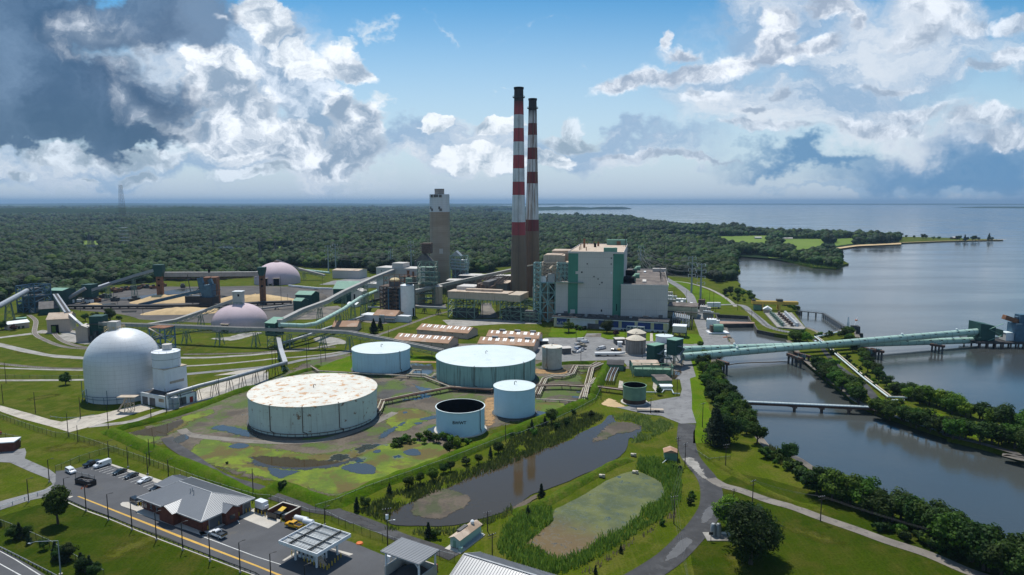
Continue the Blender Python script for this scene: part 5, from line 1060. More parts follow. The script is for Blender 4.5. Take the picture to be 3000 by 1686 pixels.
b=MB(); b.box(-.2,F2.w+.2,-.2,.3,z2,z2+.35); b.box(-.2,.3,.3,13.2,z2,z2+.35); b.box(F2.w-.3,F2.w+.2,.3,13.2,z2,z2+.35); b.obj('parapet','white_paint',t2)
for xx in (1462,1535): a=F2.f('b1',xx,1020)[0]; bx('shutter','duct_dark',t2,a-1.9,a+1.9,-.08,.03,0,3.8)
a=F2.f('b1',1625,1030)[0]; bx('wall_mark','tan_roof',t2,a-1.8,a+1.8,-.06,.03,2.6,4.2)
F3=Face(G('b1',1696,1094),G('b1',1985,1010)); t3=E('silo_annex','long low white wing with a grey shutter under the pipe gallery','building',F3.A,F3.rot); bx('wall','white_paint',t3,0,F3.w,0,9,0,z2*.85); bx('roof','black_roof',t3,.2,F3.w-.2,.2,8.8,z2*.85,z2*.85+.05); a=F3.f('b1',1840,1010)[0]; bx('shutter','duct_dark',t3,a-1.8,a+1.8,-.08,.03,0,3.6); a=F3.f('b1',1925,990)[0]; bx('shutter','red_paint',t3,a-.9,a+.9,-.08,.03,0,2.8)
for xx in (1728,1775): p=G('b1',xx,1085); t4=E('water_tank',['left','right'][xx>1750]+' one of two small blue upright tanks in front of the white annex','tank',p); b=MB(); b.lathe([(1.3,0),(1.3,4.6),(.9,5.2),(.02,5.4)],20); b.obj('shell','pipe_grey',t4,True); b=MB(); b.lathe([(1.32,2.2),(1.38,2.2),(1.38,2.4),(1.32,2.4)],20); b.obj('band','steel_blue',t4)
# lattice tower between dome and silo
p=G('b1',1590,905); t=E('lattice_tower','blue-grey steel lattice tower with tan zigzag stairs beside the silver dome','steel frame',p,R(-14)); zt=HZ(p,'b1',290); b=MB(); lattice(b,-4.6,4.6,2,9,0,zt,6,.5,1,1); b.obj('frame','steel_blue',t)
b=MB(); [b.bar((-4 if k%2 else 4,1.2,zt*.3+k*zt*.1),(4 if k%2 else -4,1.2,zt*.3+(k+1)*zt*.1),1.1,.25) for k in range(7)]; b.obj('stair','pipe_cream',t); b=MB(); [b.box(-7.5,-1,0,6,zt*.35+k*3.4,zt*.35+.3+k*3.4) for k in range(3)]; b.obj('platform','rust',t); b=MB(); b.box(-4.8,4.8,1.6,9,zt,zt+.3); b.obj('top_platform','rust',t)
t=E('lattice_gantry','small brown steel gantry with sloping chute on the concrete drive','steel frame',G('b1',1305,1120)); b=MB(); lattice(b,-1.5,1.5,-1.5,1.5,0,7,2,.2,1,1); b.box(-4.5,4,-2,2,7,7.3); b.bar((-5.5,0,0),(-1,0,6.5),.6); b.obj('frame','duct_beige',t)
# pink domes
def pinkdome(label,tx,xl,xr,yb,yt,doors):
    e,c,r,H=domething('coal_dome',label,tx,xl,xr,yb,yt,'dome_pink',4,'pinkish grey storage domes')
    for (tl,x_,w_,h_) in doors:
        X=px(tl,x_,0)[0]; s=((X-1500)/FL*(c.y-r*.5)*1.0-c.x)/r; s=max(-.95,min(.95,s)); a=math.asin(s)
        ca,sa=math.cos(a),math.sin(a); b=MB(); q=[(-w_/2,-r-1.6),(w_/2,-r-1.6),(w_/2,-r+4),(-w_/2,-r+4)]; q=[(x*ca-y*sa,x*sa+y*ca) for x,y in q]; b.prism(q,0,h_); b.obj('portal','black_in',e)
        b=MB(); q=[(-w_/2-1,-r-1.9),(w_/2+1,-r-1.9),(w_/2+1,-r+4),(-w_/2-1,-r+4)]; q=[(x*ca-y*sa,x*sa+y*ca) for x,y in q]; b.prism(q,h_+.01,h_+.5); b.obj('portal_roof','duct_beige',e)
    return e,c,r,H
e,cA,rA,HA=pinkdome('nearer pinkish dome with a square white cap house on top','b1',2144,('b2',106),325,30,[('b1',2280,4.5,6)])
b=MB(); b.box(-3.4,3.4,-3,3,HA-1.5,HA+9); b.obj('cap_house','metal_grey',e); b=MB(); b.box(-3.7,3.9,-3.3,3.3,HA+9,HA+9.4); b.obj('cap_roof','white_paint',e); bx('window','black_in',e,.4,1.8,-3.06,-2.9,HA+5.5,HA+7.3); b=MB(); lattice(b,-4.2,4.2,-5,-3.2,HA-2,HA+1,1,.18,2,1); b.obj('stair','steel_green',e)
e,cB,rB,HB=pinkdome('farther pinkish dome at the back of the coal yard','a2',-10,441,1158,922,[('a2',112,6,8),('a2',225,6,8),('a2',168,2,2)])
b=MB(); b.lathe([(3,HB-.6),(3,HB+1.2),(.02,HB+2)],16); b.obj('cap','steel_brown',e)
# ---------------------------------------------------------------- conveyors
def conveyor(label,pts,w_,h_,legs,m='belt_grey',lm='steel_green',top=None,brace=True,truss=True,name='conveyor',round_=False,legw=.35,spread=1.6):
    """pts world 3D (centre of deck); legs = list of fractions along the whole run"""
    o=Vector((pts[0].x,pts[0].y,0)); t=E(name,label,'conveyor',o); P=[p-o for p in pts]; b=MB()
    if round_: b.tube(P,w_/2,18); b.obj('gallery',m,t,True)
    else:
        for i in range(len(P)-1): b.bar(P[i],P[i+1],w_,h_)
        b.obj('gallery',m,t)
        if top:
            c=MB()
            for i in range(len(P)-1): c.bar(P[i]+Vector((0,0,h_/2+.05)),P[i+1]+Vector((0,0,h_/2+.05)),w_*.42,.12)
            c.obj('belt',top,t)
    Ls=[(P[i+1]-P[i]).length for i in range(len(P)-1)]; T_=sum(Ls)
    if round_:
        c=MB(); k=0
        while k*6.4<T_:
            s=k*6.4; i=0
            while i<len(Ls)-1 and s>Ls[i]: s-=Ls[i]; i+=1
            d=(P[i+1]-P[i]).normalized(); q=P[i]+d*s; c.tube([q,q+d*.28],w_/2+.09,18,False); k+=1
        c.obj('hoop','steel_green' if round_ is True else round_,t)
    if truss:
        c=MB()
        for i in range(len(P)-1):
            k=max(1,int(Ls[i]/4)); dz=Vector((0,0,-h_/2-2.0)); d=(P[i+1]-P[i]); dn=Vector((-d.y,d.x,0)).normalized()*w_*.42
            for s in (-1,1):
                c.bar(P[i]+dn*s+dz,P[i+1]+dn*s+dz,.22)
                for j in range(k):
                    a=P[i].lerp(P[i+1],j/k)+dn*s; e2=P[i].lerp(P[i+1],(j+1)/k)+dn*s; c.bar(a+dz,e2+Vector((0,0,-h_/2)),.16); c.bar(a+dz,a+Vector((0,0,-h_/2)),.14)
        c.obj('truss',lm,t)
    for fr in legs:
        s=fr*T_; i=0
        while i<len(Ls)-1 and s>Ls[i]: s-=Ls[i]; i+=1
        q=P[i].lerp(P[i+1],s/Ls[i]); d=(P[i+1]-P[i]); d.z=0; d.normalize(); n_=Vector((-d.y,d.x,0)); zt=q.z-h_/2-(2 if truss else 0); c=MB(); g=Vector((q.x,q.y,0))
        for a in (-1,1):
            for b2 in (-1,1): c.bar(g+n_*a*w_*.5*spread+d*b2*1.8+Vector((0,0,0)),g+n_*a*w_*.4+d*b2*.7+Vector((0,0,zt)),legw)
        kk=max(1,int(zt/5)) if brace else 0
        for k in range(kk):
            z0=zt*k/kk; z1=zt*(k+1)/kk; f0=1-k/kk; f1=1-(k+1)/kk
            def cn(a,b2,z,f): return g+n_*a*w_*(.4+(.5*spread-.4)*f)+d*b2*(.7+1.1*f)+Vector((0,0,z))
            for b2 in (-1,1): c.bar(cn(-1,b2,z0,f0),cn(1,b2,z1,f1),legw*.5); c.bar(cn(1,b2,z0,f0),cn(-1,b2,z1,f1),legw*.5)
            for a in (-1,1): c.bar(cn(a,-1,z1,f1),cn(a,1,z1,f1),legw*.5); c.bar(cn(a,-1,z0,f0),cn(a,1,z1,f1),legw*.5)
        c.obj('trestle',lm,t)
    return t
def CP(t,x,yfoot,ytop): p=G(t,x,yfoot); q=GH(t,x,ytop,p); return q
def CPt(t,x,y,depth): return GH(t,x,y,Vector((0,depth,0)))
K1=[CP('b1',1000,405,232),CP('b1',1200,400,243),CP('b1',1765,430,262),CP('b1',2475,465,289),CP('b2',120,470,292),CP('b2',340,480,300),CP('b2',830,490,318),CP('b2',940,500,325),CP('b2',1340,540,400),CP('b2',1880,600,513)]
conveyor('long straight conveyor gallery passing over the silver dome to the small green tower',K1[:5],3.6,2.2,[.3,.52,.72,.93],'belt_grey','steel_green','belt_dark')
conveyor('conveyor gallery bending down from the small green tower behind the tanks',K1[4:],3.4,2.0,[.12,.3,.45,.6,.8],'belt_grey','steel_green','belt_dark')
conveyor('conveyor climbing to the cap house of the nearer pinkish dome',[CP('b1',1470,400,252),CP('b1',1765,335,205),CP('b1',2070,285,100),Vector((cA.x-2,cA.y-1,HA+3))],3.4,2.0,[.28,.62],'belt_grey','steel_green')
cr=Vector((0,Face(G('q',258,800),G('q',925,835)).A.y-3,0))
conveyor('straight conveyor climbing from the small green tower to the grey crusher house',[CP('b2',235,470,218),CP('b2',460,330,105),CP('a2',710,1570,1318),CP('a2',880,1500,1225),CP('a2',1180,1420,1085),GH('a2',1390,1003,cr)],3.4,2.6,[.3,.48,.62,.85],'belt_grey','steel_green')
conveyor('curved pale green tube gallery rising from the small green tower to the crusher house',[CP('b2',235,480,250),CP('b2',480,430,258),CP('b2',600,400,238),CP('b2',700,360,190),CP('b2',800,310,135),CP('b2',880,270,92),CP('a2',1050,1480,1280),GH('a2',1215,1212,cr)],3.0,2.2,[.3,.45,.6,.8],'tube_green','steel_green',round_='belt_grey',truss=False)
conveyor('low silver pipe gallery running behind the brown-roofed shed',[CP('b2',255,470,436),CP('b2',520,400,355),CP('b2',700,335,288),CP('b2',1120,190,150)],2.0,1.4,[.2,.5,.8],'galv','steel_green',truss=False)
conveyor('steep chute gallery dropping from the small green tower to the pipe bend',[CP('b2',225,480,380),CP('b2',250,610,500),CP('b2',295,715,635)],2.6,2.0,[.55,.97],'galv','steel_green')
conveyor('long silver pipe gallery on thin posts leading to the white annex',[CP('b2',290,720,632),CP('b1',2576,835,712),CP('b1',2300,925,790),CP('b1',2000,1000,865),CP('b1',1680,1090,960)],2.0,1.5,[.12,.22,.34,.46,.57,.68,.8,.93],'galv','wood_pole',round_='pole_steel',truss=False,spread=1.0,legw=.2,brace=False)
sd_=Vector((0,720,0))
conveyor('long conveyor climbing from the white silo towards the tall chimneys',[CPt('q',915,665,620),CPt('q',1380,560,650),CPt('q',1760,478,675),CPt('q',2570,305,708)],3.6,2.8,[.3,.6,.85],'belt_grey','steel_dark')
conveyor('short conveyor coming down beside the steel vessel frame',[CP('q',120,900,850),CP('q',440,880,765)],3,2,[.3],'belt_dark','steel_green')
conveyor('pale pipe bridge from the white silo to the green steel legs',[CP('q',915,1030,930),CP('q',1450,1080,955)],2.2,1.6,[.3,.75],'galv','steel_dark',truss=False)
conveyor('pale pipe bridge left of the steel vessel frame',[CP('q',100,1060,940),CP('q',385,1050,940)],1.8,1.2,[.1],'galv','steel_dark',truss=False)
# left yard
conveyor('grey conveyor tube entering at the left edge up to the blue steel frame',[CP('a1',-120,1620,1412),CP('a1',0,1560,1360),CP('a1',270,1440,1212)],4.2,3,[.5],'galv','steel_blue',round_='pole_steel',truss=False)
conveyor('grey conveyor rising to the dark headhouse on the rusty pillar',[CP('a1',905,1330,1205),CP('a1',1110,1290,1135),CP('a1',1350,1290,1060),CP('a1',1555,1300,1003)],3.6,2.6,[.3,.66],'galv','steel_green')
conveyor('short grey conveyor climbing from the yard to the dark leaning tower',[CP('a1',650,1345,1308),CP('a1',860,1335,1185)],3.4,2.4,[],'galv','steel_dark',round_='pole_steel',truss=False)
conveyor('steep twin chute from the green hall over the beige gabled shed',[CP('a1',558,1400,1252),CP('b1',680,300,130)],4.2,2,[.8],'galv','steel_green','belt_dark')
conveyor('thin grey chute from the steep chute end to the grey gabled hut',[CP('b1',700,310,145),CP('b1',770,330,210),CP('b1',900,400,312)],1.8,1.4,[.5],'galv','steel_green',truss=False)
conveyor('brown trestle gallery between the two rusty pillars',[CP('a1',1650,1290,1046),CP('a1',2150,1262,1044),CP('a2',30,1240,1040)],5,4.6,[.5],'belt_grey','steel_brown',legw=.6)
for (lab,tl,xc,yf,w_,yb_,yt_,wh) in [('rusty concrete pillar carrying the left dark headhouse','a1',1609,1300,52,1058,950,95),('rusty concrete pillar carrying the right dark headhouse','a2',67,1332,50,1048,975,76)]:
    p=G(tl,xc,yf); mp=GH(tl,xc+w_/2,yf,p).x-GH(tl,xc-w_/2,yf,p).x; zb_=HZ(p,tl,yb_); zt=HZ(p,tl,yt_); hw=mp*wh/w_/2; t=E('conveyor_pillar',lab,'pillar',p,R(6))
    b=MB(); b.box(-mp/2,mp/2,0,mp,0,zb_); b.obj('pillar','rust',t); bx('opening','black_in',t,-1,1,-.08,.1,zb_*.55,zb_*.63); bx('opening','black_in',t,-1,1,-.08,.1,zb_*.80,zb_*.86)
    b=MB(); b.add([(-hw*.6,-1,zb_-1),(hw*.6,-1,zb_-1),(hw*.6,mp+1,zb_-1),(-hw*.6,mp+1,zb_-1),(-hw,-1,zb_+5),(hw,-1,zb_+5),(hw,mp+1,zb_+5),(-hw,mp+1,zb_+5),(-hw,-1,zt),(hw,-1,zt),(hw,mp+1,zt),(-hw,mp+1,zt)],[(0,3,2,1),(0,1,5,4),(1,2,6,5),(2,3,7,6),(3,0,4,7),(4,5,9,8),(5,6,10,9),(6,7,11,10),(7,4,8,11),(8,9,10,11)]); b.obj('headhouse','dark_green',t)
p=G('a1',2122,1345); t=E('conveyor_pillar','rusty pillar behind the blue stacker','pillar',p,R(6)); b=MB(); b.box(-6,6,0,10,0,HZ(p,'a1',1078)); b.obj('pillar','rust',t); bx('opening','black_in',t,-1,1,-.08,.1,30,33)
# stacker
A=G('a1',1400,1372); Bp=CP('a1',2050,1372,1205); t=E('stacker','blue stacker machine with a long inclined boom','machine',Vector((Bp.x,Bp.y,0))); o=Vector((Bp.x,Bp.y,0))
b=MB(); b.bar(A-o+Vector((0,0,1.5)),Bp-o,3.2,2.6); b.obj('boom','steel_blue',t); b=MB(); b.bar(A-o+Vector((0,0,3.1)),Bp-o+Vector((0,0,1.6)),2.2,.3); b.obj('belt','tan_roof',t)
w1_=GH('a1',2150,1300,o).x-o.x; hh=HZ(o,'a1',1150); b=MB(); b.box(2,w1_,-4,6,0,hh); b.bar((1,0,hh*.4),(-3,0,HZ(o,'a1',1080)),4); b.bar((8,0,hh),(6,0,hh*1.25),3); b.obj('body','steel_blue',t); b=MB(); b.box(-2,w1_+1,-6,8,0,hh*.45); b.obj('lower_body','belt_dark',t)
x0_=GH('a1',1880,1350,o).x-o.x; b=MB(); b.box(x0_,x0_+14,-3,3,4,10); b.obj('cab','belt_dark',t); bx('cab_roof','galv',t,x0_,x0_+14,-3.2,3.2,10.01,10.6); b=MB(); [b.bar((x0_+6,0,12),(x0_+24+k*4,0,28-k*6),.5) for k in range(4)]; [b.bar((x0_+6+k*8,0,0),(x0_+2+k*9,0,30-k*3),.5) for k in range(4)]; b.obj('strut','steel_dark',t)
t=E('elevated_track','long dark elevated rail beam along the coal yard','track',G('a1',700,1395)); o=G('a1',700,1395); P=[v-o for v in L('a1',680,1392,1200,1392,1900,1385,2300,1375)+L('a2',40,1355,360,1345)]; b=MB(); [b.bar(P[i]+Vector((0,0,2.5)),P[i+1]+Vector((0,0,2.5)),6,1.6) for i in range(len(P)-1)]; b.obj('beam','belt_dark',t); b=MB(); [b.bar(P[0].lerp(P[-1],k/26)+Vector((0,-2,0)),P[0].lerp(P[-1],k/26)+Vector((0,-2,2)),1.2) for k in range(27)]; b.obj('posts','steel_brown',t)
# blue steel frame and green halls at far left
p=G('a1',270,1432); t=E('transfer_station','open blue steel transfer frame at the left edge of the yard','steel frame',p,R(-8)); s_m=(GH('a1',380,1432,p).x-GH('a1',180,1432,p).x); h=HZ(p,'a1',1165); b=MB(); lattice(b,-s_m/2,s_m/2,0,18,0,h,5,.8,3,1); b.obj('frame','steel_blue',t); b=MB(); b.box(-s_m*.32,s_m*.42,2,15,h*.5,h*.62); b.box(-s_m*.3,s_m*.3,3,14,h*.15,h*.5); b.box(-s_m*.1,s_m*.3,3,12,h*.68,h*.9); b.obj('hopper','steel_dark',t); bx('wall','metal_grey',t,s_m*.1,s_m*.36,1,10,0,h*.18); b=MB(); b.box(-s_m*.62,-s_m*.3,2,12,0,h*.3); b.obj('side_house','dark_green',t)
def shedg(name,label,tl,xl,yl,xr,yr,ye,depth,m,mr,rise=2.5,axis='x',doors=(),door_m='black_in',ov=.4,cat='building',group=None):
    F=Face(G(tl,xl,yl),G(tl,xr,yr)); t=E(name,label,cat,F.A,F.rot,group); ze=F.f(tl,xl,ye)[1]; w_=F.w
    b=MB(); b.gable(0,w_,0,depth,0,ze,ze+rise-.06,axis); b.obj('wall',m,t)
    b=MB()
    if axis=='x':
        ym=depth/2
        for (y0,y1) in ((-ov,ym),(depth+ov,ym)):
            zl=ze-ov*rise/ym; b.add([(-ov,y0,zl),(w_+ov,y0,zl),(w_+ov,y1,ze+rise),(-ov,y1,ze+rise),(-ov,y0,zl+.25),(w_+ov,y0,zl+.25),(w_+ov,y1,ze+rise+.25),(-ov,y1,ze+rise+.25)],[(0,1,2,3),(4,7,6,5),(0,4,5,1),(1,5,6,2),(2,6,7,3),(3,7,4,0)])
    else:
        xm=w_/2
        for (x0,x1) in ((-ov,xm),(w_+ov,xm)):
            zl=ze-ov*rise/xm; b.add([(x0,-ov,zl),(x1,-ov,ze+rise),(x1,depth+ov,ze+rise),(x0,depth+ov,zl),(x0,-ov,zl+.25),(x1,-ov,ze+rise+.25),(x1,depth+ov,ze+rise+.25),(x0,depth+ov,zl+.25)],[(0,3,2,1),(4,5,6,7),(0,1,5,4),(1,2,6,5),(2,3,7,6),(3,0,4,7)])
    b.obj('roof',mr,t)
    for (xa_,xb_,y_) in doors: a=F.f(tl,xa_,yl)[0]; c=F.f(tl,xb_,yl)[0]; z=F.f(tl,(xa_+xb_)/2,y_)[1]; bx('door',door_m,t,a,c,-.1,.05,0,z)
    return t,F,ze,w_
shedg('transfer_tower','tall dark green building with light green roof behind the twin chute','a1',490,1352,638,1356,1208,16,'dark_green','roof_green',1.5)
shedg('dark_shed','long low dark green shed with grey roof beside the twin chute','b1',398,155,605,140,92,20,'dark_green','duct_dark',5)
t,F,ze,w_=shedg('rail_shed','beige gabled shed with a dark rail portal','b1',478,332,712,318,198,20,'ware_wall','tan_roof',3.5,'x',[(518,596,248)]); bx('daylight','field',t,F.f('b1',522,300)[0],F.f('b1',562,300)[0],-.16,-.11,.1,F.f('b1',540,262)[1])
shedg('gabled_hut','small grey hut with a front gable below the thin chute','b1',768,422,888,418,280,8,'ware_wall','metal_grey',1.6,'y')
shedg('office_hut','long low beige office with white roof at the left edge','b1',85,302,298,275,246,9,'ware_wall','white_paint',1.6,'x',[(180,205,262),(222,248,258)],'glass')
shedg('teal_hut','tiny teal hut with flat roof behind the beige office','b1',165,212,262,205,187,5,'roof_green','roof_green',.4)
F=Face(G('b1',910,408),G('b1',1042,405)); t=E('transfer_tower','dark green tower where the long gallery starts, left of the silver dome','building',F.A,F.rot); z=F.f('b1',920,165)[1]; bx('wall','dark_green',t,0,F.w,0,9,0,z); b=MB(); b.box(-1,F.w+1,-1.6,-.1,z*.68,z*.71); [b.box(1+k*2.6,3+k*2.6,-3,-.1,0,4+k%2*3) for k in range(4)]; b.obj('platform','steel_dark',t)
p=G('a1',880,1330); t=E('transfer_tower','dark leaning transfer tower beneath the grey conveyor','building',p,R(-5)); s_m=GH('a1',930,1300,p).x-GH('a1',828,1300,p).x; h=HZ(p,'a1',1150); bx('wall','dark_green',t,-s_m/2,s_m/2,0,10,h*.3,h); bx('lower_wall','steel_dark',t,-s_m*.4,s_m*.4,1,9,0,h*.3)
F=Face(G('b2',100,470),G('b2',222,480)); t=E('transfer_tower','small dark green tower on legs at the bend of the long conveyor','building',F.A,R(-20)); z=HZ(F.A,'b2',232); z0=HZ(F.A,'b2',358); w_=F.w*.82; b=MB(); b.box(0,w_,0,9,z0,z); b.obj('wall','dark_green',t); b=MB(); b.add([(-.3,-.3,z),(w_+.3,-.3,z),(w_+.3,9.3,z+2.6),(-.3,9.3,z+2.6),(-.3,-.3,z+.3),(w_+.3,-.3,z+.3),(w_+.3,9.3,z+2.9),(-.3,9.3,z+2.9)],[(0,3,2,1),(4,5,6,7),(0,1,5,4),(1,2,6,5),(2,3,7,6),(3,0,4,7)]); b.obj('roof','roof_green',t); b=MB(); lattice(b,.5,w_-.5,1,8,0,z0,2,.35,1,1); b.obj('leg_frame','steel_green',t); bx('window','roof_green',t,w_*.33,w_*.5,-.06,.05,(z0+z)/2,(z0+z)/2+2.5)
t,F,ze,w_=shedg('green_roof_hall','dark green hall with bright green roof behind the straight conveyor','a2',780,1332,1010,1335,1192,26,'dark_green','roof_green',6)
shedg('small_green_building','stepped dark green conveyor house in the yard','a2',378,1420,460,1425,1312,10,'dark_green','roof_green',2); shedg('small_green_building','larger dark green conveyor house behind the stepped one','a2',400,1370,560,1375,1250,16,'dark_green','roof_green',2.5); shedg('small_green_building','grey two-storey hut next to the green-roofed hall','a2',960,1340,1068,1345,1215,10,'metal_grey','metal_grey',2,'y',[(985,1000,1245)])
shedg('grey_plant_building','pale grey process building behind the coal yard','a2',770,1085,1038,1092,1005,24,'metal_grey','tan_roof',1.2)
shedg('grey_plant_building','long low grey store with flat roof in front of the process building','a2',875,1170,1240,1185,1130,18,'metal_grey','metal_grey',1,'x',[(880,1010,1140)],'blue_panel'); shedg('grey_plant_building','white trailer office in the yard by the straight conveyor','a2',915,1372,1010,1378,1345,8,'white_paint','white_paint',1.5)
conveyor('thin conveyor sloping down behind the farther pinkish dome',[Vector((cB.x,cB.y+2,HB+2)),CP('a2',420,1100,985),CP('a2',690,1110,1055)],3,2,[.6],'belt_grey','steel_green')
conveyor('pale green low tube behind the farther pinkish dome',[CP('a2',430,1030,998),CP('a2',740,1060,1030)],3,2,[.4],'tube_green','steel_green',truss=False,round_='belt_grey'); conveyor('thin white pipeline crossing the dark yard',[CP('a2',330,1170,1158),CP('a2',620,1200,1185),CP('a2',770,1200,1190)],1.6,1.6,[.3,.7],'white_paint','steel_dark',truss=False); conveyor('low belt from the yard to the stepped green house',[CP('a2',40,1410,1392),CP('a2',370,1390,1352)],2,1.4,[.5],'belt_grey','steel_dark',truss=False)
# tan warehouses
for (lab,tl,a,bb,ye,yr,dep) in [('tan warehouse farthest back on the left, grey wall towards the viewer','b2',(1620,350),('b2',2130,392),294,256,17),('tan warehouse directly behind the pale blue tank','b2',(1388,452),('b2',1932,493),396,349,17),('tan warehouse at the back on the right','b2',(2322,440),('b3',262,466),362,298,15),('tan warehouse at the front on the right, beside the slim tank','b2',(2235,512),('b3',216,540),436,369,16)]:
    F=Face(G(tl,*a),G(*bb)); t=E('warehouse',lab,'warehouse',F.A,F.rot,'tan roofed warehouses'); ze=F.f(tl,a[0],ye)[1]; w_=F.w; rise=2.8; dd=dep
    b=MB(); b.gable(0,w_,0,dd,0,ze,ze+rise-.06,'x'); b.obj('wall','ware_wall',t); b=MB()
    for (y0,y1) in ((-.5,dd/2),(dd+.5,dd/2)): zl=ze-.5*rise/(dd/2); b.add([(-.5,y0,zl),(w_+.5,y0,zl),(w_+.5,y1,ze+rise),(-.5,y1,ze+rise),(-.5,y0,zl+.2),(w_+.5,y0,zl+.2),(w_+.5,y1,ze+rise+.2),(-.5,y1,ze+rise+.2)],[(0,1,2,3),(4,7,6,5),(0,4,5,1),(1,5,6,2),(2,6,7,3),(3,7,4,0)])
    b.obj('roof','ware_roof',t)
    for k in range(7):
        for d_ in (0,3.6):
            x=w_*(.05+k*.135)+d_; b=MB(); 
            def rz(y): return ze+rise*(y/(dd/2))+.23
            b.quad((x,dd*.24,rz(dd*.24)),(x+1.1,dd*.24,rz(dd*.24)),(x+1.1,dd*.46,rz(dd*.46)),(x,dd*.46,rz(dd*.46))); b.obj('skylight','skylight',t)
    if 'right' in lab:
        for k in range(3): bx('roof_vent','galv',t,w_*(.2+k*.3),w_*(.2+k*.3)+4,dd/2-.8,dd/2+.8,ze+rise+.2,ze+rise+1)
    for k in range(5): bx('wall_lamp','steel_dark',t,w_*(.1+.2*k),w_*(.1+.2*k)+.6,-.35,-.02,ze*.7,ze*.8)
shedg('brown_shed','shed with brown roof and skylights behind the long conveyor','b2',770,318,1015,318,268,16,'ware_wall','ware_roof',3)
shedg('lean_shed','small white-roofed open shed beside the front tan warehouse','b3',292,450,362,450,412,7,'steel_dark','white_paint',.5)
shedg('lean_shed','dark small shed on posts by the slim tank','b3',512,545,595,540,488,6,'duct_dark','metal_grey',.5); shedg('lean_shed','grey container in the yard left of the cone-roofed tanks','b3',1042,450,1135,448,395,6,'duct_dark','metal_grey',.4); shedg('lean_shed','white tool box in front of the grey container','b3',1068,470,1106,470,425,3,'white_paint','white_paint',.3)
# ---------------------------------------------------------------- green towers and the green tubes over the water
def gtower(label,tl,xl,yl,xf,yf,xr,yr,ytop,stairs,legs=0):
    """tower seen corner on: left, front and right ground corners"""
    Lc,Fc,Rc=G(tl,xl,yl),G(tl,xf,yf),G(tl,xr,yr); u=(Rc-Fc); w_=u.length; rot=math.atan2(u.y,u.x); t=E('transfer_tower',label,'building',Fc,rot); un=u.normalized(); nn=Vector((-un.y,un.x,0)); d=max(6,(Lc-Fc).dot(nn)); z=HZ(Fc,tl,ytop)
    bx('wall','dark_green',t,0,w_,0,d,legs,z); b=MB(); b.box(-.3,w_+.3,-.3,d+.3,z,z+.4); b.obj('roof','roof_green',t)
    if legs: b=MB(); lattice(b,.3,w_-.3,.3,d-.3,0,legs,1,.4,1,1); b.obj('leg_frame','steel_green',t)
    b=MB(); n_=stairs; z0=.5; 
    for k in range(n_):
        za=z0+(z*.75)*k/n_; zb_=z0+(z*.75)*(k+1)/n_; xa_,xb_=(w_*.35,w_*1.0) if k%2 else (w_*1.0,w_*.35)
        b.bar((xa_,-1.1,za),(xb_,-1.1,zb_),.9,.2); b.bar((xa_,-1.5,za+1.1),(xb_,-1.5,zb_+1.1),.09); b.box(min(xb_,xb_-1.2),xb_+1,-2,-.1,zb_-.1,zb_+.1)
    b.obj('stair','pole_steel',t); return t,z
gtower('left one of the two dark green towers before the water, with pale logo mark','b3',1387,640,1430,662,1530,640,466,4,0)
tt,zT=gtower('right one of the two dark green towers, where the tubes start','b3',1590,655,1640,680,1716,655,412,5,7)
a=bpy.context.scene.objects
pA=G('b3',1700,668)
# nearer, rising tube : tower -> river tower
def tube_at(t,x,y,depth): return GH(t,x,y,Vector((0,depth,0)))
d0=pA.y+4; pE=G('b4',2270,478,WZ); d1=pE.y+8
pt0=tube_at('b3',1712,570,d0); pt1=tube_at('b4',2160,312,d1)
conveyor('nearer pale green tube gallery rising over the water to the river tower',[pt0,pt1],4.4,4.4,[],'tube_green','steel_green',round_='steel_green',truss=False)
qt0=tube_at('b3',1705,500,d0+14); qt1=tube_at('b4',2115,402,d1+2)
conveyor('farther pale green tube gallery crossing low behind the nearer one',[qt0,qt1],4.4,4.4,[],'tube_green','steel_green',round_='steel_green',truss=False)
for c_,(A_,B_) in enumerate(((pt0,pt1),(qt0,qt1))):
    t=[o for o in C.objects if o.name.startswith('conveyor') and o.get('label','').startswith(['nearer pale green tube','farther pale green tube'][c_])][0]; o=Vector((A_.x,A_.y,0))
    b=MB()
    for k in range(24):
        q=A_.lerp(B_,(k+.5)/24)-o; b.box(q.x-1.2,q.x+1.2,q.y-1.95,q.y-1.5,q.z+.9,q.z+1.5)
    b.obj('hatch','steel_dark',t)
    for k in (.16,.42,.7,.9): q=A_.lerp(B_,k)-o; b=MB(); b.lathe([(.5,q.z+2),(.5,q.z+3),(.8,q.z+3.1),(.1,q.z+3.5)],10,q.x,q.y); b.obj('roof_vent','roof_white',t)
# trestles in the water
def pier(label,tl,xl,yl,xr,yr,capy,top,cnt=4):
    A=G(tl,xl,yl,WZ); B=G(tl,xr,yr,WZ); F=Face(A,B); t=E('tube_pier',label,'pier',Vector((A.x,A.y,WZ)),F.rot,'piers under the tube galleries'); w_=F.w; zc=F.f(tl,xl,capy)[1]-WZ
    for k in range(cnt): b=MB(); b.bar((w_*k/(cnt-1),0,-4),(w_*k/(cnt-1),0,zc-.9),.9); b.obj('pile','steel_dark',t)
    bx('pile_cap','pipe_rust',t,-1.2,w_+1.2,-.9,.9,zc-.9,zc+.6); b=MB()
    for s in (-.8,.8):
        for xx in (.28,.5,.62,.85): b.bar((w_*xx,s,zc+.6),(w_*xx,s,top-WZ),.35)
        for k in range(4): z0=zc+.6+(top-WZ-zc-.6)*k/4; z1=zc+.6+(top-WZ-zc-.6)*(k+1)/4; b.bar((w_*.62,s,z0),(w_*.85,s,z1),.22)
    b.obj('steel_bent','steel_teal',t)
def zt_(t_,x_,A_,B_):
    X=px(t_,x_,0)[0]; best=min(range(101),key=lambda k:abs(proj(*A_.lerp(B_,k/100))[0]-X)); return A_.lerp(B_,best/100).z-2.2
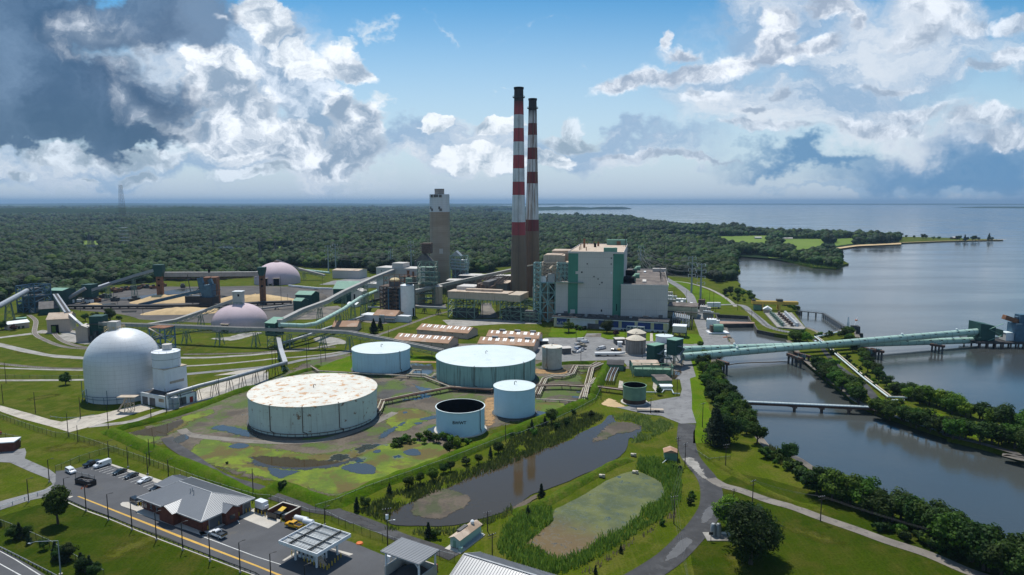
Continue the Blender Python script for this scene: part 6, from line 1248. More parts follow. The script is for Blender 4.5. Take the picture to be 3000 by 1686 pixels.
pier('pile pier nearest the bank under the tubes','b3',2072,722,2158,752,605,zt_('b3',2115,pt0,pt1)); 
pier('pile pier in mid channel, left of the embankment trees','b4',205,640,325,685,545,zt_('b4',265,pt0,pt1)); pier('short pile pier just behind the mid channel one','b4',275,620,405,655,530,zt_('b4',300,qt0,qt1))
pier('pile pier on the river side of the embankment','b4',955,560,1070,590,478,zt_('b4',1010,qt0,qt1)); pier('taller pile pier right beside the river side one','b4',1050,580,1140,605,490,zt_('b4',1100,pt0,pt1)); pier('lone pile pier farthest out before the river tower','b4',1648,522,1752,538,445,zt_('b4',1700,pt0,pt1))
# river tower
F=Face(G('b4',2125,470,WZ),G('b4',2276,472,WZ)); t=E('river_tower','dark green river tower where both tubes end','building',F.A+Vector((0,0,0)),F.rot); zl=F.f('b4',2125,235)[1]; zr_=F.f('b4',2276,262)[1]; w_=F.w
b=MB(); b.add([(0,0,2),(w_,0,2),(w_,14,2),(0,14,2),(0,0,zl),(w_,0,zr_),(w_,14,zr_),(0,14,zl)],[(0,3,2,1),(4,5,6,7),(0,1,5,4),(1,2,6,5),(2,3,7,6),(3,0,4,7)]); b.obj('wall','dark_green',t)
x1=F.f('b4',2110,400)[0]; bx('lower_house','dark_green',t,x1,-.05,-2,12,2,F.f('b4',2110,370)[1]); x2=F.f('b4',2380,400)[0]; bx('side_house','dark_green',t,w_+.05+6,x2,2,12,4,F.f('b4',2330,308)[1])
b=MB(); b.box(x1-3,x2+60,-4,16,.4,1.6); b.obj('deck','belt_dark',t); b=MB(); [b.bar((x1+k*5,-3,-7),(x1+k*5,-3,.4),.8) for k in range(26)]; [b.bar((x1+k*5,15,-7),(x1+k*5,15,.4),.8) for k in range(26)]; b.obj('piles','steel_brown',t)
b=MB(); [b.bar((w_*.5+ (k%2)*w_*.9,-1,2+k*4),(w_*.5+((k+1)%2)*w_*.9,-1,6+k*4),.7,.2) for k in range(3)]; b.obj('stair','roof_green',t)
xa_=F.f('b4',2415,360)[0]; xb_=F.f('b4',2510,360)[0]; t5=E('dock_cabin','white cabin on the dock right of the river tower','cabin',F.A+F.u*xa_+Vector((0,0,1.6+0)),F.rot); bx('body','white_paint',t5,0,xb_-xa_,2,9,0,F.f('b4',2415,340)[1]-1.6); bx('roof','roof_white',t5,-.2,xb_-xa_+.2,1.8,9.2,F.f('b4',2415,340)[1]-1.6+.01,F.f('b4',2415,340)[1]-1.3)
t6=E('unloader','blue ship unloader with a raised boom at the right edge','machine',F.A+F.u*F.f('b4',2540,380)[0]+Vector((0,0,1.6)),F.rot); b=MB(); b.box(-3,16,0,10,0,12); b.box(0,10,2,8,12,18); b.obj('body','steel_blue',t6); zb_=F.f('b4',2500,205)[1]; xx=F.f('b4',2420,205)[0]-F.f('b4',2540,380)[0]; b=MB(); b.bar((xx+8,5,zb_-1),(18,5,zb_+3),3,2.4); b.obj('boom','steel_blue',t6); b=MB(); b.bar((xx,5,zb_),(xx+9,5,zb_-3),4,3); b.obj('bucket_head','rust',t6)
# low bridge across the channel
A=G('b3',2205,1085,WZ); B_=G('b4',1080,1150,WZ); F=Face(A,B_); t=E('pipe_bridge','low pipe bridge with brown girders across the channel','bridge',Vector((A.x,A.y,WZ)),F.rot); w_=F.w; zd=F.f('b3',2215,1015)[1]-WZ
bx('girder','pipe_rust',t,0,w_,-.9,.9,zd-1.3,zd-.3); b=MB(); b.tube([(0,-.6,zd),(w_,-.6,zd)],.35,8); b.tube([(0,.3,zd),(w_,.3,zd)],.4,8); b.obj('pipe','roof_white',t); b=MB(); b.bar((0,-1,zd+1),(w_,-1,zd+1),.08); [b.bar((w_*k/40,-1,zd-.2),(w_*k/40,-1,zd+1),.07) for k in range(41)]; b.obj('railing','pole_steel',t)
for (tl,x_) in (('b3',2295),('b4',265),('b4',540),('b4',815)): a=F.f(tl,x_,1100)[0]; b=MB(); b.bar((a,0,-4),(a,0,zd-1.2),1.1); b.box(a-1,a+1,-1.2,1.2,zd-2,zd-1.3); b.obj('pier','steel_brown',t)
b=MB(); ps=[(F.f(tl,x_,1100)[0],1.5) for (tl,x_) in (('b3',2295),('b4',265),('b4',540),('b4',815),('b4',1040))]; pr_=None
for i in range(len(ps)-1):
    q=[(ps[i][0]+(ps[i+1][0]-ps[i][0])*k/10,1.4,zd-2.2+math.sin(math.pi*k/10)*1.0) for k in range(11)]; b.tube(q,.14,5,False)
b.obj('hanging_hose','steel_dark',t)
# boom of floats
o=G('b3',2150,660,WZ); pts=[v-o for v in L('b3',2150,660,2250,640,2400,630,2540,626,z=WZ)+L('b4',45,624,130,620,205,622,z=WZ)]; b=MB(); Q=cat_rom([Vector((p.x,p.y,0)) for p in pts],False,10); b.tube([q+Vector((0,0,.1)) for q in Q],.22,5); tag(b.obj('float_line','pipe_rust',loc=o),'thin curved line of dark floats across the channel','float line')
# ---------------------------------------------------------------- pipelines in the tank farm
def pipes(label,pts,n_,gap,r,z,m,step=9,sup='steel_brown',name='pipeline'):
    o=Vector((pts[0].x,pts[0].y,0)); t=E(name,label,'pipeline',o); P=[Vector((p.x,p.y,0))-o for p in pts]
    for k in range(n_):
        off=(k-(n_-1)/2)*gap; Q=[]
        for i,p in enumerate(P):
            d=P[min(i+1,len(P)-1)]-P[max(i-1,0)]; d.normalize(); Q.append(p+Vector((-d.y,d.x,0))*off+Vector((0,0,z+r)))
        b=MB(); b.tube(Q,r,8); b.obj('pipe',m[k%len(m)],t,True)
    b=MB()
    for i in range(len(P)-1):
        d=(P[i+1]-P[i]); L_=d.length; d.normalize(); s=Vector((-d.y,d.x,0))*(gap*n_/2+.3)
        for j in range(int(L_/step)+1):
            q=P[i]+d*min(L_,(j+.5)*step); b.bar(q-s+Vector((0,0,z-.1)),q+s+Vector((0,0,z-.1)),.25); b.bar(q-s,q-s+Vector((0,0,z)),.22); b.bar(q+s,q+s+Vector((0,0,z)),.22)
    b.obj('support',sup,t); return t
pipes('rusty pipe bridge from the big rusty tank across the dark flats',L('b2',1270,1055,1600,985,1960,915,2380,940),4,.8,.34,1.7,['pipe_rust','pipe_rust','pipe_rust','pipe_cream'])
pipes('pale pipes running behind the big rusty tank to the wide tank',L('b2',560,690,640,740,1000,760,1300,775,1700,800,1830,850,1960,900,2150,915,2380,925),2,.9,.32,1.3,['pipe_cream','pipe_rust'])
pipes('short knot of pipes at the right foot of the big rusty tank',L('b2',1215,1160,1235,1130,1270,1040),4,.9,.34,1.6,['pipe_cream','pipe_rust'],5)
pipes('pipe loop between the pale blue and wide tanks',L('b2',1810,770,1760,810,1700,780,1550,775,1590,735,1665,735),2,1,.3,1.5,['pipe_cream'],8)
pipes('long rusty pipe bridge crossing the marshy basin to the green tank',L('b3',240,900,500,895,880,915,1120,945),4,.8,.34,1.9,['pipe_rust','pipe_cream','pipe_rust','pipe_rust'])
pipes('pipe run along the right side of the wide tank',L('b3',250,985,300,880,330,820,420,790,520,795,600,770,640,690,800,690,870,655),4,.9,.3,1.5,['pipe_cream','pipe_cream','pipe_rust'])
pipes('pipe run down the slope to the basin corner',L('b3',905,665,800,710,760,870,700,1035),4,.85,.3,1.5,['pipe_cream','pipe_rust','pipe_cream'])
pipes('loop of pipes over the grass berm',L('b3',840,830,800,880,760,900,730,1030),3,.9,.3,2.2,['pipe_cream'])
pipes('thin pale pipe at the foot of the light blue tank',L('b3',245,1020,480,1030,690,1045),1,.6,.3,.9,['pipe_cream']); pipes('thin white pipe from the green tank to the road',L('b3',1350,942,1510,945,1530,918,1610,920,1625,955,1690,958),1,.6,.28,.6,['roof_white'])
pipes('dark curved pipe in the marshy basin',L('b3',560,740,620,720,720,750,800,735,880,700),1,.5,.25,.8,['pipe_rust']); pipes('dark pipes descending beside the pump building',L('b3',980,850,1000,780,1040,700),5,1,.3,1.6,['pipe_grey','pipe_rust'])
pipes('pair of white pipes along the embankment',L('b4',480,385,545,430,600,480,700,570,980,810,1225,1000,1390,1003),2,1.6,.42,.9,['roof_white','pipe_cream'],12)
pipes('white pipe spur at the near end of the embankment pipes',L('b4',1245,1030,1370,1033),1,1,.4,.8,['roof_white']); pipes('white pipes from the embankment to the walkway',L('b4',480,388,620,355,780,322),2,1.2,.35,1,['roof_white'])
# little buildings around the pump yard
shedg('pump_house','grey-green pump building with cream roof','b3',1222,742,1480,740,655,12,'tank_green','tan_roof',1.2)
t=E('pump_station','green open pipe frame in front of the pump building','steel frame',G('b3',1212,768),R(-6)); b=MB(); lattice(b,0,22,0,7,0,6,1,.35,4,1); b.obj('frame','tank_green',t); b=MB(); b.box(1,21,1,6,0,4); b.obj('machine','tank_green',t)
shedg('dark_roof_house','green house with black flat roof behind the pump yard','b3',958,705,1120,712,648,12,'tank_green','black_roof',.6)
shedg('flat_roof_house','small grey-green block with flat brown roof and pale rim','b3',1470,868,1608,865,812,12,'tank_green','dark_roof',.3); shedg('white_container','white container by the little grey-green block','b3',1500,905,1610,905,870,4,'white_paint','white_paint',.3)
t=E('trailer','flatbed trailer standing on the asphalt by the green tank','trailer',G('b3',1390,1122),R(-6)); bx('bed','duct_beige',t,-6,6,-1.2,1.2,1,1.3); b=MB(); [b.tube([(x_,-1.25,.5),(x_,1.25,.5)],.5,12) for x_ in (2.5,3.8)]; b.obj('wheel','belt_dark',t); b=MB(); b.bar((-6,0,1.1),(-9,0,.9),.2); b.bar((-6,-1,0),(-6.3,-1,3),.15); b.obj('drawbar','steel_dark',t)
t=E('green_shed','small green shed with rusty tin roof by the wet road','shed',G('c3',1535,290),R(-8)); b=MB(); b.box(0,4.6,0,4,0,3.2); b.obj('wall','tank_green',t); b=MB(); b.gable(-.4,5,-.4,4.4,3.2,3.25,4.3,'y'); b.obj('roof','ware_roof',t); b=MB(); b.tube([(1,-.5,1),(-1.6,-4.5,.3)],.15,6); b.obj('pipe','roof_white',t)
t=E('pump_skid','two grey cylinders with a pump skid beside the dark trees','equipment',G('c3',2075,1050)); bx('slab','gravel',t,-4,5,-3,2,0,.25)
for x_ in (-1.5,0): b=MB(); b.lathe([(.8,.3),(.8,3.4),(.5,3.9),(.02,4)],16,x_,0); b.obj('cylinder','pipe_grey',t,True)
b=MB(); b.tube([(1,0,1),(3.5,0,1),(4,-2,.6)],.35,8); b.box(3,5,-1,1,.3,1.6); b.obj('pump','white_paint',t); b=MB(); b.bar((-3,-3,0),(-3,-3,2.6),.12); b.box(-3.6,-2.4,-3.1,-2.9,2,2.8); b.obj('sign_post','pole_dark',t)
for lab,tl,x_,y_ in (('small wrecked cream box on the dike between the ponds','c3',905,458),('tiny cream crate at the pond corner','c3',1222,245),('tiny cream crate at the algae pond head','c3',1240,420)): b=MB(); b.box(-1,1,-.6,.6,.3,1.0); b.box(.2,1.1,-.8,-.3,.3,1.4); tag(b.obj('crate','pipe_cream',loc=G(tl,x_,y_),rot=R(-20)),lab,'crate')
# ---------------------------------------------------------------- brick building with metal roof
mat('seam_roof',(.24,.25,.265),.42,.3,var=.05,scale=.1); mat('roof_side',(.24,.25,.265),.42,.3,var=.05); mat('fascia',(.36,.37,.38),.5,.1); mat('door_grey',(.10,.11,.12),.6,lines=('z',.5,.1,.3)); mat('tyre',(.015,.015,.015),.9); mat('car_glass',(.012,.015,.02),.08,spec=.7)
for nm,cc in (('car_white',(.72,.73,.74)),('car_black',(.012,.013,.015)),('car_dark',(.022,.03,.03)),('car_grey',(.05,.055,.06)),('car_silver',(.42,.43,.44)),('car_yellow',(.62,.33,.01)),('car_blue',(.05,.09,.2)),('car_red',(.3,.03,.02)),('car_beige',(.35,.3,.22))):
    mat(nm,cc,.28,.1,var=.02,spec=.6)
ZE=4.0
cL,cF,cR,cB_=[G('c1',x,y,ZE) for x,y in ((1375,662),(2025,908),(2565,667),(1905,452))]
u=(cF-cL); u.z=0; W_=u.length; rotb=math.atan2(u.y,u.x); O=Vector((cL.x,cL.y,0)); un=u/W_; nn=Vector((-un.y,un.x,0)); Dp=(cR-cF).dot(nn)
bt=E('brick_building','brick building under a big grey seamed metal hip roof','building',O,rotb)
ov=1.2; bx('wall','brick',bt,ov,W_-ov,ov,Dp-ov,0,ZE-.1); rg1=G('c1',2095,608,9.0)-O; rg0=G('c1',1835,525,9.0)-O; 
RZ=ZE+Dp*.2; y_m=Dp*.5; xa_=max(Dp*.36,(rg0.dot(un))); xb_=min(W_-Dp*.36,(rg1.dot(un))) 
xa_,xb_=Dp*.42,W_-Dp*.42
def ribbed(nm,quadpts,m,par,step=.6,hh=.07):
    """roof plane a-b eave, c-d ridge, with raised seams"""
    a,b_,c,d=[Vector(q) for q in quadpts]; mb=MB(); n_=(b_-a).cross(d-a).normalized(); n_=n_ if n_.z>0 else -n_
    if (c-d).length<.01: mb.add([a,b_,c],[(0,1,2)])
    else: mb.add([a,b_,c,d],[(0,1,2,3)])
    e=(b_-a); L_=e.length; e.normalize(); up=n_.cross(e); up=up if up.z>0 else -up
    ka=(d-a).dot(e); kb=(c-a).dot(e); hgt=(d-a).dot(up); k=step/2
    while k<L_:
        if k<ka: t=k/ka*hgt
        elif k>kb: t=(L_-k)/(L_-kb)*hgt if L_>kb else hgt
        else: t=hgt
        p=a+e*k+n_*hh*.5; 
        if t>.2: mb.bar(p,p+up*t,.09,hh)
        k+=step
    return mb.obj(nm,m,par)
e0=[(0,0,ZE),(W_,0,ZE),(W_,Dp,ZE),(0,Dp,ZE)]; r0,r1=(xa_,y_m,RZ),(xb_,y_m,RZ)
ribbed('roof',[e0[0],e0[1],r1,r0],'seam_roof',bt); ribbed('roof',[e0[1],e0[2],r1,r1],'seam_roof',bt); ribbed('roof',[e0[2],e0[3],r0,r1],'seam_roof',bt); ribbed('roof',[e0[3],e0[0],r0,r0],'seam_roof',bt)
b=MB(); [b.bar(e0[i],e0[(i+1)%4],.22,.35) for i in range(4)]; b.box(.2,W_-.2,.2,Dp-.2,ZE-.14,ZE-.02); b.obj('eave','fascia',bt); b=MB(); b.bar(r0,r1,.3,.12); [b.bar(e0[i],(r0,r1,r1,r0)[i],.25,.12) for i in range(4)]; b.obj('ridge_cap','fascia',bt)
def gporch(x0,x1,y0,y1,hz,label_axis='y',rise=1.5):
    xm=(x0+x1)/2; b=MB(); b.prism([(x0+.5,y0+.5),(x1-.5,y0+.5),(x1-.5,y1),(x0+.5,y1)],0,hz-.1); b.add([(x0+.5,y0+.5,hz-.1),(x1-.5,y0+.5,hz-.1),(xm,y0+.5,hz+rise-.25)],[(0,1,2)]); b.obj('porch_wall','brick',bt)
    ribbed('porch_roof',[(x0,y1,hz),(x0,y0,hz),(xm,y0,hz+rise),(xm,y1,hz+rise)],'seam_roof',bt); ribbed('porch_roof',[(x1,y0,hz),(x1,y1,hz),(xm,y1,hz+rise),(xm,y0,hz+rise)],'seam_roof',bt)
def bl(t,x,y,z): v=G(t,x,y,z)-O; return v.dot(un),v.dot(nn)
q0=bl('c1',1632,752,ZE); q1=bl('c1',1765,795,ZE); gporch(q0[0]-.3,q1[0]+1.5,-1.4,5,ZE+.05,rise=1.7)
# side gable towards the fuel apron
q0=bl('c1',2240,815,ZE); q1=bl('c1',2385,745,ZE); b=MB(); ya_,yb_=q0[1],q1[1]; ym=(ya_+yb_)/2
b.prism([(W_-5,ya_+.5),(W_+1.0,ya_+.5),(W_+1.0,yb_-.5),(W_-5,yb_-.5)],0,ZE-.05); b.add([(W_+1.0,ya_+.5,ZE-.05),(W_+1.0,yb_-.5,ZE-.05),(W_+1.0,ym,ZE+1.2)],[(0,1,2)]); b.obj('porch_wall','brick',bt)
ribbed('porch_roof',[(W_-6,ya_,ZE+.06),(W_+1.5,ya_,ZE+.06),(W_+1.5,ym,ZE+1.5),(W_-6,ym,ZE+1.5)],'seam_roof',bt); ribbed('porch_roof',[(W_+1.5,yb_,ZE+.06),(W_-6,yb_,ZE+.06),(W_-6,ym,ZE+1.5),(W_+1.5,ym,ZE+1.5)],'seam_roof',bt)
# rear wing
q=bl('c1',1600,560,ZE-.4); q2=bl('c1',1690,480,ZE-.4); wx0=min(q[0],q2[0])-.2; 
b=MB(); b.box(wx0+.6,4,Dp*.55,Dp*.95,0,ZE-.5); b.obj('wing_wall','brick',bt); yA,yB=Dp*.5,Dp; yM=(yA+yB)/2; xR=9
ribbed('wing_roof',[(wx0,yA,ZE-.4),(xR,yA,ZE-.4),(xR,yM,ZE+1.6),(wx0+2.6,yM,ZE+1.6)],'seam_roof',bt); ribbed('wing_roof',[(xR,yB,ZE-.4),(wx0,yB,ZE-.4),(wx0+2.6,yM,ZE+1.6),(xR,yM,ZE+1.6)],'seam_roof',bt); ribbed('wing_roof',[(wx0,yB,ZE-.4),(wx0,yA,ZE-.4),(wx0+2.6,yM,ZE+1.6),(wx0+2.6,yM,ZE+1.6)],'seam_roof',bt)
b=MB(); b.bar((wx0,yA,ZE-.4),(xR,yA,ZE-.4),.2,.3); b.bar((wx0,yA,ZE-.4),(wx0,yB,ZE-.4),.2,.3); b.obj('eave','fascia',bt)
# windows, shutters, doors
FB_=Face(O+un*ov+nn*ov,O+un*(W_-ov)+nn*ov)
for (xx,yy,w_,h_) in [(1465,738,1.6,1.5),(1522,752,1.1,1.4),(1580,775,1.1,1.4),(1640,800,1.1,1.4),(1700,825,2.6,1.4),(1800,880,.9,1.2)]:
    a,z=FB_.f('c1',xx,yy); z=max(1.5,min(2.4,z)); w0=bx('window','glass',bt,ov+a-w_/2,ov+a+w_/2,ov-.07,ov+.02,z-h_/2,z+h_/2); b=MB(); [b.bar(p_,q_,.08,.1) for p_,q_ in (((ov+a-w_/2,ov-.06,z-h_/2),(ov+a+w_/2,ov-.06,z-h_/2)),((ov+a-w_/2,ov-.06,z+h_/2),(ov+a+w_/2,ov-.06,z+h_/2)),((ov+a,ov-.06,z-h_/2),(ov+a,ov-.06,z+h_/2)))]; b.obj('window_frame','fascia',w0)
X1=W_-ov
for (ya,yb,z) in [(Dp*.17,Dp*.40,3.1),(Dp*.80,Dp*.95,3.1)]: bx('shutter','door_grey',bt,X1-.02,X1+.08,ya,yb,0,z); b=MB(); b.bar((X1+.1,ya,0),(X1+.1,ya,z),.15); b.bar((X1+.1,yb,0),(X1+.1,yb,z),.15); b.bar((X1+.1,ya,z),(X1+.1,yb,z),.15); b.obj('shutter_frame','fascia',bt)
bx('window','glass',bt,W_+.98,W_+1.06,ym-.9,ym+.9,1.2,2.6); bx('door','door_grey',bt,X1-.02,X1+.08,Dp*.47,Dp*.53,0,2.2)
for k,(xx,yy) in enumerate(((1915,585),(1935,575),(1950,600))): q=bl('c1',xx,yy,7.6); b=MB(); zb_=RZ-1-.0; b.tube([(q[0],q[1],ZE+1.5),(q[0],q[1],RZ+.5)],.13,8); b.obj('roof_pipe','fascia',bt)
p=G('c1',1772,895); tag(bx('unit_box','fascia',None,-.5,.5,-.4,.4,0,1.1),'small grey utility cabinet against the brick wall','cabinet'); C.objects[-1].location=p
# yellow bollards
mat('bollard_y',(.60,.40,.02),.6,var=.1)
BOL=[('c1',1392,745,'at the left end of the brick building'),('c1',1420,748,'beside the left corner bollard of the brick building'),('c1',2092,985,'left of the near grey shutter'),('c1',2202,935,'right of the near grey shutter'),('c1',2405,845,'left of the far grey shutter'),('c1',2478,810,'right of the far grey shutter'),('c1',2512,800,'by the far corner of the brick building'),('c1',2565,810,'first by the white generator'),
('c2',22,820,'second by the white generator'),('c2',57,835,'third by the white generator'),('c2',93,850,'fourth by the white generator'),('c2',252,905,'at the brick rubbish enclosure corner'),('c2',373,900,'behind the yellow pickup')]
BOL+=[('c2',362,1240,'first on the left side of the fuel island'),('c2',388,1232,'second on the left side of the fuel island')]+[('c2',485+k*33.,1300+k*12.6,nth(k)+' from the left along the front of the fuel island') for k in range(8)]+[('c2',735+k*30,1370-k*27,nth(k)+' from the near corner on the right of the fuel island') for k in range(5)]
b=MB(); b.lathe([(.13,0),(.13,1.15),(.09,1.24),(.01,1.26)],12); base=None
for (tl,x_,y_,lb) in BOL:
    p=G(tl,x_,y_,.14)
    if base is None: base=b.obj('bollard','bollard_y',loc=p,smooth=True); tag(base,'yellow bollard '+lb,'bollard','yellow bollards around the depot')
    else: clone(base,p,label='yellow bollard '+lb)
# generator, enclosure, tanks
t=E('generator','white generator box on a black base by the concrete apron','generator',G('c2',60,800,.13),R(-32)); bx('base','car_black',t,-1.9,1.9,-1.2,1.2,0,1.3); bx('housing','car_white',t,-1.8,1.8,-1.1,1.1,1.31,3.6); bx('hood','car_white',t,.6,2.5,-.7,.7,1.6,2.6)
pA_,pB_,pC_,pD_=[G('c2',x,y,.13) for x,y in ((120,862),(300,915),(322,890),(180,800))]; F=Face(pA_,pB_); t=E('rubbish_enclosure','roofless brick rubbish enclosure with dark inside walls','enclosure',F.A,F.rot); w_=F.w; d=6.2
b=MB(); b.box(0,.35,0,d,0,2.6); b.box(0,w_,d-.35,d,0,2.6); b.box(w_-.35,w_,0,d,0,2.6); b.obj('wall','brick',t); b=MB(); b.box(-.05,.4,0,d+.05,2.6,2.75); b.box(.4,w_-.4,d-.4,d+.05,2.6,2.75); b.box(w_-.4,w_+.05,0,d+.05,2.6,2.75); b.obj('coping','concrete',t); b=MB(); [b.box(1+k*3.5,3.6+k*3.5,1.2,3.4,0,1.5) for k in range(2)]; b.obj('bin','car_black',t); b=MB(); b.add([(1.2,2.8,1.55),(3.0,2.8,1.55),(3.2,4.6,2.2),(1.4,4.6,2.2)],[(0,1,2,3)]); b.obj('lid','bollard_y',t); b=MB(); b.box(-.2,w_*.5,-.1,0,0,2); b.obj('gate','car_black',t)
for k,(x_,y_) in enumerate(((458,935),(530,965))):
    t=E('fuel_tank',['longer white horizontal fuel tank behind the yellow pickup','shorter white horizontal fuel tank by the canopy corner'][k],'tank',G('c2',x_,y_,.12),R(-22)); b=MB(); L_=4.4-1.2*k; b.tube([(-L_/2-.3,0,1.9),(-L_/2,0,1.9),(L_/2,0,1.9),(L_/2+.3,0,1.9)],.85,18,rs=[.35,.85,.85,.35]); b.obj('shell','car_white',t,True); b=MB(); [b.bar((x__,s,0),(x__,s,1.3),.16) for x__ in (-1.5,1.5) for s in (-.8,.8)]; b.bar((-2,-1,.9),(2,-1,.9),.12); b.obj('cradle','bollard_y',t)
# ---------------------------------------------------------------- fuel canopy
ZT_=5.9; cc=[G('c2',x,y,ZT_) for x,y in ((225,1092),(612,1228),(968,1027),(585,908))]; u=cc[1]-cc[0]; u.z=0; cw=u.length; rot=math.atan2(u.y,u.x); O=Vector((cc[0].x,cc[0].y,0)); un=u/cw; nn=Vector((-un.y,un.x,0)); cd=(cc[2]-cc[1]).dot(nn)
t=E('fuel_canopy','square white fuel canopy open on top, with dark beams over ribbed decking','canopy',O,rot); mat('deck_rib',(.66,.70,.72),.45,.1,var=.04,lines=('y',.62,.28,.55))
b=MB(); b.box(0,cw,0,.18,ZT_-.95,ZT_); b.box(0,cw,cd-.18,cd,ZT_-.95,ZT_); b.box(0,.18,.18,cd-.18,ZT_-.95,ZT_); b.box(cw-.18,cw,.18,cd-.18,ZT_-.95,ZT_); b.obj('fascia','white_paint',t)
bx('deck','deck_rib',t,.18,cw-.18,.18,cd-.18,ZT_-.85,ZT_-.6); b=MB(); [b.bar((.2,.3+k*(cd-.6)/24,ZT_-.52),(cw-.2,.3+k*(cd-.6)/24,ZT_-.52),.09,.14) for k in range(25)]; b.obj('deck_seam','pipe_grey',t)
b=MB(); [b.bar((.25,cd*f,ZT_-.15),(cw-.25,cd*f,ZT_-.15),.32,.4) for f in (.27,.73)] if False else [b.bar((cw*f,.25,ZT_-.12),(cw*f,cd-.25,ZT_-.12),.34,.5) for f in (.25,.75)]; b.obj('main_beam','steel_dark',t)
b=MB(); [b.bar((.25,cd*f,ZT_-.3),(cw-.25,cd*f,ZT_-.3),.16,.3) for f in (.02,.25,.5,.75,.98)]; [b.bar((cw*f,cd-.6,ZT_-.25),(cw*(f+.06),cd-.25,ZT_-.1),.08) for f in (.1,.3,.5,.7,.9)]; b.obj('cross_beam','pipe_grey',t)
for (fx,fy) in ((.25,.2),(.25,.8),(.8,.2),(.8,.8)): bx('column','white_paint',t,cw*fx-.22,cw*fx+.22,cd*fy-.22,cd*fy+.22,.14,ZT_-.86)
for k in range(5):
    for s in (.34,.58): q=O+un*(cw*(.24+.11*k))+nn*(cd*s); tt=E('fuel_pump',f'{nth(k)} fuel pump from the left in the {"near" if s<.5 else "far"} row under the canopy','fuel pump',q+Vector((0,0,.14)),rot,'fuel pumps under the canopy'); bx('cabinet','white_paint',tt,-.45,.45,-.3,.3,0,1.9); bx('panel','steel_dark',tt,-.35,.35,-.33,-.29,1.0,1.7)
q=O+un*(cw*.66)+nn*(cd*.4)+Vector((0,0,.14)); tt=E('fuel_kiosk','white control cabinet and tan steps under the right of the canopy','kiosk',q,rot); bx('cabinet','white_paint',tt,-1.2,1.2,-.8,.8,0,2.7); b=MB(); [b.box(1.3+k*.42,1.72+k*.42,-1.6,-.4,0,2.2-.42*k) for k in range(5)]; b.bar((1.3,-1.6,3.1),(3.4,-1.6,1.2),.09); b.bar((1.3,-.4,3.1),(3.4,-.4,1.2),.09); b.obj('steps','tan_roof',tt)
# salt shed
ZS=6.6; cc=[G('c2',x,y,ZS) for x,y in ((1250,1197),(1640,1333),(1865,1190),(1470,1071))]; u=cc[1]-cc[0]; u.z=0; cw=u.length; rot=math.atan2(u.y,u.x); O=Vector((cc[0].x,cc[0].y,0)); un=u/cw; nn=Vector((-un.y,un.x,0)); cd=(cc[2]-cc[1]).dot(nn)
t=E('storage_shed','open shed with a flat grey ribbed roof over concrete bay walls','shed',O,rot); b=MB(); b.box(0,cw,0,cd,ZS-.35,ZS-.05); b.obj('roof_deck','fascia',t)
ribbed('roof',[(0,0,ZS),(0,cd,ZS),(cw,cd,ZS+.02),(cw,0,ZS+.02)],'seam_roof',t,.62,.1)
for (fx,fy) in ((.08,.12),(.08,.9),(.93,.12),(.93,.9)): bx('post','white_paint',t,cw*fx-.2,cw*fx+.2,cd*fy-.2,cd*fy+.2,.1,ZS-.36)
b=MB(); b.bar((cw*.93,cd*.12,ZS-2),(cw*.8,cd*.12,ZS-.4),.25); b.obj('brace','white_paint',t)
b=MB(); b.box(cw*.1,cw*.12+.3,cd*.0,cd*.86,.1,2.8); b.box(cw*.12,cw*.95,cd*.86,cd*.86+.35,.1,2.8); b.box(cw*.95,cw*.95+.35,cd*.15,cd*.9,.1,2.8); b.obj('bay_wall','concrete',t); b=MB(); b.lathe([(cw*.36,.1),(cw*.3,.9),(cw*.1,2.0),(.02,2.2)],24,cw*.55,cd*.5); b.obj('heap','coal_ground',t,True)
for k in range(2): tt=E('supply_box',['left','right'][k]+' white box beside the open shed','cabinet',G('c2',1348+k*48,1312-k*6,.1),rot); bx('body','white_paint',tt,-.7,.7,-.8,.8,0,2); bx('lid','car_white',tt,-.75,.75,-.85,.85,2,2.1)
for k in range(3): tt=E('barrel',nth(k)+' red barrel from the left beside the open shed','barrel',G('c2',1758+k*28,1405-k*6,.1)); b=MB(); b.lathe([(.42,0),(.42,1.5),(.3,1.7),(.02,1.75)],14); b.obj('body','red_paint',tt,True); b=MB(); b.lathe([(.44,.7),(.46,.7),(.46,.8),(.44,.8)],14); b.obj('hoop','car_dark',tt)
# big barn roof at the lower edge
ZB=5.4; k0=G('c2',2095,1226,8.6); k1=G('c3',250,1450,8.6); k2=G('c2',1950,1290,7.3); u=k1-k0; u.z=0; rot=math.atan2(u.y,u.x); O=Vector((k0.x,k0.y,0)); un=u.normalized(); nn=Vector((-un.y,un.x,0)); Lb=u.length+14
t=E('machine_barn','large barn with grey seamed pitched roof cut by the lower edge','barn',O,rot); wv=(G('c2',1795,1446,5.6)-k0).dot(nn); wv=abs(wv)
b=MB(); b.add([(1,-wv+1,0),(Lb,-wv+1,0),(Lb,-wv+1,5.2),(1,-wv+1,5.2),(1,wv-1,0),(Lb,wv-1,0),(Lb,wv-1,5.2),(1,wv-1,5.2),(1,0,8.2),(Lb,0,8.2)],[(0,1,2,3),(5,4,7,6),(4,0,3,8,7),(1,5,6,9,2)]); b.obj('wall','galv',t)
ribbed('roof',[(0,-wv,5.4),(Lb,-wv,5.4),(Lb,0,8.6),(0,0,8.6)],'seam_roof',t,.75,.12); ribbed('roof',[(Lb,wv,5.4),(0,wv,5.4),(0,0,8.6),(Lb,0,8.6)],'seam_roof',t,.75,.12); b=MB(); b.bar((0,0,8.68),(Lb,0,8.68),.5,.12); b.bar((0,-wv,5.35),(0,0,8.55),.2,.3); b.bar((0,wv,5.35),(0,0,8.55),.2,.3); b.obj('ridge_cap','fascia',t)
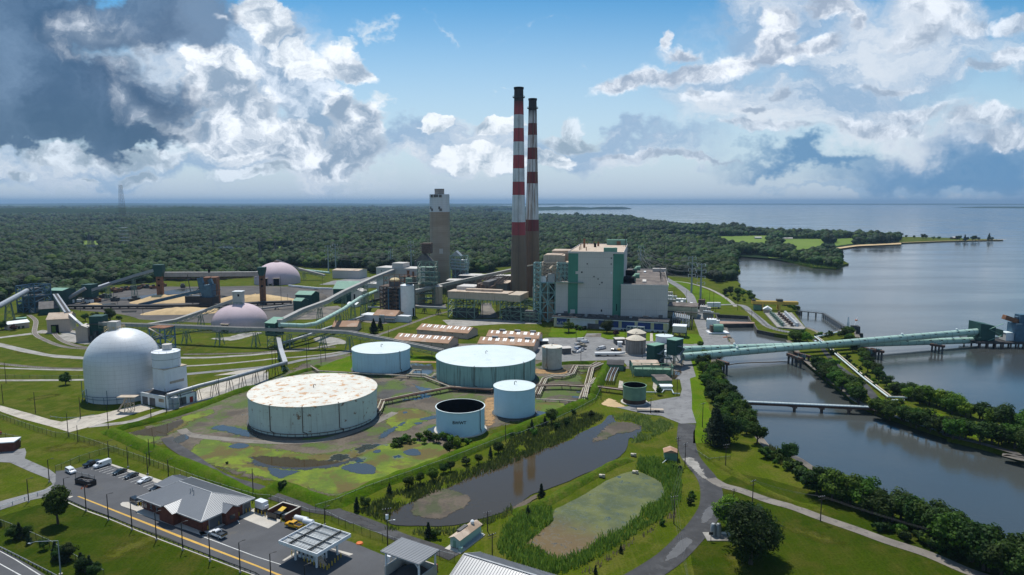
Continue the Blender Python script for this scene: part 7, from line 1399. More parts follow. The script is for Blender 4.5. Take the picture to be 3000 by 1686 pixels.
# green trailer house
A=G('c2',1955,1165); B_=G('c2',2035,1190); F=Face(A,B_); t=E('trailer_house','long mint green trailer house with tan ribbed roof by the pond','building',F.A,F.rot); w_=3.2; Fs=Face(G('c2',2035,1190),G('c2',2305,1045)); Lh=Fs.w
b=MB(); b.gable(0,w_,0,Lh,.5,3.0,3.75,'y'); b.obj('wall','tube_green',t); b=MB()
for (x0,x1) in ((-.35,w_/2),(w_+.35,w_/2)): b.add([(x0,-.4,2.95),(x1,-.4,3.85),(x1,Lh+.3,3.85),(x0,Lh+.3,2.95),(x0,-.4,3.05),(x1,-.4,3.95),(x1,Lh+.3,3.95),(x0,Lh+.3,3.05)],[(0,3,2,1),(4,5,6,7),(0,1,5,4),(1,2,6,5),(2,3,7,6),(3,0,4,7)])
b.obj('roof','tan_roof',t); b=MB(); b.box(w_*.1,w_*.45,Lh*.25,Lh*.62,3.6,4.2); b.obj('roof_unit','duct_dark',t); b=MB(); b.lathe([(.45,3.7),(.6,4.5),(.3,4.9),(.02,5)],14,w_*.5,Lh*.8); b.obj('roof_vent','white_paint',t,True); bx('door','roof_green',t,w_*.3,w_*.6,-.06,.02,.5,2.5); bx('slab','concrete',t,-.8,w_+1.4,-1.6,Lh,0,.3); b=MB(); b.bar((w_+.5,2,1.2),(w_+.5,Lh,1.2),.08); b.box(w_+.05,w_+1,2,Lh,.4,.5); [b.bar((w_+.9,2+k*1.5,.5),(w_+.9,2+k*1.5,1.5),.06) for k in range(int(Lh/1.6))]; b.obj('walkway','pole_steel',t); bx('meter_box','tube_green',t,w_+.2,w_+1.1,-.9,0,.3,1.4)
# ---------------------------------------------------------------- dumpster with cones, vans, cars
A=G('c1',755,520,.1); B_=G('c1',842,552,.1); F=Face(A,B_); t=E('dumpster','open black roll-off container full of scrap','container',F.A,R(-24)); 
b=MB(); cw,cd=7.4,2.6; b.box(0,cw,0,.12,.15,1.9); b.box(0,cw,cd-.12,cd,.15,1.9); b.box(0,.12,.12,cd-.12,.15,1.9); b.box(cw-.12,cw,.12,cd-.12,.15,1.9); b.box(.1,cw-.1,.1,cd-.1,.1,.3); [b.box(.4+k*.9,.55+k*.9,-.08,0,.2,1.9) for k in range(8)]; b.obj('bin','car_black',t)
b=MB(); rr=random.Random(3); [b.bar((rr.uniform(.4,cw-.4),rr.uniform(.4,cd-.4),rr.uniform(.9,1.4)),(rr.uniform(.4,cw-.4),rr.uniform(.4,cd-.4),rr.uniform(1.1,1.9)),rr.uniform(.1,.4)) for _ in range(26)]; b.obj('scrap','duct_dark',t)
cone=None
for k,(x_,y_) in enumerate(((818,575),(828,567),(852,560),(870,555),(878,552),(903,543),(912,538),(928,532),(940,528),(952,522))):
    p=G('c1',x_,y_,.1); lb=f'{nth(k)} orange cone from the left in the row before the container'
    if cone is None: b=MB(); b.box(-.2,.2,-.2,.2,0,.04); b.lathe([(.15,.04),(.03,.72),(.01,.72)],12); cone=b.obj('traffic_cone','orange',loc=p); tag(cone,lb,'traffic cone','orange cones in front of the container')
    else: clone(cone,p,label=lb)
def wheel(b,x,y,r=.36,w=.24): b.tube([(x,y-w/2,r),(x,y+w/2,r)],r,16)
def body(b,prof,w,tf=1.0):
    """side profile extruded across, narrower at the roof"""
    zs=[p[1] for p in prof]; zmax=max(zs); n=len(prof); vs=[]
    for s in (-1,1):
        for x,z in prof: ww=w/2*(1 if z<1.02 else 1-(z-1.02)*.22*tf); vs.append((x,s*ww,z))
    fs=[tuple(range(n)),tuple(range(n,2*n))[::-1]]+[(i,n+i,n+(i+1)%n,(i+1)%n) for i in range(n)]
    b.add(vs,fs)
def vehicle(kind,paint,label,loc,rot,group=None,cat='car'):
    t=E({'sedan':'parked_car','suv':'parked_car','pickup':'pickup_truck','van':'van','minivan':'van'}[kind],label,cat,loc,rot,group); b=MB(); g=MB(); w=MB()
    if kind=='sedan':
        body(b,[(-2.35,.3),(2.35,.3),(2.38,.62),(2.2,.78),(1.1,.95),(.25,1.40),(-.95,1.42),(-1.75,1.02),(-2.3,.95),(-2.4,.6)],1.82)
        g.add([(1.04,-.74,.99),(1.04,.74,.99),(.3,.62,1.36),(.3,-.62,1.36)],[(0,1,2,3)]); g.add([(-1.72,-.7,1.06),(-1.72,.7,1.06),(-1.0,.62,1.38),(-1.0,-.62,1.38)],[(3,2,1,0)])
        for s in (-1,1): g.add([(.95,s*.925,1.0),(-1.55,s*.925,1.03),(-.95,s*.845,1.36),(.22,s*.845,1.34)],[(0,1,2,3)])
        wh=[(1.42,.36),(-1.42,.36)]; W=1.82
    elif kind in('suv','minivan'):
        body(b,[(-2.4,.35),(2.4,.35),(2.42,.8),(2.2,1.0),(1.35,1.1),(.75,1.72),(-2.2,1.76),(-2.42,1.1)],1.9,.6)
        g.add([(1.32,-.76,1.14),(1.32,.76,1.14),(.8,.68,1.66),(.8,-.68,1.66)],[(0,1,2,3)])
        for s in (-1,1): g.add([(1.15,s*.955,1.12),(-2.25,s*.955,1.16),(-2.1,s*.885,1.62),(.7,s*.885,1.62)],[(0,1,2,3)])
        g.add([(-2.43,-.7,1.15),(-2.43,.7,1.15),(-2.26,.68,1.65),(-2.26,-.68,1.65)],[(3,2,1,0)]); wh=[(1.45,.4),(-1.45,.4)]; W=1.9
    elif kind=='van':
        body(b,[(-2.9,.4),(2.8,.4),(2.85,.95),(2.6,1.15),(1.9,1.28),(1.25,2.05),(-2.8,2.1),(-2.92,1.2)],2.0,.35)
        g.add([(1.88,-.82,1.32),(1.88,.82,1.32),(1.32,.76,1.98),(1.32,-.76,1.98)],[(0,1,2,3)])
        for s in (-1,1): g.add([(1.75,s*1.0,1.3),(.7,s*1.0,1.3),(.7,s*.94,1.85),(1.3,s*.94,1.85)],[(0,1,2,3)])
        wh=[(1.8,.38),(-1.7,.38)]; W=2.0
    else:
        body(b,[(-2.95,.5),(2.85,.5),(2.9,1.0),(2.7,1.18),(1.5,1.25),(.95,1.88),(-.55,1.9),(-.8,1.25),(-2.95,1.22)],2.0,.5)
        g.add([(1.48,-.8,1.3),(1.48,.8,1.3),(1.0,.72,1.82),(1.0,-.72,1.82)],[(0,1,2,3)]); g.add([(-.82,-.75,1.32),(-.82,.75,1.32),(-.6,.7,1.82),(-.6,-.7,1.82)],[(3,2,1,0)])
        for s in (-1,1): g.add([(1.3,s*1.0,1.28),(-.7,s*1.0,1.28),(-.5,s*.93,1.8),(.9,s*.93,1.8)],[(0,1,2,3)])
        wh=[(1.85,.42),(-1.75,.42)]; W=2.0
    b.obj('body',paint,t); g.obj('glass','car_glass',t)
    if kind=='pickup': b=MB(); b.box(-2.8,-.9,-.82,.82,1.2,1.255); b.obj('bed','car_black',t)
    for x_,r_ in wh:
        for s in (-1,1): w=MB(); wheel(w,x_,s*(W/2-.1),r_); o=w.obj('wheel','tyre',t); h_=MB(); h_.tube([(x_,s*(W/2+.03),r_),(x_,s*(W/2+.04),r_)],r_*.55,12); h_.obj('rim','car_silver',o)
    for s in (-1,1): xx={'sedan':2.34,'suv':2.38,'minivan':2.38,'van':2.8,'pickup':2.86}[kind]; bx('headlight','skylight',t,xx-.1,xx+.05,s*.75-.2,s*.75+.2,.66,.82); bx('tail_light','red_paint',t,-xx-.06,-xx+.06,s*.8-.1,s*.8+.1,.75,.95)
    return t
def veh(kind,paint,label,tl,xc,yc,xa,ya,xb,yb,cat='car',group='vehicles parked in the depot lot'):
    """xa,ya = front wheel side, xb,yb = rear ; heading from rear to front"""
    a,c=G(tl,xa,ya,.12),G(tl,xb,yb,.12); d=a-c; return vehicle(kind,paint,label,G(tl,xc,yc,.12),math.atan2(d.y,d.x),group,cat)
veh('pickup','car_black','black pickup truck farthest left in the parking bays','c1',925,335,860,355,985,312,'pickup truck')
veh('van','car_white','white cargo van parked beside the black pickup','c1',1030,345,975,372,1085,335,'van')
veh('sedan','car_dark','dark green sedan, first car right of the white van','c1',1205,415,1150,435,1255,395); veh('sedan','car_grey','dark grey sedan next to the dark green one','c1',1322,455,1275,475,1370,438); veh('sedan','car_white','white coupe alone in the bays nearest the brick building','c1',1460,500,1410,520,1510,482)
veh('minivan','car_white','white minivan standing by the black container','c1',712,408,750,430,675,390,'van'); veh('suv','car_black','black suv half under the roof corner of the brick building','c1',1372,715,1415,735,1330,690)
veh('sedan','car_black','black car mostly hidden behind the rear wing of the brick building','c1',1580,580,1560,590,1620,565)
t=veh('pickup','car_white','white flatbed truck with a dark bed beside the brick building','c1',2190,1050,2110,1020,2270,1082,'pickup truck'); b=MB(); b.box(-3.1,-.9,-1.05,1.05,1.28,1.36); b.box(-3.1,-.9,-1.05,-1.0,1.36,1.75); b.box(-3.1,-.9,1.0,1.05,1.36,1.75); b.box(-3.14,-3.08,-1.05,1.05,.9,1.7); b.obj('flatbed','car_grey',t); b=MB(); b.bar((-.85,-.95,1.3),(-.85,-.95,2.2),.08); b.bar((-.85,.95,1.3),(-.85,.95,2.2),.08); b.bar((-.85,-.95,2.2),(-.85,.95,2.2),.1); b.obj('rack','car_silver',t); b=MB(); [b.box(-3.16,-3.141,-.9+k*.45,-.7+k*.45,1.0,1.3) for k in range(5)]; b.obj('chevron','car_yellow',t)
veh('pickup','car_yellow','bright yellow pickup truck with open dark bed behind the canopy','c2',385,960,310,945,450,980,'pickup truck')
# small parked vehicles in the plant yard
YV=[]
rows=[(700,408,'car_white','van'),(735,430,'car_white','van'),(690,425,'car_silver','suv'),(690,455,'car_beige','pickup'),(720,470,'car_beige','suv'),(665,455,'car_white','suv'),(690,490,'car_blue','suv'),(715,500,'car_silver','sedan'),(665,492,'car_white','van'),(655,515,'car_blue','pickup'),(690,517,'car_white','sedan'),(640,528,'car_silver','suv'),(665,528,'car_white','sedan'),(880,498,'car_white','pickup'),(915,490,'car_white','van'),(870,552,'car_white','pickup'),(1020,505,'car_dark','sedan'),(1078,515,'car_yellow','suv'),(1045,528,'car_grey','pickup')]
protos={}
for i,(x_,y_,pm,kd) in enumerate(rows):
    lb=f"tiny {dict(car_white='white',car_silver='silver',car_beige='beige',car_blue='blue',car_dark='dark',car_yellow='yellow',car_grey='grey')[pm]} {kd} in the plant yard, {nth(i)} vehicle from the left rear"
    p=G('b3',x_,y_,.07); key=(pm,kd)
    if key in protos: clone(protos[key],p,R(10+i*3),lb)
    else: protos[key]=vehicle(kd,pm,lb,p,R(10+i*3),'small vehicles in the plant yard','vehicle')
t=E('boat','white boat hull on blocks in the plant yard','boat',G('b3',975,560),R(2)); b=MB(); b.add([(-9,-1.6,1),(6,-1.6,1),(10,0,1.4),(6,1.6,1),(-9,1.6,1),(-9,-2,2.2),(6,-2,2.2),(11,0,2.6),(6,2,2.2),(-9,2,2.2)],[(4,3,2,1,0),(5,6,7,8,9),(0,1,6,5),(1,2,7,6),(2,3,8,7),(3,4,9,8),(4,0,5,9)]); b.obj('hull','car_white',t); b=MB(); [b.box(x_,x_+.6,-1.2,1.2,0,1) for x_ in (-7,-1,4)]; b.obj('block','wood_pole',t)
# coal yard machines
for i,(x_,y_) in enumerate(((1060,1285),(1150,1215),(1190,1225),(1230,1210),(1270,1205),(1320,1200),(1350,1200),(1400,1195),(1445,1180),(1490,1185),(1550,1190),(1640,1170),(1840,1178),(900,1335),(980,1325),(1350,1310),(810,1325),(710,1335),(1160,1315))):
    p=G('a1',x_,y_); t=E('yard_machine',f'{nth(i)} rusty machine from the left of the scrap row in the coal yard','machine',p,i*.7,'old machines in the coal yard'); rr=random.Random(i); s=rr.uniform(3,5.5); mm='white_paint' if i in(16,17,13) else ('rust' if i%3 else 'steel_dark'); bx('body',mm,t,-s,s,-2,2,.6,2.4+rr.random()*1.5); bx('cab','steel_dark',t,-s*.4,s*.2,-1.6,1.6,2.6,4.6); b=MB(); [b.tube([(x__,-2.2,.8),(x__,2.2,.8)],.8,10) for x__ in (-s*.7,s*.7)]; b.obj('wheel','tyre',t)
def heap(label,tl,pts,h,m='sand'):
    P=[tuple(p[:2]) for p in cat_rom(L(tl,*pts),True,6)]; cx=sum(p[0] for p in P)/len(P); cy=sum(p[1] for p in P)/len(P); b=MB(); n=len(P); K=7
    for k in range(K):
        f=k/K
        for i,p in enumerate(P):
            q=(1-f); z=h*(1-(1-f)**2.2)*(1+.35*mnoise.fractal(Vector((p[0]*.03+f,p[1]*.03,f*2)),1,2,4)) if k else .03; b.v.append(((p[0]-cx)*q,(p[1]-cy)*q,z))
    b.v.append((0,0,h))
    for k in range(K-1):
        for i in range(n): j=(i+1)%n; b.f.append((k*n+i,k*n+j,(k+1)*n+j,(k+1)*n+i)); b.mi.append(0)
    for i in range(n): b.f.append(((K-1)*n+i,(K-1)*n+(i+1)%n,K*n)); b.mi.append(0)
    o=b.obj('sand_heap',m,loc=(cx,cy,0),smooth=True); return tag(o,label,'heap')
heap('long low tan sand heap behind the blue stacker boom','a1',(1300,1330,1480,1290,1700,1275,2000,1262,2150,1285,1900,1330,1600,1340,1400,1345),5)
heap('tan sand heap right of the blue stacker','a1',(2180,1325,2250,1285,2576,1275,2700,1280,2950,1290,2940,1318,2700,1330,2300,1332),5)
heap('low tan sand heap in front of the elevated rail beam','b1',(1410,148,1500,118,1650,100,1900,92,2200,88,2220,125,1900,145,1600,150),3.5)
heap('small tan heap beside the grey conveyor foot','a1',(840,1365,900,1348,1000,1345,1030,1350,960,1365),2)
heap('dark brown heap behind the stepped green house','a2',(590,1290,620,1240,680,1250,720,1290,650,1310),5,'coal_ground')
# ---------------------------------------------------------------- berms around the tank farm
def berm(name,pts,w,h,m='berm_grass',z0=0,rough=.25):
    P=cat_rom(pts,False,10); n=len(P); b=MB(); prof=[(-.5,0),(-.38,.35),(-.22,.8),(-.1,1),(.1,1),(.22,.8),(.38,.35),(.5,0)]
    for i,p in enumerate(P):
        d=P[min(i+1,n-1)]-P[max(i-1,0)]; d.z=0; d.normalize(); s=Vector((-d.y,d.x,0)); e=min(1,i/4,(n-1-i)/4)
        for k,(a,z) in enumerate(prof):
            q=p+s*a*w; nz=mnoise.fractal(Vector((q.x*.12,q.y*.12,k*1.7)),1,2,4)*rough; b.v.append((q.x+s.x*nz*2,q.y+s.y*nz*2,z0+.04+max(0,z*h*max(e,.05)+(nz if 0<k<7 else 0))))
    K=len(prof)
    for i in range(n-1):
        for k in range(K-1): j=i*K+k; b.f.append((j,j+1,j+K+1,j+K)[::-1]); b.mi.append(0)
    o=b.obj(name,m,smooth=True); struct(o); return o
berm('berm',L('c1',1080,-20,1250,60,1400,130,1560,200,1720,270,1900,340,2080,420,2300,530,2576,650)+L('c2',250,560,500,650,740,730,820,720),7,2.0)
berm('berm',L('b1',1080,1360,1250,1290,1500,1230,1750,1165,2000,1080,2300,960,2576,860),5,1.6)
berm('berm',L('b2',280,790,430,735,560,700,640,660),4,1.4)
berm('berm',L('c2',810,730,1000,640,1250,530,1500,440,1750,360,1950,270,2200,170,2400,80,2576,0)+L('b3',0,1330,260,1220,480,1130,720,1030,840,960),7,2.0)
berm('berm',L('b3',850,960,830,900,880,820,940,720,960,640),7,3.2)
berm('berm',L('b3',240,655,400,650,600,640,820,640),4,1.6)
berm('berm',L('b2',1555,590,1700,585,1815,590),3,1.2)
berm('dike',L('c3',0,830,200,760,400,680,600,560,800,450,1000,340,1200,270),5,1.2,'marsh_grass')
berm('berm',L('c4',-700,120,-500,330,-250,470,0,610,300,730,560,790),3,.8,'grass')
# ---------------------------------------------------------------- leaves
def leafmat(name,a,b_,trans=.38):
    m,n,bs,co=newmat(name); oi=n.new('ShaderNodeObjectInfo').outputs['Random']; f=n.noise(co,.35,3)
    geo=n.new('ShaderNodeNewGeometry').outputs['Random Per Island']
    k=n.mix(n.ss(n.math('ADD',n.math('MULTIPLY',f,.6),n.math('MULTIPLY',geo,.5)),.25,.8),a,b_)
    hs=n.new('ShaderNodeHueSaturation'); n.put(hs.inputs['Color'],k); n.put(hs.inputs['Value'],n.ss(oi,0,1,.62,1.65)); n.put(hs.inputs['Hue'],n.ss(n.math('FRACT',n.math('MULTIPLY',oi,7.3)),0,1,.475,.515))
    c_=hs.outputs[0]
    if name in('leaf_far',):
        lo=n.new('ShaderNodeObjectInfo').outputs['Location']; c_=n.mix(n.ss(n.noise(lo,.0035,4,.6),.38,.60),n.mix(1.0,c_,(.5,.58,.75),'MULTIPLY'),n.mix(1.0,c_,(1.7,1.55,1.0),'MULTIPLY'))
    n.put(bs.inputs['Base Color'],c_); bs.inputs['Roughness'].default_value=.7; bs.inputs['Specular IOR Level'].default_value=.2
    tl=n.new('ShaderNodeBsdfTranslucent'); n.put(tl.inputs[0],c_); mx=n.new('ShaderNodeMixShader'); mx.inputs[0].default_value=trans; n.l.new(bs.outputs[0],mx.inputs[1]); n.l.new(tl.outputs[0],mx.inputs[2]); n.l.new(mx.outputs[0],m.node_tree.nodes['Material Output'].inputs[0])
    return m
leafmat('leaf_dark',(.012,.032,.006),(.034,.072,.010)); leafmat('leaf_mid',(.020,.055,.005),(.056,.115,.010)); leafmat('leaf_light',(.04,.095,.006),(.10,.175,.012)); leafmat('leaf_blue',(.016,.036,.018),(.035,.06,.026)); leafmat('leaf_far',(.006,.022,.006),(.020,.052,.010),.15); leafmat('leaf_red',(.05,.02,.02),(.10,.04,.04)); leafmat('reed',(.10,.15,.03),(.18,.22,.06),.55); leafmat('reed_green',(.06,.15,.018),(.12,.22,.03),.55); leafmat('reed_dry',(.17,.14,.07),(.24,.20,.11))
mat('bark',(.06,.048,.038),.95,var=.3)
def leaves(b,c,r,n,size,rr,flat=.85):
    """leaf cards scattered over an uneven clump"""
    for _ in range(n):
        d=Vector((rr.gauss(0,1),rr.gauss(0,1),rr.gauss(0,1)*flat)).normalized(); rad=r*(rr.random()**.35); p=Vector(c)+Vector((d.x*rad,d.y*rad,d.z*rad*flat))
        nrm=(d+Vector((rr.uniform(-.7,.7),rr.uniform(-.7,.7),rr.uniform(-.2,.9)))).normalized(); a=nrm.orthogonal().normalized(); a.rotate(Matrix.Rotation(rr.random()*6.28,3,nrm)); e=nrm.cross(a); s=size*rr.uniform(.6,1.3)
        b.add([p-a*s-e*s*.6,p+a*s-e*s*.5,p+a*s*.8+e*s*.7,p-a*s*.7+e*s*.6],[(0,1,2,3)])
def crown(seed,h,w,n_cl,n_lf,size,trunk=.25,shape='round'):
    rr=random.Random(seed); b=MB(); cl=[]
    for k in range(n_cl):
        if shape=='cone':
            f=(k+.5)/n_cl; z=h*(.10+.9*f); rad=w*.5*(1-f)*.95+.2; a=k*2.4+rr.random(); q=rad*rr.uniform(.3,.8); cl.append((math.cos(a)*q,math.sin(a)*q,z,max(.35,rad*.55)))
        else:
            d=Vector((rr.gauss(0,1),rr.gauss(0,1),rr.gauss(0,.8))).normalized(); u=rr.random()**.45; zc=h*(.5+trunk*.45); hr=h*(.5-trunk*.42)
            cl.append((d.x*w*.36*u,d.y*w*.36*u,zc+d.z*hr*.72*u,w*rr.uniform(.13,.24)))
    for c in cl: leaves(b,c[:3],c[3],n_lf,size,rr)
    return b
def trunkmb(h,w,rr,trunk):
    b=MB(); b.tube([(0,0,-.2),(.1,.05,h*trunk),(0,.1,h*.62)],w*.03+.12,7,rs=[w*.03+.16,w*.022+.1,.06])
    for k in range(5): a=k*1.3+rr.random(); b.tube([(0,0,h*(trunk+.05*k)),(math.cos(a)*w*.28,math.sin(a)*w*.28,h*(trunk+.28+.06*k))],.08,5,rs=[w*.012+.07,.03])
    return b
TP={}
def tree_proto(key,mt,h,w,ncl,nlf,size,trunk,shape,seed):
    cr=crown(seed,h,w,ncl,nlf,size,trunk,shape); me=bpy.data.meshes.new('crown'); me.from_pydata(cr.v,[],cr.f); me.materials.append(MT[mt])
    tb=trunkmb(h,w,random.Random(seed),trunk); mt_=bpy.data.meshes.new('trunk'); mt_.from_pydata(tb.v,[],tb.f); mt_.materials.append(MT['bark']); TP[key]=(me,mt_,h,w)
for s in range(3):
    tree_proto(f'dark{s}','leaf_dark',9,9,26,105,.30,.18,'round',10+s); tree_proto(f'mid{s}','leaf_mid',9,8.5,26,105,.30,.18,'round',20+s); tree_proto(f'light{s}','leaf_light',8,8,22,105,.30,.16,'round',30+s)
    tree_proto(f'bush{s}','leaf_mid',2.6,3.6,9,46,.26,.02,'round',40+s); tree_proto(f'cone{s}','leaf_blue',8,4.6,26,50,.30,.05,'cone',50+s); tree_proto(f'dbush{s}','leaf_dark',2.6,3.4,9,46,.26,.02,'round',60+s)
tree_proto('big0','leaf_dark',14,13,64,190,.25,.12,'round',71); tree_proto('spruce0','leaf_blue',14,9.5,70,90,.32,.03,'cone',72); tree_proto('lawn0','leaf_mid',8,7,36,80,.30,.12,'round',73); tree_proto('young0','leaf_mid',12,7.5,48,150,.24,.16,'round',74); tree_proto('red0','leaf_red',5,5.5,20,60,.28,.06,'round',75); tree_proto('bigl0','leaf_light',11,10,54,170,.25,.12,'round',76)
NT=[0]
def plant(key,p,h,label,cat='tree',group=None,name=None,sx=1.0):
    me,tm,h0,w0=TP[key]; NT[0]+=1; s=h/h0
    t=E(name or ('bush' if cat=='bush' else 'tree'),label,cat,p,random.random()*6.28,group); t.scale=(s*sx,s*sx,s)
    a=bpy.data.objects.new('crown',me); C.objects.link(a); a.parent=t; c=bpy.data.objects.new('trunk',tm); C.objects.link(c); c.parent=t; return t
rt=random.Random(5)
def belt(kinds,line,n,hmin,hmax,where,cat='tree',group=None,jit=2.0,start='far',z=0,sx=1.05):
    P=[Vector((p[0],p[1],0)) for p in line]; Ls=[(P[i+1]-P[i]).length for i in range(len(P)-1)]; T_=sum(Ls)
    for k in range(n):
        s=T_*(k+.5)/n; i=0
        while i<len(Ls)-1 and s>Ls[i]: s-=Ls[i]; i+=1
        q=P[i].lerp(P[i+1],s/Ls[i]); d=(P[i+1]-P[i]).normalized(); nrm=Vector((-d.y,d.x,0)); q=q+nrm*rt.uniform(-jit,jit)+d*rt.uniform(-1,1)*T_/n*.25
        kd=rt.choice(kinds); h=rt.uniform(hmin,hmax); look={'d':'dark green','m':'green','l':'light green','b':'low green','c':'pointed dark'}[kd[0]]
        if kd.startswith('dbush'): look='low dark green'
        lbl_=f'{look} {cat}, {nth(k)} from the {start} end of {where}'
        if len(lbl_.split())>16: lbl_=f'{look} {cat}, {nth(k)} from {start} end of {where}'.replace('low dark green','low dark').replace('the shore trees','shore trees').replace('from far end of the ','from far end, ')
        plant(f'{kd}{rt.randrange(3)}' if kd in('dark','mid','light','bush','cone','dbush') else kd,Vector((q.x,q.y,z)),h,lbl_,cat,group or cat+'s in '+where,sx=sx)
# main belts (individual trees)
belt(['mid','dark','mid','light'],L('b3',1930,615,1960,700,1990,800,2020,900,2080,990,2120,1060,2190,1150,2280,1260,2380,1360),36,5.5,9,'the belt along the near channel bank',jit=4.5)
belt(['mid','dark'],L('b3',2010,700,2060,820,2100,920,2170,1010,2260,1130,2350,1260),20,5,8,'the inner row along the near channel bank',jit=3)
belt(['bush','dbush'],L('b3',1900,610,1930,720,1965,820,1975,900)+L('b3',2040,1060,2100,1200,2200,1380),16,2.2,4,'the bank edge above the lawn','bush',jit=2)
belt(['cone'],L('b3',2030,1340,2080,1400),2,11,13,'the lawn beside the channel belt',jit=1)
plant('spruce0',G('b3',2065,1420+50),15,'big dark spruce at the near end of the channel belt','tree')
plant('big0',G('b3',2190,1440),13,'broad dark tree right behind the big spruce','tree')
belt(['bush','dbush','mid'],L('c4',0,250,120,330,250,400,350,470,480,540),14,2.5,4.6,'the reedy slope below the spruce','bush',jit=3)
plant('dark1',G('c4',200,300),8,'single dark tree standing out on the reedy slope'); plant('mid1',G('b3',2465,1445),9,'round dark tree above the reedy slope')
belt(['dark','mid','dark'],L('c4',500,600,620,660,760,690,880,720,1020,790,1120,850,1250,890,1380,930,1500,960,1620,1010,1750,1080),30,6.5,11,'the shore trees below the gravel road',jit=3.5)
belt(['dark','mid'],L('c4',1700,1110,1850,1190,2000,1270,2200,1350,2400,1430,2600,1520,2800,1600),22,8,12.5,'the lower right shore grove',jit=4)
belt(['bush','dbush'],L('c4',1100,960,1300,1030,1500,1100,1750,1210,1950,1300),14,2,3.6,'the shore slope under the trees','bush',jit=2)
# peninsula
belt(['mid','dark','mid','light'],L('b4',235,420,300,400,360,440),8,6,9,'the clump beside the inlet end of the tubes',jit=3)
belt(['dark','mid','mid'],L('b4',460,700,520,720,600,790,680,840,760,900,840,960,920,1010,1000,1060),26,6,10,'the channel side of the embankment',jit=3.5)
belt(['bush','mid','light'],L('b4',480,640,560,640,640,700),8,3,6,'the embankment foot by the tubes',jit=3)
belt(['dark','mid','light','mid'],L('b4',860,420,900,520,960,640,1050,740,1120,840,1180,880),16,4.5,8,'the river side of the embankment',jit=3)
belt(['dark','mid','light'],L('b4',1250,920,1400,980,1480,1010,1600,1050,1700,1080,1800,1110,1900,1150,2050,1180,2200,1210),24,5.5,9.5,'the outer river bank',jit=3.5)
belt(['dark','mid'],L('b4',2250,1280,2350,1290,2450,1320,2576,1370,2750,1420),9,8,12,'the river bank at the right edge',jit=3)
belt(['dark','mid','mid'],L('b4',1080,1130,1180,1170,1300,1210,1420,1240,1550,1290,1700,1330,1850,1370,2000,1410),26,6,9.5,'the near side of the spit',jit=3)
belt(['dark','mid'],L('b4',2100,1430,2250,1440,2400,1450,2576,1480)+L('c4',2576,200,2750,240),14,7,11,'the spit near the right edge',jit=3)
belt(['bush','light','bush'],L('b4',660,540,760,600,860,680,950,760,1100,880,1250,990,1400,1060),12,2,3.6,'the embankment pipes','bush',jit=3)
belt(['bush','dbush'],L('b4',500,380,560,365,640,360,740,350,800,345),8,2,4.5,'the walkway root','bush',jit=3)
plant('mid0',G('b4',810,375),9,'round tree at the walkway root'); plant('dark0',G('b4',770,385),8,'darker tree beside the round one at the walkway root')
belt(['bush','dbush','mid'],L('r',1700,235,1780,260,1870,310),6,2.5,5,'the shore behind the gantry crane','bush',jit=2)
belt(['dark','mid'],L('r',960,60,1000,100,1060,110,1150,90,1220,150,1260,190,1330,200),10,5,9,'the river bank above the gantry crane',jit=6); belt(['mid','bush'],L('r',990,100,1080,150,1150,170,1250,210),8,2.5,5,'the slope above the gantry crane','bush',jit=6)
# yard and lawn trees
plant('lawn0',G('b1',660,852),7.5,'round dark tree alone on the lawn left of the silver dome'); plant('young0',G('c1',585,925),13,'tall tree alone on the grass slope by the road')
plant('red0',G('b1',140,305),5,'reddish small tree by the beige office'); plant('dark0',G('b1',20,300),8,'dark tree at the left edge beside the beige office')
plant('big0',G('b1',1110,205),11,'largest tree of the clump behind the green tower'); plant('mid0',G('b1',860,212),7,'middle-sized tree left in the clump behind the green tower'); plant('dark0',G('b1',960,200),7,'dark tree between the two others behind the green tower'); plant('bush1',G('b1',1200,200),4,'bush at the right of the clump behind the green tower','bush')
plant('spruce0',G('b2',1185,335),11,'larger of two dark conifers by the white control house'); plant('cone1',G('b2',1250,300),9,'smaller of two dark conifers by the white control house')
plant('mid1',G('b3',570,325),8.5,'round tree on the lawn before the blue building, left',sx=1.4); plant('big0',G('b3',955,330),10.5,'biggest tree before the blue building',sx=1.2); plant('red0',G('b3',1045,360),5,'reddish bush right of the biggest tree','bush')
belt(['dbush','bush'],L('b3',640,300,740,300),5,2.5,4,'the blue building wall','bush',jit=1); belt(['dbush'],L('b3',1080,305,1200,318,1400,330,1540,335),9,1.6,2.6,'the blue building plinth','bush',jit=.8)
belt(['mid','light'],L('b3',1890,470,1900,478),2,4,5,'the pavement edge by the tubes',jit=1)
plant('big0',G('c3',2400,1330),17,'huge dark tree on the lower lawn, nearest of the group'); plant('bigl0',G('c3',2180,985),11,'lighter tree left in the group on the lower lawn'); plant('dark2',G('c3',2330,1180),15,'dark tree in the middle of the lawn group'); plant('big0',G('c3',2480,1240),14,'dark tree at the right of the lawn group')
plant('mid2',G('c3',2260,1040),9,'green tree behind the grey cylinders')
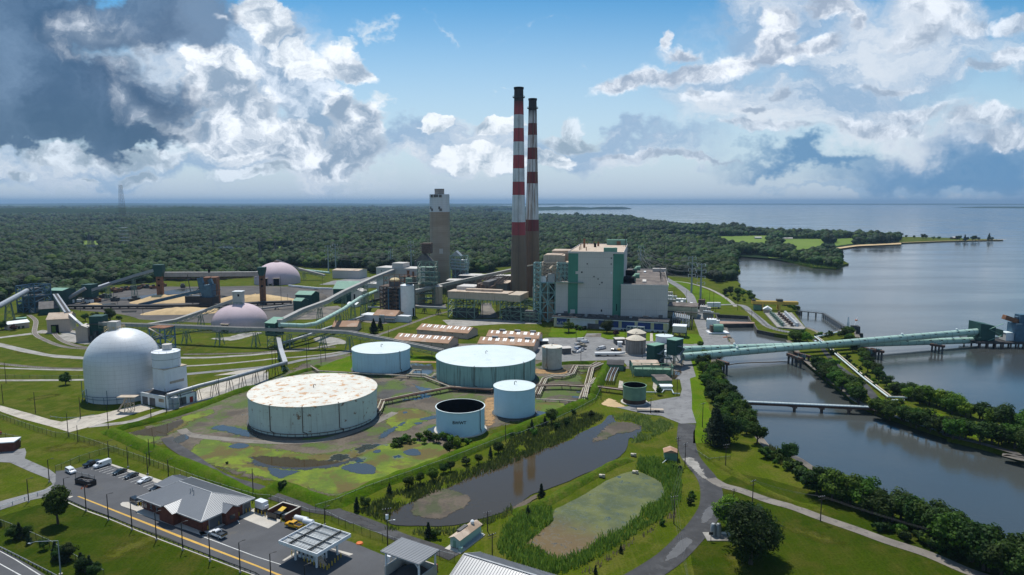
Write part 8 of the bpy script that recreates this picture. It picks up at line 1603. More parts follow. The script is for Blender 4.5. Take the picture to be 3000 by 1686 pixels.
for i,(tl,x_,y_,h_,kd) in enumerate([('c3',295,670,5,'cone0'),('c3',160,845,3.4,'cone1'),('c2',290,580,3.6,'dbush0'),('c2',1015,800,4.6,'cone2'),('c2',1100,765,4,'dark0'),('c2',1345,640,4.2,'cone1'),('c2',1540,580,5,'mid0'),('c2',1650,525,4.5,'mid1'),('c2',1780,490,5,'mid2'),('c2',1890,415,4,'dark0'),('c2',1960,390,4,'dark1'),('c2',2120,330,3.4,'dbush1'),('c2',2240,320,4,'mid0'),('c2',2360,255,4,'cone2'),('c2',2440,215,5,'mid2'),('c2',1735,1065,4.6,'cone0'),('c2',1810,1060,3,'bush0'),('b3',395,1240,7,'dark2'),('b3',330,1255,4,'cone1'),('b3',200,1290,4,'cone2'),('b3',460,1300,3,'dbush2'),('b3',550,1270,4,'mid1'),('b3',800,1185,3.6,'dark0'),('b3',620,1150,2.6,'bush1'),('b3',210,1370,3.4,'bush0'),('b3',1468,955,4.4,'dark1'),('c3',1095,1215,2.4,'cone1'),('c3',840,1430,2.4,'cone2'),('c3',1650,380,2.4,'bush0'),('c3',1690,395,2,'bush2'),('c3',1790,730,2.4,'bush1'),('c3',1810,660,2.2,'bush2'),('c3',1500,935,2,'bush0'),('c1',2290,325,1.2,'dbush0'),('c2',1950,230,5.5,'dark1')]):
    bsh='bush' in kd; plant(kd,G(tl,x_,y_),h_,f"{['small','slim','scrubby','little','lone'][i%5]} {'bush' if bsh else 'tree'} on the pond banks, {nth(i)} counted from the algae pond",'bush' if bsh else 'tree','scattered young trees around the ponds')
belt(['bush','light','dbush','bush'],L('c2',1360,150,1500,100,1640,100,1780,90,1900,90,2050,120,2120,150),20,2.2,4.2,'the thicket in front of the open tank','bush',jit=3)
belt(['bush','light'],L('b3',0,1400,150,1330,350,1240),8,1.6,2.6,'the fence line at the berm','bush',jit=1.5)
for i,(x_,y_,h_) in enumerate(((140,1080,4.4),(200,1080,5),(270,1060,3.6),(290,1130,3.4),(445,1180,3.4),(560,1280,5),(620,1290,4.6),(650,1320,4.4),(690,1290,5),(820,1400,5),(860,1420,5),(905,1410,4.6),(960,1460,4),(-10,960,3.4))): plant(f'cone{i%3}' if i%2 else f'dark{i%3}',G('c1',x_,y_),h_,f'dark shrub, {nth(i)} from the left in the row along the highway fence','bush','dark shrubs along the highway fence')
belt(['mid','dark','dbush'],L('a1',1010,1262,1040,1262),1,9,10,'the coal yard edge',jit=1)
print('TREES',NT[0])
# ---------------------------------------------------------------- woods: one mass
sc_v=[]
for s in range(5):
    rr=random.Random(100+s); b=MB(); h=1.0; ncl=16
    for k in range(ncl):
        d=Vector((rr.gauss(0,1),rr.gauss(0,1),abs(rr.gauss(0,.7)))).normalized(); c=(d.x*.30*rr.random(),d.y*.30*rr.random(),.50+d.z*.26*rr.random()); leaves(b,c,rr.uniform(.13,.22),30,.042,rr)
    me=bpy.data.meshes.new('canopy'); 
    # dark inner mass so no sky shows through the middle
    k0=len(b.v); b.lathe([(.02,.12),(.22,.25),(.30,.45),(.26,.66),(.12,.80),(.01,.84)],8)
    me.from_pydata(b.v,[],b.f); me.materials.append(MT['leaf_far' if s<3 else ('leaf_dark' if s==3 else 'leaf_mid')]); o=bpy.data.objects.new('canopy_source',me); sc_v.append(o)
PXW=[('a1',(-700,1500,-700,330,0,330,2576,330,2576,1062,2150,1112,1650,1108,1560,1130,1100,1150,930,1230,830,1300,660,1330,480,1275,380,1180,180,1190,0,1350)),
 ('a2',(0,330,2576,330,2576,965,2400,975,2390,1032,2050,1035,1960,965,1700,965,1500,978,1240,985,1200,1040,1140,1030,1140,990,1010,985,560,985,420,960,100,960,0,1062)),
 ('a3',(0,330,270,450,1150,480,1500,540,2300,590,2576,625,2576,885,2300,862,2265,900,2250,960,2240,1000,2280,1040,2220,1060,2240,1100,2200,1110,2060,1130,1960,1080,1560,1056,1160,1045,560,860,270,970,0,970)),
 ('a4',(0,630,500,655,900,663,1320,690,1320,725,900,752,700,780,640,812,720,895,760,940,700,985,600,970,150,905,0,880))]
holes=[(t,p) for (t,p) in FIELDS]+[('a2',(0,765,90,770,90,800,0,800)),('a1',(460,1020,900,1010,1000,1040,900,1060,460,1080)),('a3',(560,790,1150,790,1150,1000,560,1000)),('a4',(280,800,340,800,340,880,300,880)),('a3',(1960,1120,2010,1120,2010,1140,1960,1140)),('a4',(540,735,680,735,660,790,560,790))]
def topx(pl): t,p=pl; return [px(t,p[i],p[i+1]) for i in range(0,len(p),2)]
polys=[topx(a) for a in PXW]; hol=[topx(a) for a in holes]
def inforest(x,y):
    X,Y=proj(x,y,0)
    if not any(inpoly(X,Y,p) for p in polys): return False
    if any(inpoly(X,Y,p) for p in hol): return False
    X,Y=proj(x,y,12)
    return not any(inpoly(X,Y,p) for p in hol)
rf_=random.Random(11); pts=[]; scl=[]; vi=[]; rz=[]; zs_=[]
def scatter(y0,y1,sp,s0,s1):
    y=y0
    while y<y1:
        hw=y*.80+60; x=-hw
        while x<hw:
            X=x+rf_.uniform(-.45,.45)*sp; Y=y+rf_.uniform(-.45,.45)*sp
            if inforest(X,Y) and inpoly(X,Y,_m):
                g=mnoise.noise(Vector((X*.006,Y*.006,0))); q=mnoise.noise(Vector((X*.02,Y*.02,4)))
                h=rf_.uniform(s0,s1)*(1+.3*g+.3*q)*rf_.choice((.8,.9,1,1,1.1,1.3)); pts.append((X,Y,-.5)); scl.append(h); rz.append(rf_.random()*6.28)
                vi.append((3 if q>.2 else (4 if q<-.18 else rf_.randrange(3))) if rf_.random()<.8 else rf_.randrange(5))
            x+=sp
        y+=sp*.9
scatter(560,1500,8.2,11,17); scatter(1500,2900,12,14,20); scatter(2900,5200,23,20,28); scatter(5200,9000,46,30,42)
print('FOREST',len(pts))
me=bpy.data.meshes.new('forest'); me.from_pydata(pts,[],[])
for nm,ty,vals in (('scl','FLOAT',scl),('rz','FLOAT',rz),('vi','INT',vi)):
    at=me.attributes.new(nm,ty,'POINT'); at.data.foreach_set('value',vals)
fo=bpy.data.objects.new('forest',me); C.objects.link(fo); struct(fo,'stuff')
def geonodes(ob,sources,zmul=1.0,wmul=1.15):
    g=bpy.data.node_groups.new('scatter','GeometryNodeTree'); g.interface.new_socket('Geometry',in_out='INPUT',socket_type='NodeSocketGeometry'); g.interface.new_socket('Geometry',in_out='OUTPUT',socket_type='NodeSocketGeometry')
    nd=g.nodes; gi=nd.new('NodeGroupInput'); go=nd.new('NodeGroupOutput'); iop=nd.new('GeometryNodeInstanceOnPoints'); jn=nd.new('GeometryNodeJoinGeometry')
    for s in reversed(sources):
        oi=nd.new('GeometryNodeObjectInfo'); oi.inputs['Object'].default_value=s; oi.inputs['As Instance'].default_value=True; g.links.new(oi.outputs['Geometry'],jn.inputs[0])
    g.links.new(gi.outputs[0],iop.inputs['Points']); g.links.new(jn.outputs[0],iop.inputs['Instance']); iop.inputs['Pick Instance'].default_value=True
    def na(nm,ty):
        a=nd.new('GeometryNodeInputNamedAttribute'); a.data_type=ty; a.inputs['Name'].default_value=nm; return a.outputs[0]
    g.links.new(na('vi','INT'),iop.inputs['Instance Index'])
    cx=nd.new('ShaderNodeCombineXYZ'); g.links.new(na('rz','FLOAT'),cx.inputs[2]); g.links.new(cx.outputs[0],iop.inputs['Rotation'])
    vm=nd.new('ShaderNodeVectorMath'); vm.operation='SCALE'; vm.inputs[0].default_value=(wmul,wmul,zmul); g.links.new(na('scl','FLOAT'),vm.inputs['Scale']); g.links.new(vm.outputs[0],iop.inputs['Scale'])
    g.links.new(iop.outputs[0],go.inputs[0]); md=ob.modifiers.new('scatter','NODES'); md.node_group=g
geonodes(fo,sc_v)
# dark forest floor under the woods
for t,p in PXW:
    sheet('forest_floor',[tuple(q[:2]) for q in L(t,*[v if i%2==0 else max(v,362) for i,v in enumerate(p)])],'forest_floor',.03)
# reeds round the ponds
def reeds(name,poly,dens,h,mt,seed):
    P=[tuple(p[:2]) for p in poly]; xs=[p[0] for p in P]; ys=[p[1] for p in P]; rr=random.Random(seed); A=abs(sum(P[i][0]*P[(i+1)%len(P)][1]-P[(i+1)%len(P)][0]*P[i][1] for i in range(len(P))))/2
    b=MB(); n=int(A*dens*1.7); k=0; g=0
    while k<n and g<n*12:
        g+=1; x=rr.uniform(min(xs),max(xs)); y=rr.uniform(min(ys),max(ys))
        if not inpoly(x,y,P): continue
        k+=1; q=mnoise.noise(Vector((x*.15,y*.15,seed)));
        if q<-.45: continue
        hh=h*.72*rr.uniform(.5,1.15)*(1+.5*q); a=rr.random()*6.28; w=.2; dx,dy=math.cos(a)*w,math.sin(a)*w; lx,ly=rr.uniform(-.5,.5)*hh,rr.uniform(.0,.9)*hh
        b.add([(x-dx,y-dy,0),(x+dx,y+dy,0),(x+lx+dx*.5,y+ly+dy*.5,hh),(x+lx-dx*.5,y+ly-dy*.5,hh)],[(0,1,2,3)])
    o=b.obj(name,mt); struct(o,'stuff'); return o
RD=1
reeds('reeds',L('c2',1060,820,1120,760,1350,640,1500,580,1900,470,2200,370,2400,290)+L('b3',0,1400,300,1300,600,1180,760,1150,960,1170,700,1330,500,1443)+L('c2',2400,400,2100,500,1800,625,1500,745,1360,835,1330,930,1200,880),2.2,2.0,'reed',1)
reeds('reeds',L('b3',1010,1170,1180,1150,1400,1180,1560,1230,1640,1280,1500,1350,1300,1440,1200,1443,1290,1350,1320,1280,1200,1220,1060,1215),2.4,1.8,'reed',2)
reeds('reeds',L('c3',1250,380,1270,290,1500,280,1640,330,1700,440,1710,560,1700,700,1640,790,1500,880,1300,1000,1100,1130,900,1250,700,1370,500,1440,300,1440,0,1320,-150,1200,-100,1000,0,900,200,780,420,790,410,910,280,1030,150,1130,300,1200,420,1280,560,1300,740,1195,900,1095,1130,985,1250,885,1330,790,1500,705,1535,620,1500,520,1400,455),3.0,2.4,'reed_green',3)
reeds('reeds',L('c3',1650,790,1600,850,1400,980,1200,1100,1000,1230,850,1330,700,1420,760,1440,900,1360,1100,1220,1300,1080,1500,950,1640,860),1.6,1.4,'reed_dry',4)
reeds('reeds',L('c2',1330,960,1500,990,1750,1010,2000,980,2200,930,2400,860,2576,760,2576,830,2400,910,2200,980,2000,1040,1750,1060,1500,1030,1300,990),2.4,1.7,'reed',5)
reeds('reeds',L('c4',0,150,120,210,280,330,420,440,460,520,380,500,250,420,100,330,0,260),2.0,2.2,'reed',6)
reeds('reeds',L('a4',150,890,450,945,700,950,690,990,450,985,150,915),.12,4,'reed_green',7)
# ---------------------------------------------------------------- poles, lamps, pylons, fences
def crosspole(h,arms=1,transf=False):
    a=MB(); a.tube([(0,0,-.3),(0,0,h)],.17,8,rs=[.2,.13]); return a
def poles(lst,label,group,kind):
    base={}
    for k,(tl,x_,yb_,yt_) in enumerate(lst):
        p=G(tl,x_,yb_); h=max(4,HZ(p,tl,yt_)); lb=label.format(nth(k)); key=kind
        if key not in base:
            nm={'lamp':'street_lamp','util':'utility_pole','plain':'post','dbl':'utility_pole'}[kind]; t=E(nm,lb,'street lamp' if kind=='lamp' else 'pole',p,0,group); H0=10.
            b=MB(); b.tube([(0,0,0),(0,0,H0)],.14,8,rs=[.17,.11]); b.obj('pole','pole_dark' if kind=='lamp' else 'wood_pole',t)
            if kind=='lamp':
                b=MB(); b.bar((0,0,H0),(1.2,.3,H0+.15),.1); b.box(.9,1.7,.12,.5,H0+.08,H0+.22); b.obj('lamp_head','pole_dark',t); b=MB(); b.lathe([(.32,0),(.32,.6),(.02,.62)],12); b.obj('footing','concrete',t)
            elif kind in('util','dbl'):
                b=MB(); b.bar((-1.2,0,H0-.5),(1.2,0,H0-.5),.12); 
                if kind=='dbl': b.bar((-1.2,0,H0-1.5),(1.2,0,H0-1.5),.12)
                b.obj('crossarm','wood_pole',t); b=MB(); [b.tube([(x__,0,H0-.45),(x__,0,H0-.2)],.06,6) for x__ in (-1.1,-.4,.4,1.1)]; b.obj('insulators','white_paint',t)
            base[key]=t; t.scale=(1,1,h/10.); t.rotation_euler=(0,0,R(20))
        else: clone(base[key],p,R(20+7*(k%3)),lb,scale=(1,1,h/10.))
poles([('c1',290,705,475),('c1',657,705,470),('c1',868,795,548),('c1',1093,888,628),('c1',1330,985,720),('c1',1575,1088,812),('c1',1840,1190,912),('c1',2115,1300,1020),('c1',2418,1415,1112),('c2',150,1490,1225),('c2',497,1620,1345)],'{} dark lamp post from the left along the road guard rail','dark lamp posts along the guard rail','lamp')
poles([('c1',497,505,280),('c1',1097,290,92),('c1',1290,358,150),('c1',1487,430,208),('c1',1697,475,280),('c2',693,935,760)],'{} dark lamp post from the left behind the parking bays','dark lamp posts behind the parking bays','lamp')
poles([('b1',62,835,625),('b1',32,1045,845),('b1',358,1140,925),('b1',812,1195,975),('b1',688,1375,1140),('b1',1093,1320,1060),('b1',785,1425,1260),('b1',1520,1185,990),('b1',1675,1130,890),('b1',2207,975,780),('c1',1508,330,70),('c1',1555,200,55),('c1',2550,655,370)],'{} thin wooden pole from the left around the silver dome lawn','thin wooden poles on the left lawns','plain')
poles([('b2',165,650,480),('b2',197,640,510),('b2',515,690,420),('b2',530,500,400),('b2',655,640,500),('b2',700,590,430),('b2',955,590,455),('b2',1050,445,360),('b2',1335,380,260),('b2',1768,555,435),('b2',2035,470,365),('b2',2510,1420,1250),('b2',1003,280,180),('b2',1078,300,200)],'{} wooden pole from the left in the tank farm rows','wooden poles in the tank farm','util')
poles([('b3',645,430,310),('b3',693,610,430),('b3',895,1000,860),('b3',1138,400,320),('b3',1310,580,470),('b3',1395,1140,985),('b3',1620,710,560),('b3',1660,965,790),('b3',1915,1280,1030)],'{} pole from the left in the yard before the water','poles in the yard before the water','util')
poles([('r',470,250,50),('r',540,320,180),('r',680,200,100),('r',765,240,40),('r',812,390,60),('r',840,400,250),('r',985,190,110),('r',1120,300,140),('r',1295,420,260),('r',325,170,40),('r',530,500,260)],'{} tall thin pole from the left around the inlet basins','tall thin poles around the inlet','plain')
poles([('c2',1325,1145,760),('c2',2330,1000,800),('c2',2378,1305,1020),('c3',1628,925,640),('c3',1665,320,50),('c3',1740,352,110),('c3',2148,365,120),('c3',2228,735,570),('c3',2415,808,480),('c4',527,900,640)],'{} utility pole from the left along the lower pond road','utility poles of the lower line','dbl')
poles([('a1',1185,1370,1250),('a1',1145,1290,1180),('a1',1110,1260,1155),('a1',1545,1180,1100),('a1',1875,1230,1085),('a1',810,1420,1370),('b1',1440,145,75),('a2',255,1340,1055),('a2',70,1440,1060),('a2',320,1330,1240),('a2',312,1130,1065),('a2',668,1150,1060),('a2',975,1060,1000)],'{} thin yard pole from the left in the coal yard','thin poles in the coal yard','plain')
p=G('c2',1325,1145); H_=HZ(p,'c2',760); t=E('transformer_can','white transformer can and lamp arm hung on the lower line pole','transformer',Vector((p.x,p.y,H_*.78))); b=MB(); b.lathe([(.02,-.6),(.42,-.6),(.42,.6),(.02,.65)],14,.1,-.55); b.obj('can','white_paint',t); b=MB(); b.bar((0,0,-1.5),(1.9,-.3,-1.0),.08); b.box(1.8,2.3,-.45,-.15,-1.1,-.95); b.obj('lamp_arm','white_paint',t)
# street light over the highway
p=G('c1',612,1435); h=HZ(p,'c1',1095); q0=G('c1',612,1435); q1=GH('c1',310,1132,p); dx=GH('c1',590,1100,p).x-q1.x; t=E('street_lamp','tall pale street lamp with a long arm over the highway','street lamp',p,0); b=MB(); b.tube([(0,0,0),(0,0,h)],.14,10,rs=[.18,.10]); b.obj('pole','pole_steel',t,True); b=MB(); b.tube([(0,0,h),(-dx*.8,0,h-.25),(-dx,0,h-.7)],.08,8); b.obj('arm','pole_steel',t); b=MB(); b.box(-dx-.5,-dx+.3,-.18,.18,h-.85,h-.65); b.obj('lamp_head','pole_steel',t); b=MB(); b.lathe([(.45,0),(.45,.3),(.02,.32)],14); b.obj('footing','concrete',t)
# guard rail along the depot road
def railing(label,pts,step,hh,mp,mr,rw=.3,name='guard_rail'):
    o=Vector((pts[0].x,pts[0].y,0)); t=E(name,label,'guard rail',o); P=[p-o for p in pts]; b=MB(); r=MB()
    for i in range(len(P)-1):
        L_=(P[i+1]-P[i]).length; k=max(1,int(L_/step)); r.bar(P[i]+Vector((0,0,hh-.15)),P[i+1]+Vector((0,0,hh-.15)),.08,rw)
        for j in range(k): q=P[i].lerp(P[i+1],j/k); b.bar(q,q+Vector((0,0,hh)),.16)
    b.obj('posts',mp,t); r.obj('rail',mr,t); return t
railing('dark wooden guard rail along the depot road edge',L('c1',620,670,860,780,1120,875,1400,992,1700,1108,2050,1240,2576,1440)+L('c2',120,1520),1.9,.8,'wood_pole','steel_dark',.32)
ribbon('kerb_strip',L('c1',620,680,860,790,1120,885,1400,1002,1700,1118,2050,1250,2576,1450),.5,'concrete',.13)
railing('galvanised guard rail beside the highway',L('c1',-60,1150,0,1180,160,1258,330,1345,520,1443,700,1540),1.9,.85,'wood_pole','galv',.35)
railing('long white pipe barrier gate across the entrance road',L('c1',-200,870,0,787,250,690,505,605),3,1.3,'pole_steel','white_paint',.16,'barrier'); railing('low white barrier rail on the concrete drive','b1' and L('b1',510,1185,620,1200,800,1195,950,1165),3,.9,'pole_steel','pole_steel',.2)
# chain link fences
m,n_,bs,co=newmat('mesh_wire'); x=n_.xyz(co); h_=n_.math('ADD',x[0],x[1]); f1=n_.math('FRACT',n_.math('MULTIPLY',n_.math('ADD',h_,x[2]),4.0)); f2=n_.math('FRACT',n_.math('MULTIPLY',n_.math('ADD',n_.math('SUBTRACT',h_,x[2]),500.),4.0))
al=n_.math('MAXIMUM',n_.math('LESS_THAN',f1,.13),n_.math('LESS_THAN',f2,.13)); n_.put(bs.inputs['Alpha'],al); bs.inputs['Base Color'].default_value=(.10,.11,.11,1); bs.inputs['Roughness'].default_value=.6
def fence(label,pts,step=3.2,hh=2.2,name='fence'):
    o=Vector((pts[0].x,pts[0].y,0)); t=E(name,label,'fence',o); P=[p-o for p in pts]; b=MB(); w_=MB(); r=MB()
    for i in range(len(P)-1):
        L_=(P[i+1]-P[i]).length; k=max(1,int(L_/step)); w_.quad(P[i],P[i+1],P[i+1]+Vector((0,0,hh)),P[i]+Vector((0,0,hh))); r.bar(P[i]+Vector((0,0,hh)),P[i+1]+Vector((0,0,hh)),.05)
        for j in range(k+1): q=P[i].lerp(P[i+1],j/k); b.bar(q,q+Vector((0,0,hh+.3)),.09)
    b.obj('posts','pole_dark',t); w_.obj('mesh','mesh_wire',t); r.obj('rail','pole_steel',t)
fence('dark chain link fence running behind the parking bays and brick building',L('b1',-100,1165,0,1190,300,1300,560,1380)+L('c1',700,60,900,120,1100,190,1400,290,1700,400,2000,510,2300,610,2576,690)+L('c2',150,700,300,750,540,850,700,860,900,960,1150,1060,1400,1140,1700,1230,2000,1310))
fence('chain link fence beside the black container',L('c1',560,400,620,380,800,300,1000,235,1180,190)); fence('short chain link screen behind the black container',L('c1',760,470,900,500,955,520),2.4,2.6)
fence('chain link fence on the grass below the depot slope',L('c1',-20,940,110,990,300,1070,500,1160,700,1280,900,1390,1050,1470)); fence('chain link fence at the foot of the long berm',L('c2',600,800,800,740,1100,610,1500,470,1950,310,2300,170,2576,60)+L('b3',60,1390,360,1270,640,1140,840,1030,890,930))
fence('fence around the little brick kiosk at the left edge',L('c1',-20,60,60,70,210,100,210,150,100,185)); fence('low fence around the big spruce',L('c3',1850,205,1980,295,2195,270),2,1.1); fence('thin fence crossing the lawn behind the lone tree',L('b1',0,785,300,788,600,790,890,790),4,1.8); fence('chain link fence between the inlet and the plant road',L('r',1170,290,1330,350,1490,510,1550,540,1740,595),3,1.8)
# kiosk left edge
t=E('brick_kiosk','small dark brick kiosk with white roof at the left edge','kiosk',G('c1',-10,205),R(12)); b=MB(); b.box(-6,5.2,0,5,0,3.6); b.obj('wall','brick',t); bx('roof','white_paint',t,-6.3,5.6,-.4,5.4,3.6,3.95)
b=MB(); b.box(-.4,.4,-.3,.3,0,1.2); b.bar((0,0,0),(0,0,2.6),.12); tag(b.obj('marker_post','red_paint',loc=G('b1',5,1350)),'red marker post at the left edge','post')
# orange tarp etc
b=MB(); b.lathe([(1.1,0),(.9,.35),(.02,.5)],8); tag(b.obj('plastic_cover','orange',loc=G('c2',1042,1125)),'flat orange cover lying on the grass beside the shed','cover')
b=MB(); b.box(-1.6,1.6,-.5,.5,0,.5); tag(b.obj('barrier','orange',loc=G('r',965,642),rot=R(12)),'orange barrier lying at the inlet edge','barrier')
# ---------------------------------------------------------------- transmission pylons (steel monopoles)
def monopole(tl,x_,yb_,yt_,lb,arms=4):
    p=G(tl,x_,yb_); h=HZ(p,tl,yt_); t=E('pylon',lb,'pylon',p,R(rt.uniform(-8,8)),'steel transmission poles'); b=MB(); b.tube([(0,0,0),(0,0,h)],1,10,rs=[1.1,.45]); b.obj('pole','pole_steel',t,True); b=MB()
    for k in range(arms): z=h*(.97-.16*k); w_=h*(.10+.02*(k==1)); b.bar((0,0,z),(-w_,0,z+.8),.4); b.bar((0,0,z),(w_,0,z+.8),.4)
    b.obj('crossarms','pole_steel',t); b=MB(); 
    for k in range(arms):
        z=h*(.97-.16*k); w_=h*(.10+.02*(k==1)); [b.tube([(s*w_,0,z+.6),(s*w_,0,z-2)],.25,6) for s in (-1,1)]
    b.obj('insulators','white_paint',t); return [(p+Matrix.Rotation(t.rotation_euler[2],3,'Z')@Vector((s*h*(.10+.02*(k==1)),0,h*(.97-.16*k)-2))) for k in range(arms) for s in (-1,1)]
PY={}
for nm,a in dict(A=('a3',1805,1230,865,'taller of two steel pylons behind the turbine hall'),B=('a3',1895,1320,935,'nearer of two steel pylons behind the turbine hall'),Cc=('a3',1292,1010,758,'steel pylon above the turbine hall roof'),D=('a2',730,1015,755,'left one of two steel pylons beside the farther pinkish dome'),E_=('a2',803,1000,738,'right one of two steel pylons beside the farther pinkish dome'),F_=('a2',1358,975,790,'steel pylon behind the grey crusher house'),G_=('a2',1562,975,712,'slender steel pylon left of the wide chimney'),H_=('a2',2130,1045,900,'short steel pylon right of the wide chimney')).items(): PY[nm]=monopole(*a)
mat('mast_wire',(.12,.12,.12))
def wires(label,A_,B_,r=.09):
    o=A_[0].copy(); t=E('power_line',label,'power line',o); b=MB()
    for a,c in zip(A_,B_):
        Q=[]
        for k in range(13): f=k/12; q=a.lerp(c,f)-o; q.z-=4*((c-a).length*.03)*f*(1-f); Q.append(q)
        b.tube(Q,r,4,False)
    b.obj('wire','mast_wire',t)
wires('power lines between the two pylons behind the turbine hall',PY['A'],PY['B'],.08); wires('power lines from the turbine hall pylon to the farther one',PY['A'],PY['Cc'],.14)
wires('power lines fanning from the near pylon to the turbine hall roof',PY['B'][:4],[Vector((G('a3',1535,1010,40).x,G('a3',1535,1010,40).y,46-k*3)) for k in range(4)],.1); wires('power lines from the roof mast to the farther pylon',PY['Cc'][:6],[Vector((G('a3',1535,1010,40).x+k,G('a3',1535,1010,40).y,48-k*3)) for k in range(6)],.12)
wires('power lines between the pylons left of the wide chimney',PY['F_'],PY['G_'],.14); wires('power lines from the crusher house pylon to the dome pylons',PY['E_'],PY['F_'],.14); wires('power lines from the left chimney pylon to the right one',PY['G_'],PY['H_'],.14)
U=[GH('c3',2415-40*(1-k%2),485,G('c3',2415,808))+Vector((k*.7,0,0)) for k in range(3)]; V=[GH('c4',527,650,G('c4',527,900))+Vector((k*.7,0,0)) for k in range(3)]; wires('power lines between the two utility poles by the gravel road',U,V,.018)
U=[GH('c3',1628+s,645,G('c3',1628,925)) for s in (-30,0,30)]; V=[GH('c3',1740+s,150,G('c3',1740,352)) for s in (-10,0,10)]; wires('power lines crossing the reeds to the wet road poles',U,V,.018); W_2=[Vector((q.x-9-k,q.y-62,11)) for k,q in enumerate(U)]; wires('power lines running from the reed pole out of the lower edge',U,W_2,.018)
V2=[GH('c4',527,650,G('c4',527,900))+Vector((k*.7,0,0)) for k in range(3)]; wires('power lines leaving the gravel road pole to the lower right',V2,[q+Vector((75,-55,0)) for q in V2],.018)
U=[GH('b3',1915+s,1040,G('b3',1915,1280)) for s in (-20,0,20)]; V=[GH('c3',1700+s,70,G('c3',1665,320)) for s in (-10,0,10)]; wires('power lines from the bank pole to the wet road poles',U,V,.018)
# lattice radio tower
def lattower(name,label,tl,xb,yb,yt,wb,wt,nz,m,cat='tower',w=.5,group=None):
    p=G(tl,xb,yb); h=HZ(p,tl,yt); sc_=(GH(tl,xb+100,yb,p).x-p.x)/100; a,c=wb*sc_/2,wt*sc_/2; t=E(name,label,cat,p,0,group); b=MB(); z=[h*k/nz for k in range(nz+1)]; f=lambda k:a+(c-a)*(k/nz)**.85
    for k in range(nz):
        r0_,r1_=f(k),f(k+1)
        for (sx,sy) in ((-1,-1),(1,-1),(1,1),(-1,1)): b.bar((sx*r0_,sy*r0_,z[k]),(sx*r1_,sy*r1_,z[k+1]),w)
        for (A1,B1) in (((-1,-1),(1,-1)),((1,-1),(1,1)),((1,1),(-1,1)),((-1,1),(-1,-1))):
            b.bar((A1[0]*r1_,A1[1]*r1_,z[k+1]),(B1[0]*r1_,B1[1]*r1_,z[k+1]),w*.7); b.bar((A1[0]*r0_,A1[1]*r0_,z[k]),(B1[0]*r1_,B1[1]*r1_,z[k+1]),w*.5); b.bar((B1[0]*r0_,B1[1]*r0_,z[k]),(A1[0]*r1_,A1[1]*r1_,z[k+1]),w*.5)
    b.obj('frame',m,t); return t,p,h,a
mat('mast_grey',(.13,.12,.125),.7,var=.2)
t,p,h,a=lattower('radio_tower','very tall thin lattice radio tower rising above the woods','a1',1258,805,148,80,22,20,'mast_grey',w=.26)
for k in range(7): z=h*(.05+.05*k); r_=a*(1-.04*k)*1.02; bx('platform','pole_steel',t,-r_,r_,-r_,r_,z,z+.5)
for i,(x_,yb_,yt_,wb) in enumerate(((905,800,640,46),(940,800,660,30),(2150,838,690,34),(45+2576,960,735,40),(200+2576,890,730,46))): lattower('lattice_pylon',f'{nth(i)} small lattice pylon from the left at the edge of the woods','a1',x_,yb_,yt_,wb,6,9,'mast_grey','pylon',.45,'small lattice pylons')
def substation(label,tl,x0,x1,y,yt,n):
    A=G(tl,x0,y); B=G(tl,x1,y+8); F=Face(A,B); t=E('substation',label,'substation',F.A,F.rot); h=HZ(A,tl,yt); b=MB()
    for k in range(n+1): x=F.w*k/n; [b.bar((x,d,0),(x,d,h*(1.2 if k%3==0 else 1)),.8) for d in (0,30)]
    for d in (0,30): b.bar((0,d,h),(F.w,d,h),1.2); b.bar((0,d,h*.86),(F.w,d,h*.86),.6)
    b.obj('portal_frame','pole_steel',t); b=MB(); [b.box(F.w*(k+.3)/n,F.w*(k+.3)/n+6,8,16,0,5) for k in range(n)]; b.obj('transformer','pipe_grey',t)
substation('grey steel substation frames left of the radio tower base','a1',700,1390,800,758,14); substation('grey steel substation frames in the clearing right of the radio tower','a1',1480,1900,812,770,9); substation('grey steel substation frames farther right in the clearing','a1',1900,2350,838,772,7)
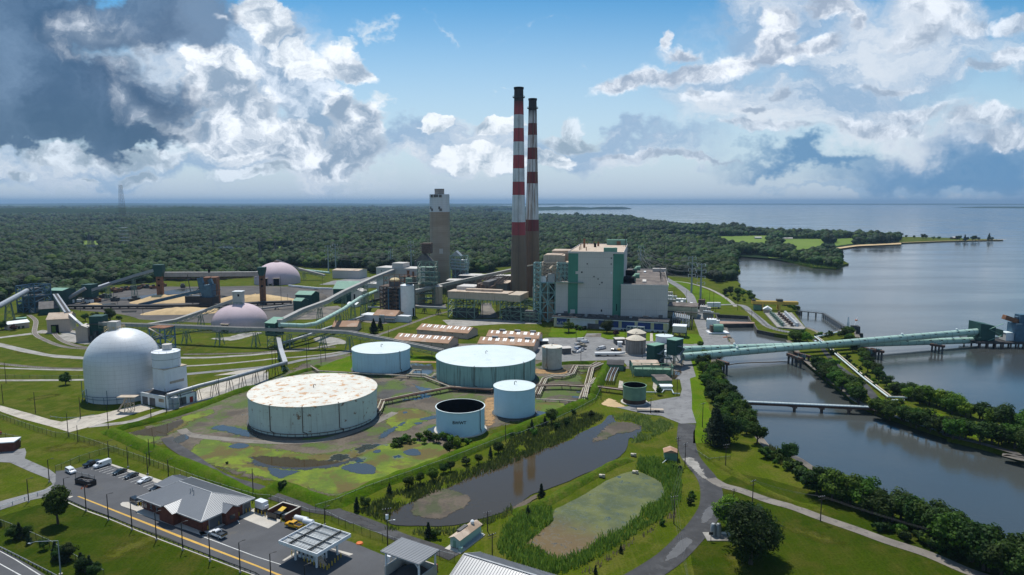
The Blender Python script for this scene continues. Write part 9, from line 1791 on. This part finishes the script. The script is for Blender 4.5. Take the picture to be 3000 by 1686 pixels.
# far houses
for i,(tl,x_,y_,w_,h_,m_) in enumerate([('a3',720,608,16,5,'white_paint'),('a3',915,605,14,6,'white_paint'),('a3',1290,607,30,5,'ware_wall'),('a3',1450,608,16,5,'white_paint'),('a3',1640,608,16,6,'white_paint'),('a3',1700,608,18,6,'white_paint'),('a3',1740,609,14,6,'white_paint'),('a3',1810,610,18,6,'white_paint'),('a3',2480,690,16,6,'pipe_grey'),('a3',1580,608,10,6,'white_paint'),('a4',200,692,24,4,'ware_wall'),('a4',1885,690,16,6,'rust'),('a4',30,693,14,4,'white_paint'),('a1',2360,845,14,9,'roof_white'),('a2',1250,432,60,26,'roof_white')]):
    p=G(tl,x_,y_); t=E('house',f'{nth(i)} small distant house, counted from the left beyond the plant','house',p,rt.uniform(-.4,.4),'distant houses'); b=MB(); b.box(-w_/2,w_/2,0,w_*.6,0,h_*.6); b.obj('wall',m_,t); b=MB(); b.gable(-w_/2-.5,w_/2+.5,-.5,w_*.6+.5,h_*.6,h_*.62,h_,'x'); b.obj('roof','metal_grey',t)
# point trees on the far spit
for i,(x_,y_,h_,kd) in enumerate(((1560,685,9,'dark0'),(1590,688,7,'mid1'),(1900,703,8,'dark1'),(1925,703,9,'mid0'),(1980,708,10,'cone0'),(2000,708,7,'dark0'),(2060,706,9,'mid2'),(2090,706,9,'dark1'),(2120,707,6,'mid1'),(2223,705,12,'cone1'),(2257,704,6,'dark2'),(1660,690,5,'bush0'),(1720,691,5,'bush1'),(1470,685,6,'mid1'),(1390,680,6,'mid0'))): plant(kd,G('a4',x_,y_),h_*1.5,f'{nth(i)} small tree on the far spit, counted outward by the list of clumps' if False else f'small tree on the thin far spit, {nth(i)} of its clumps','tree','trees on the far spit')
# ---------------------------------------------------------------- air
hb=MB(); hb.box(-45000,45000,-2500,59000,-14,232); ho=hb.obj('haze',[]); ho.data.materials.clear(); hm=bpy.data.materials.new('haze'); hm.use_nodes=True; nt_=hm.node_tree
for q in list(nt_.nodes):
    if q.type!='OUTPUT_MATERIAL': nt_.nodes.remove(q)
ou=[q for q in nt_.nodes if q.type=='OUTPUT_MATERIAL'][0]; pv=nt_.nodes.new('ShaderNodeVolumePrincipled'); pv.inputs['Color'].default_value=(.34,.53,.76,1); pv.inputs['Density'].default_value=.00005; pv.inputs['Anisotropy'].default_value=.25
nt_.links.new(pv.outputs[0],ou.inputs['Volume']); ho.data.materials.append(hm); struct(ho,'stuff'); ho.display_type='WIRE'
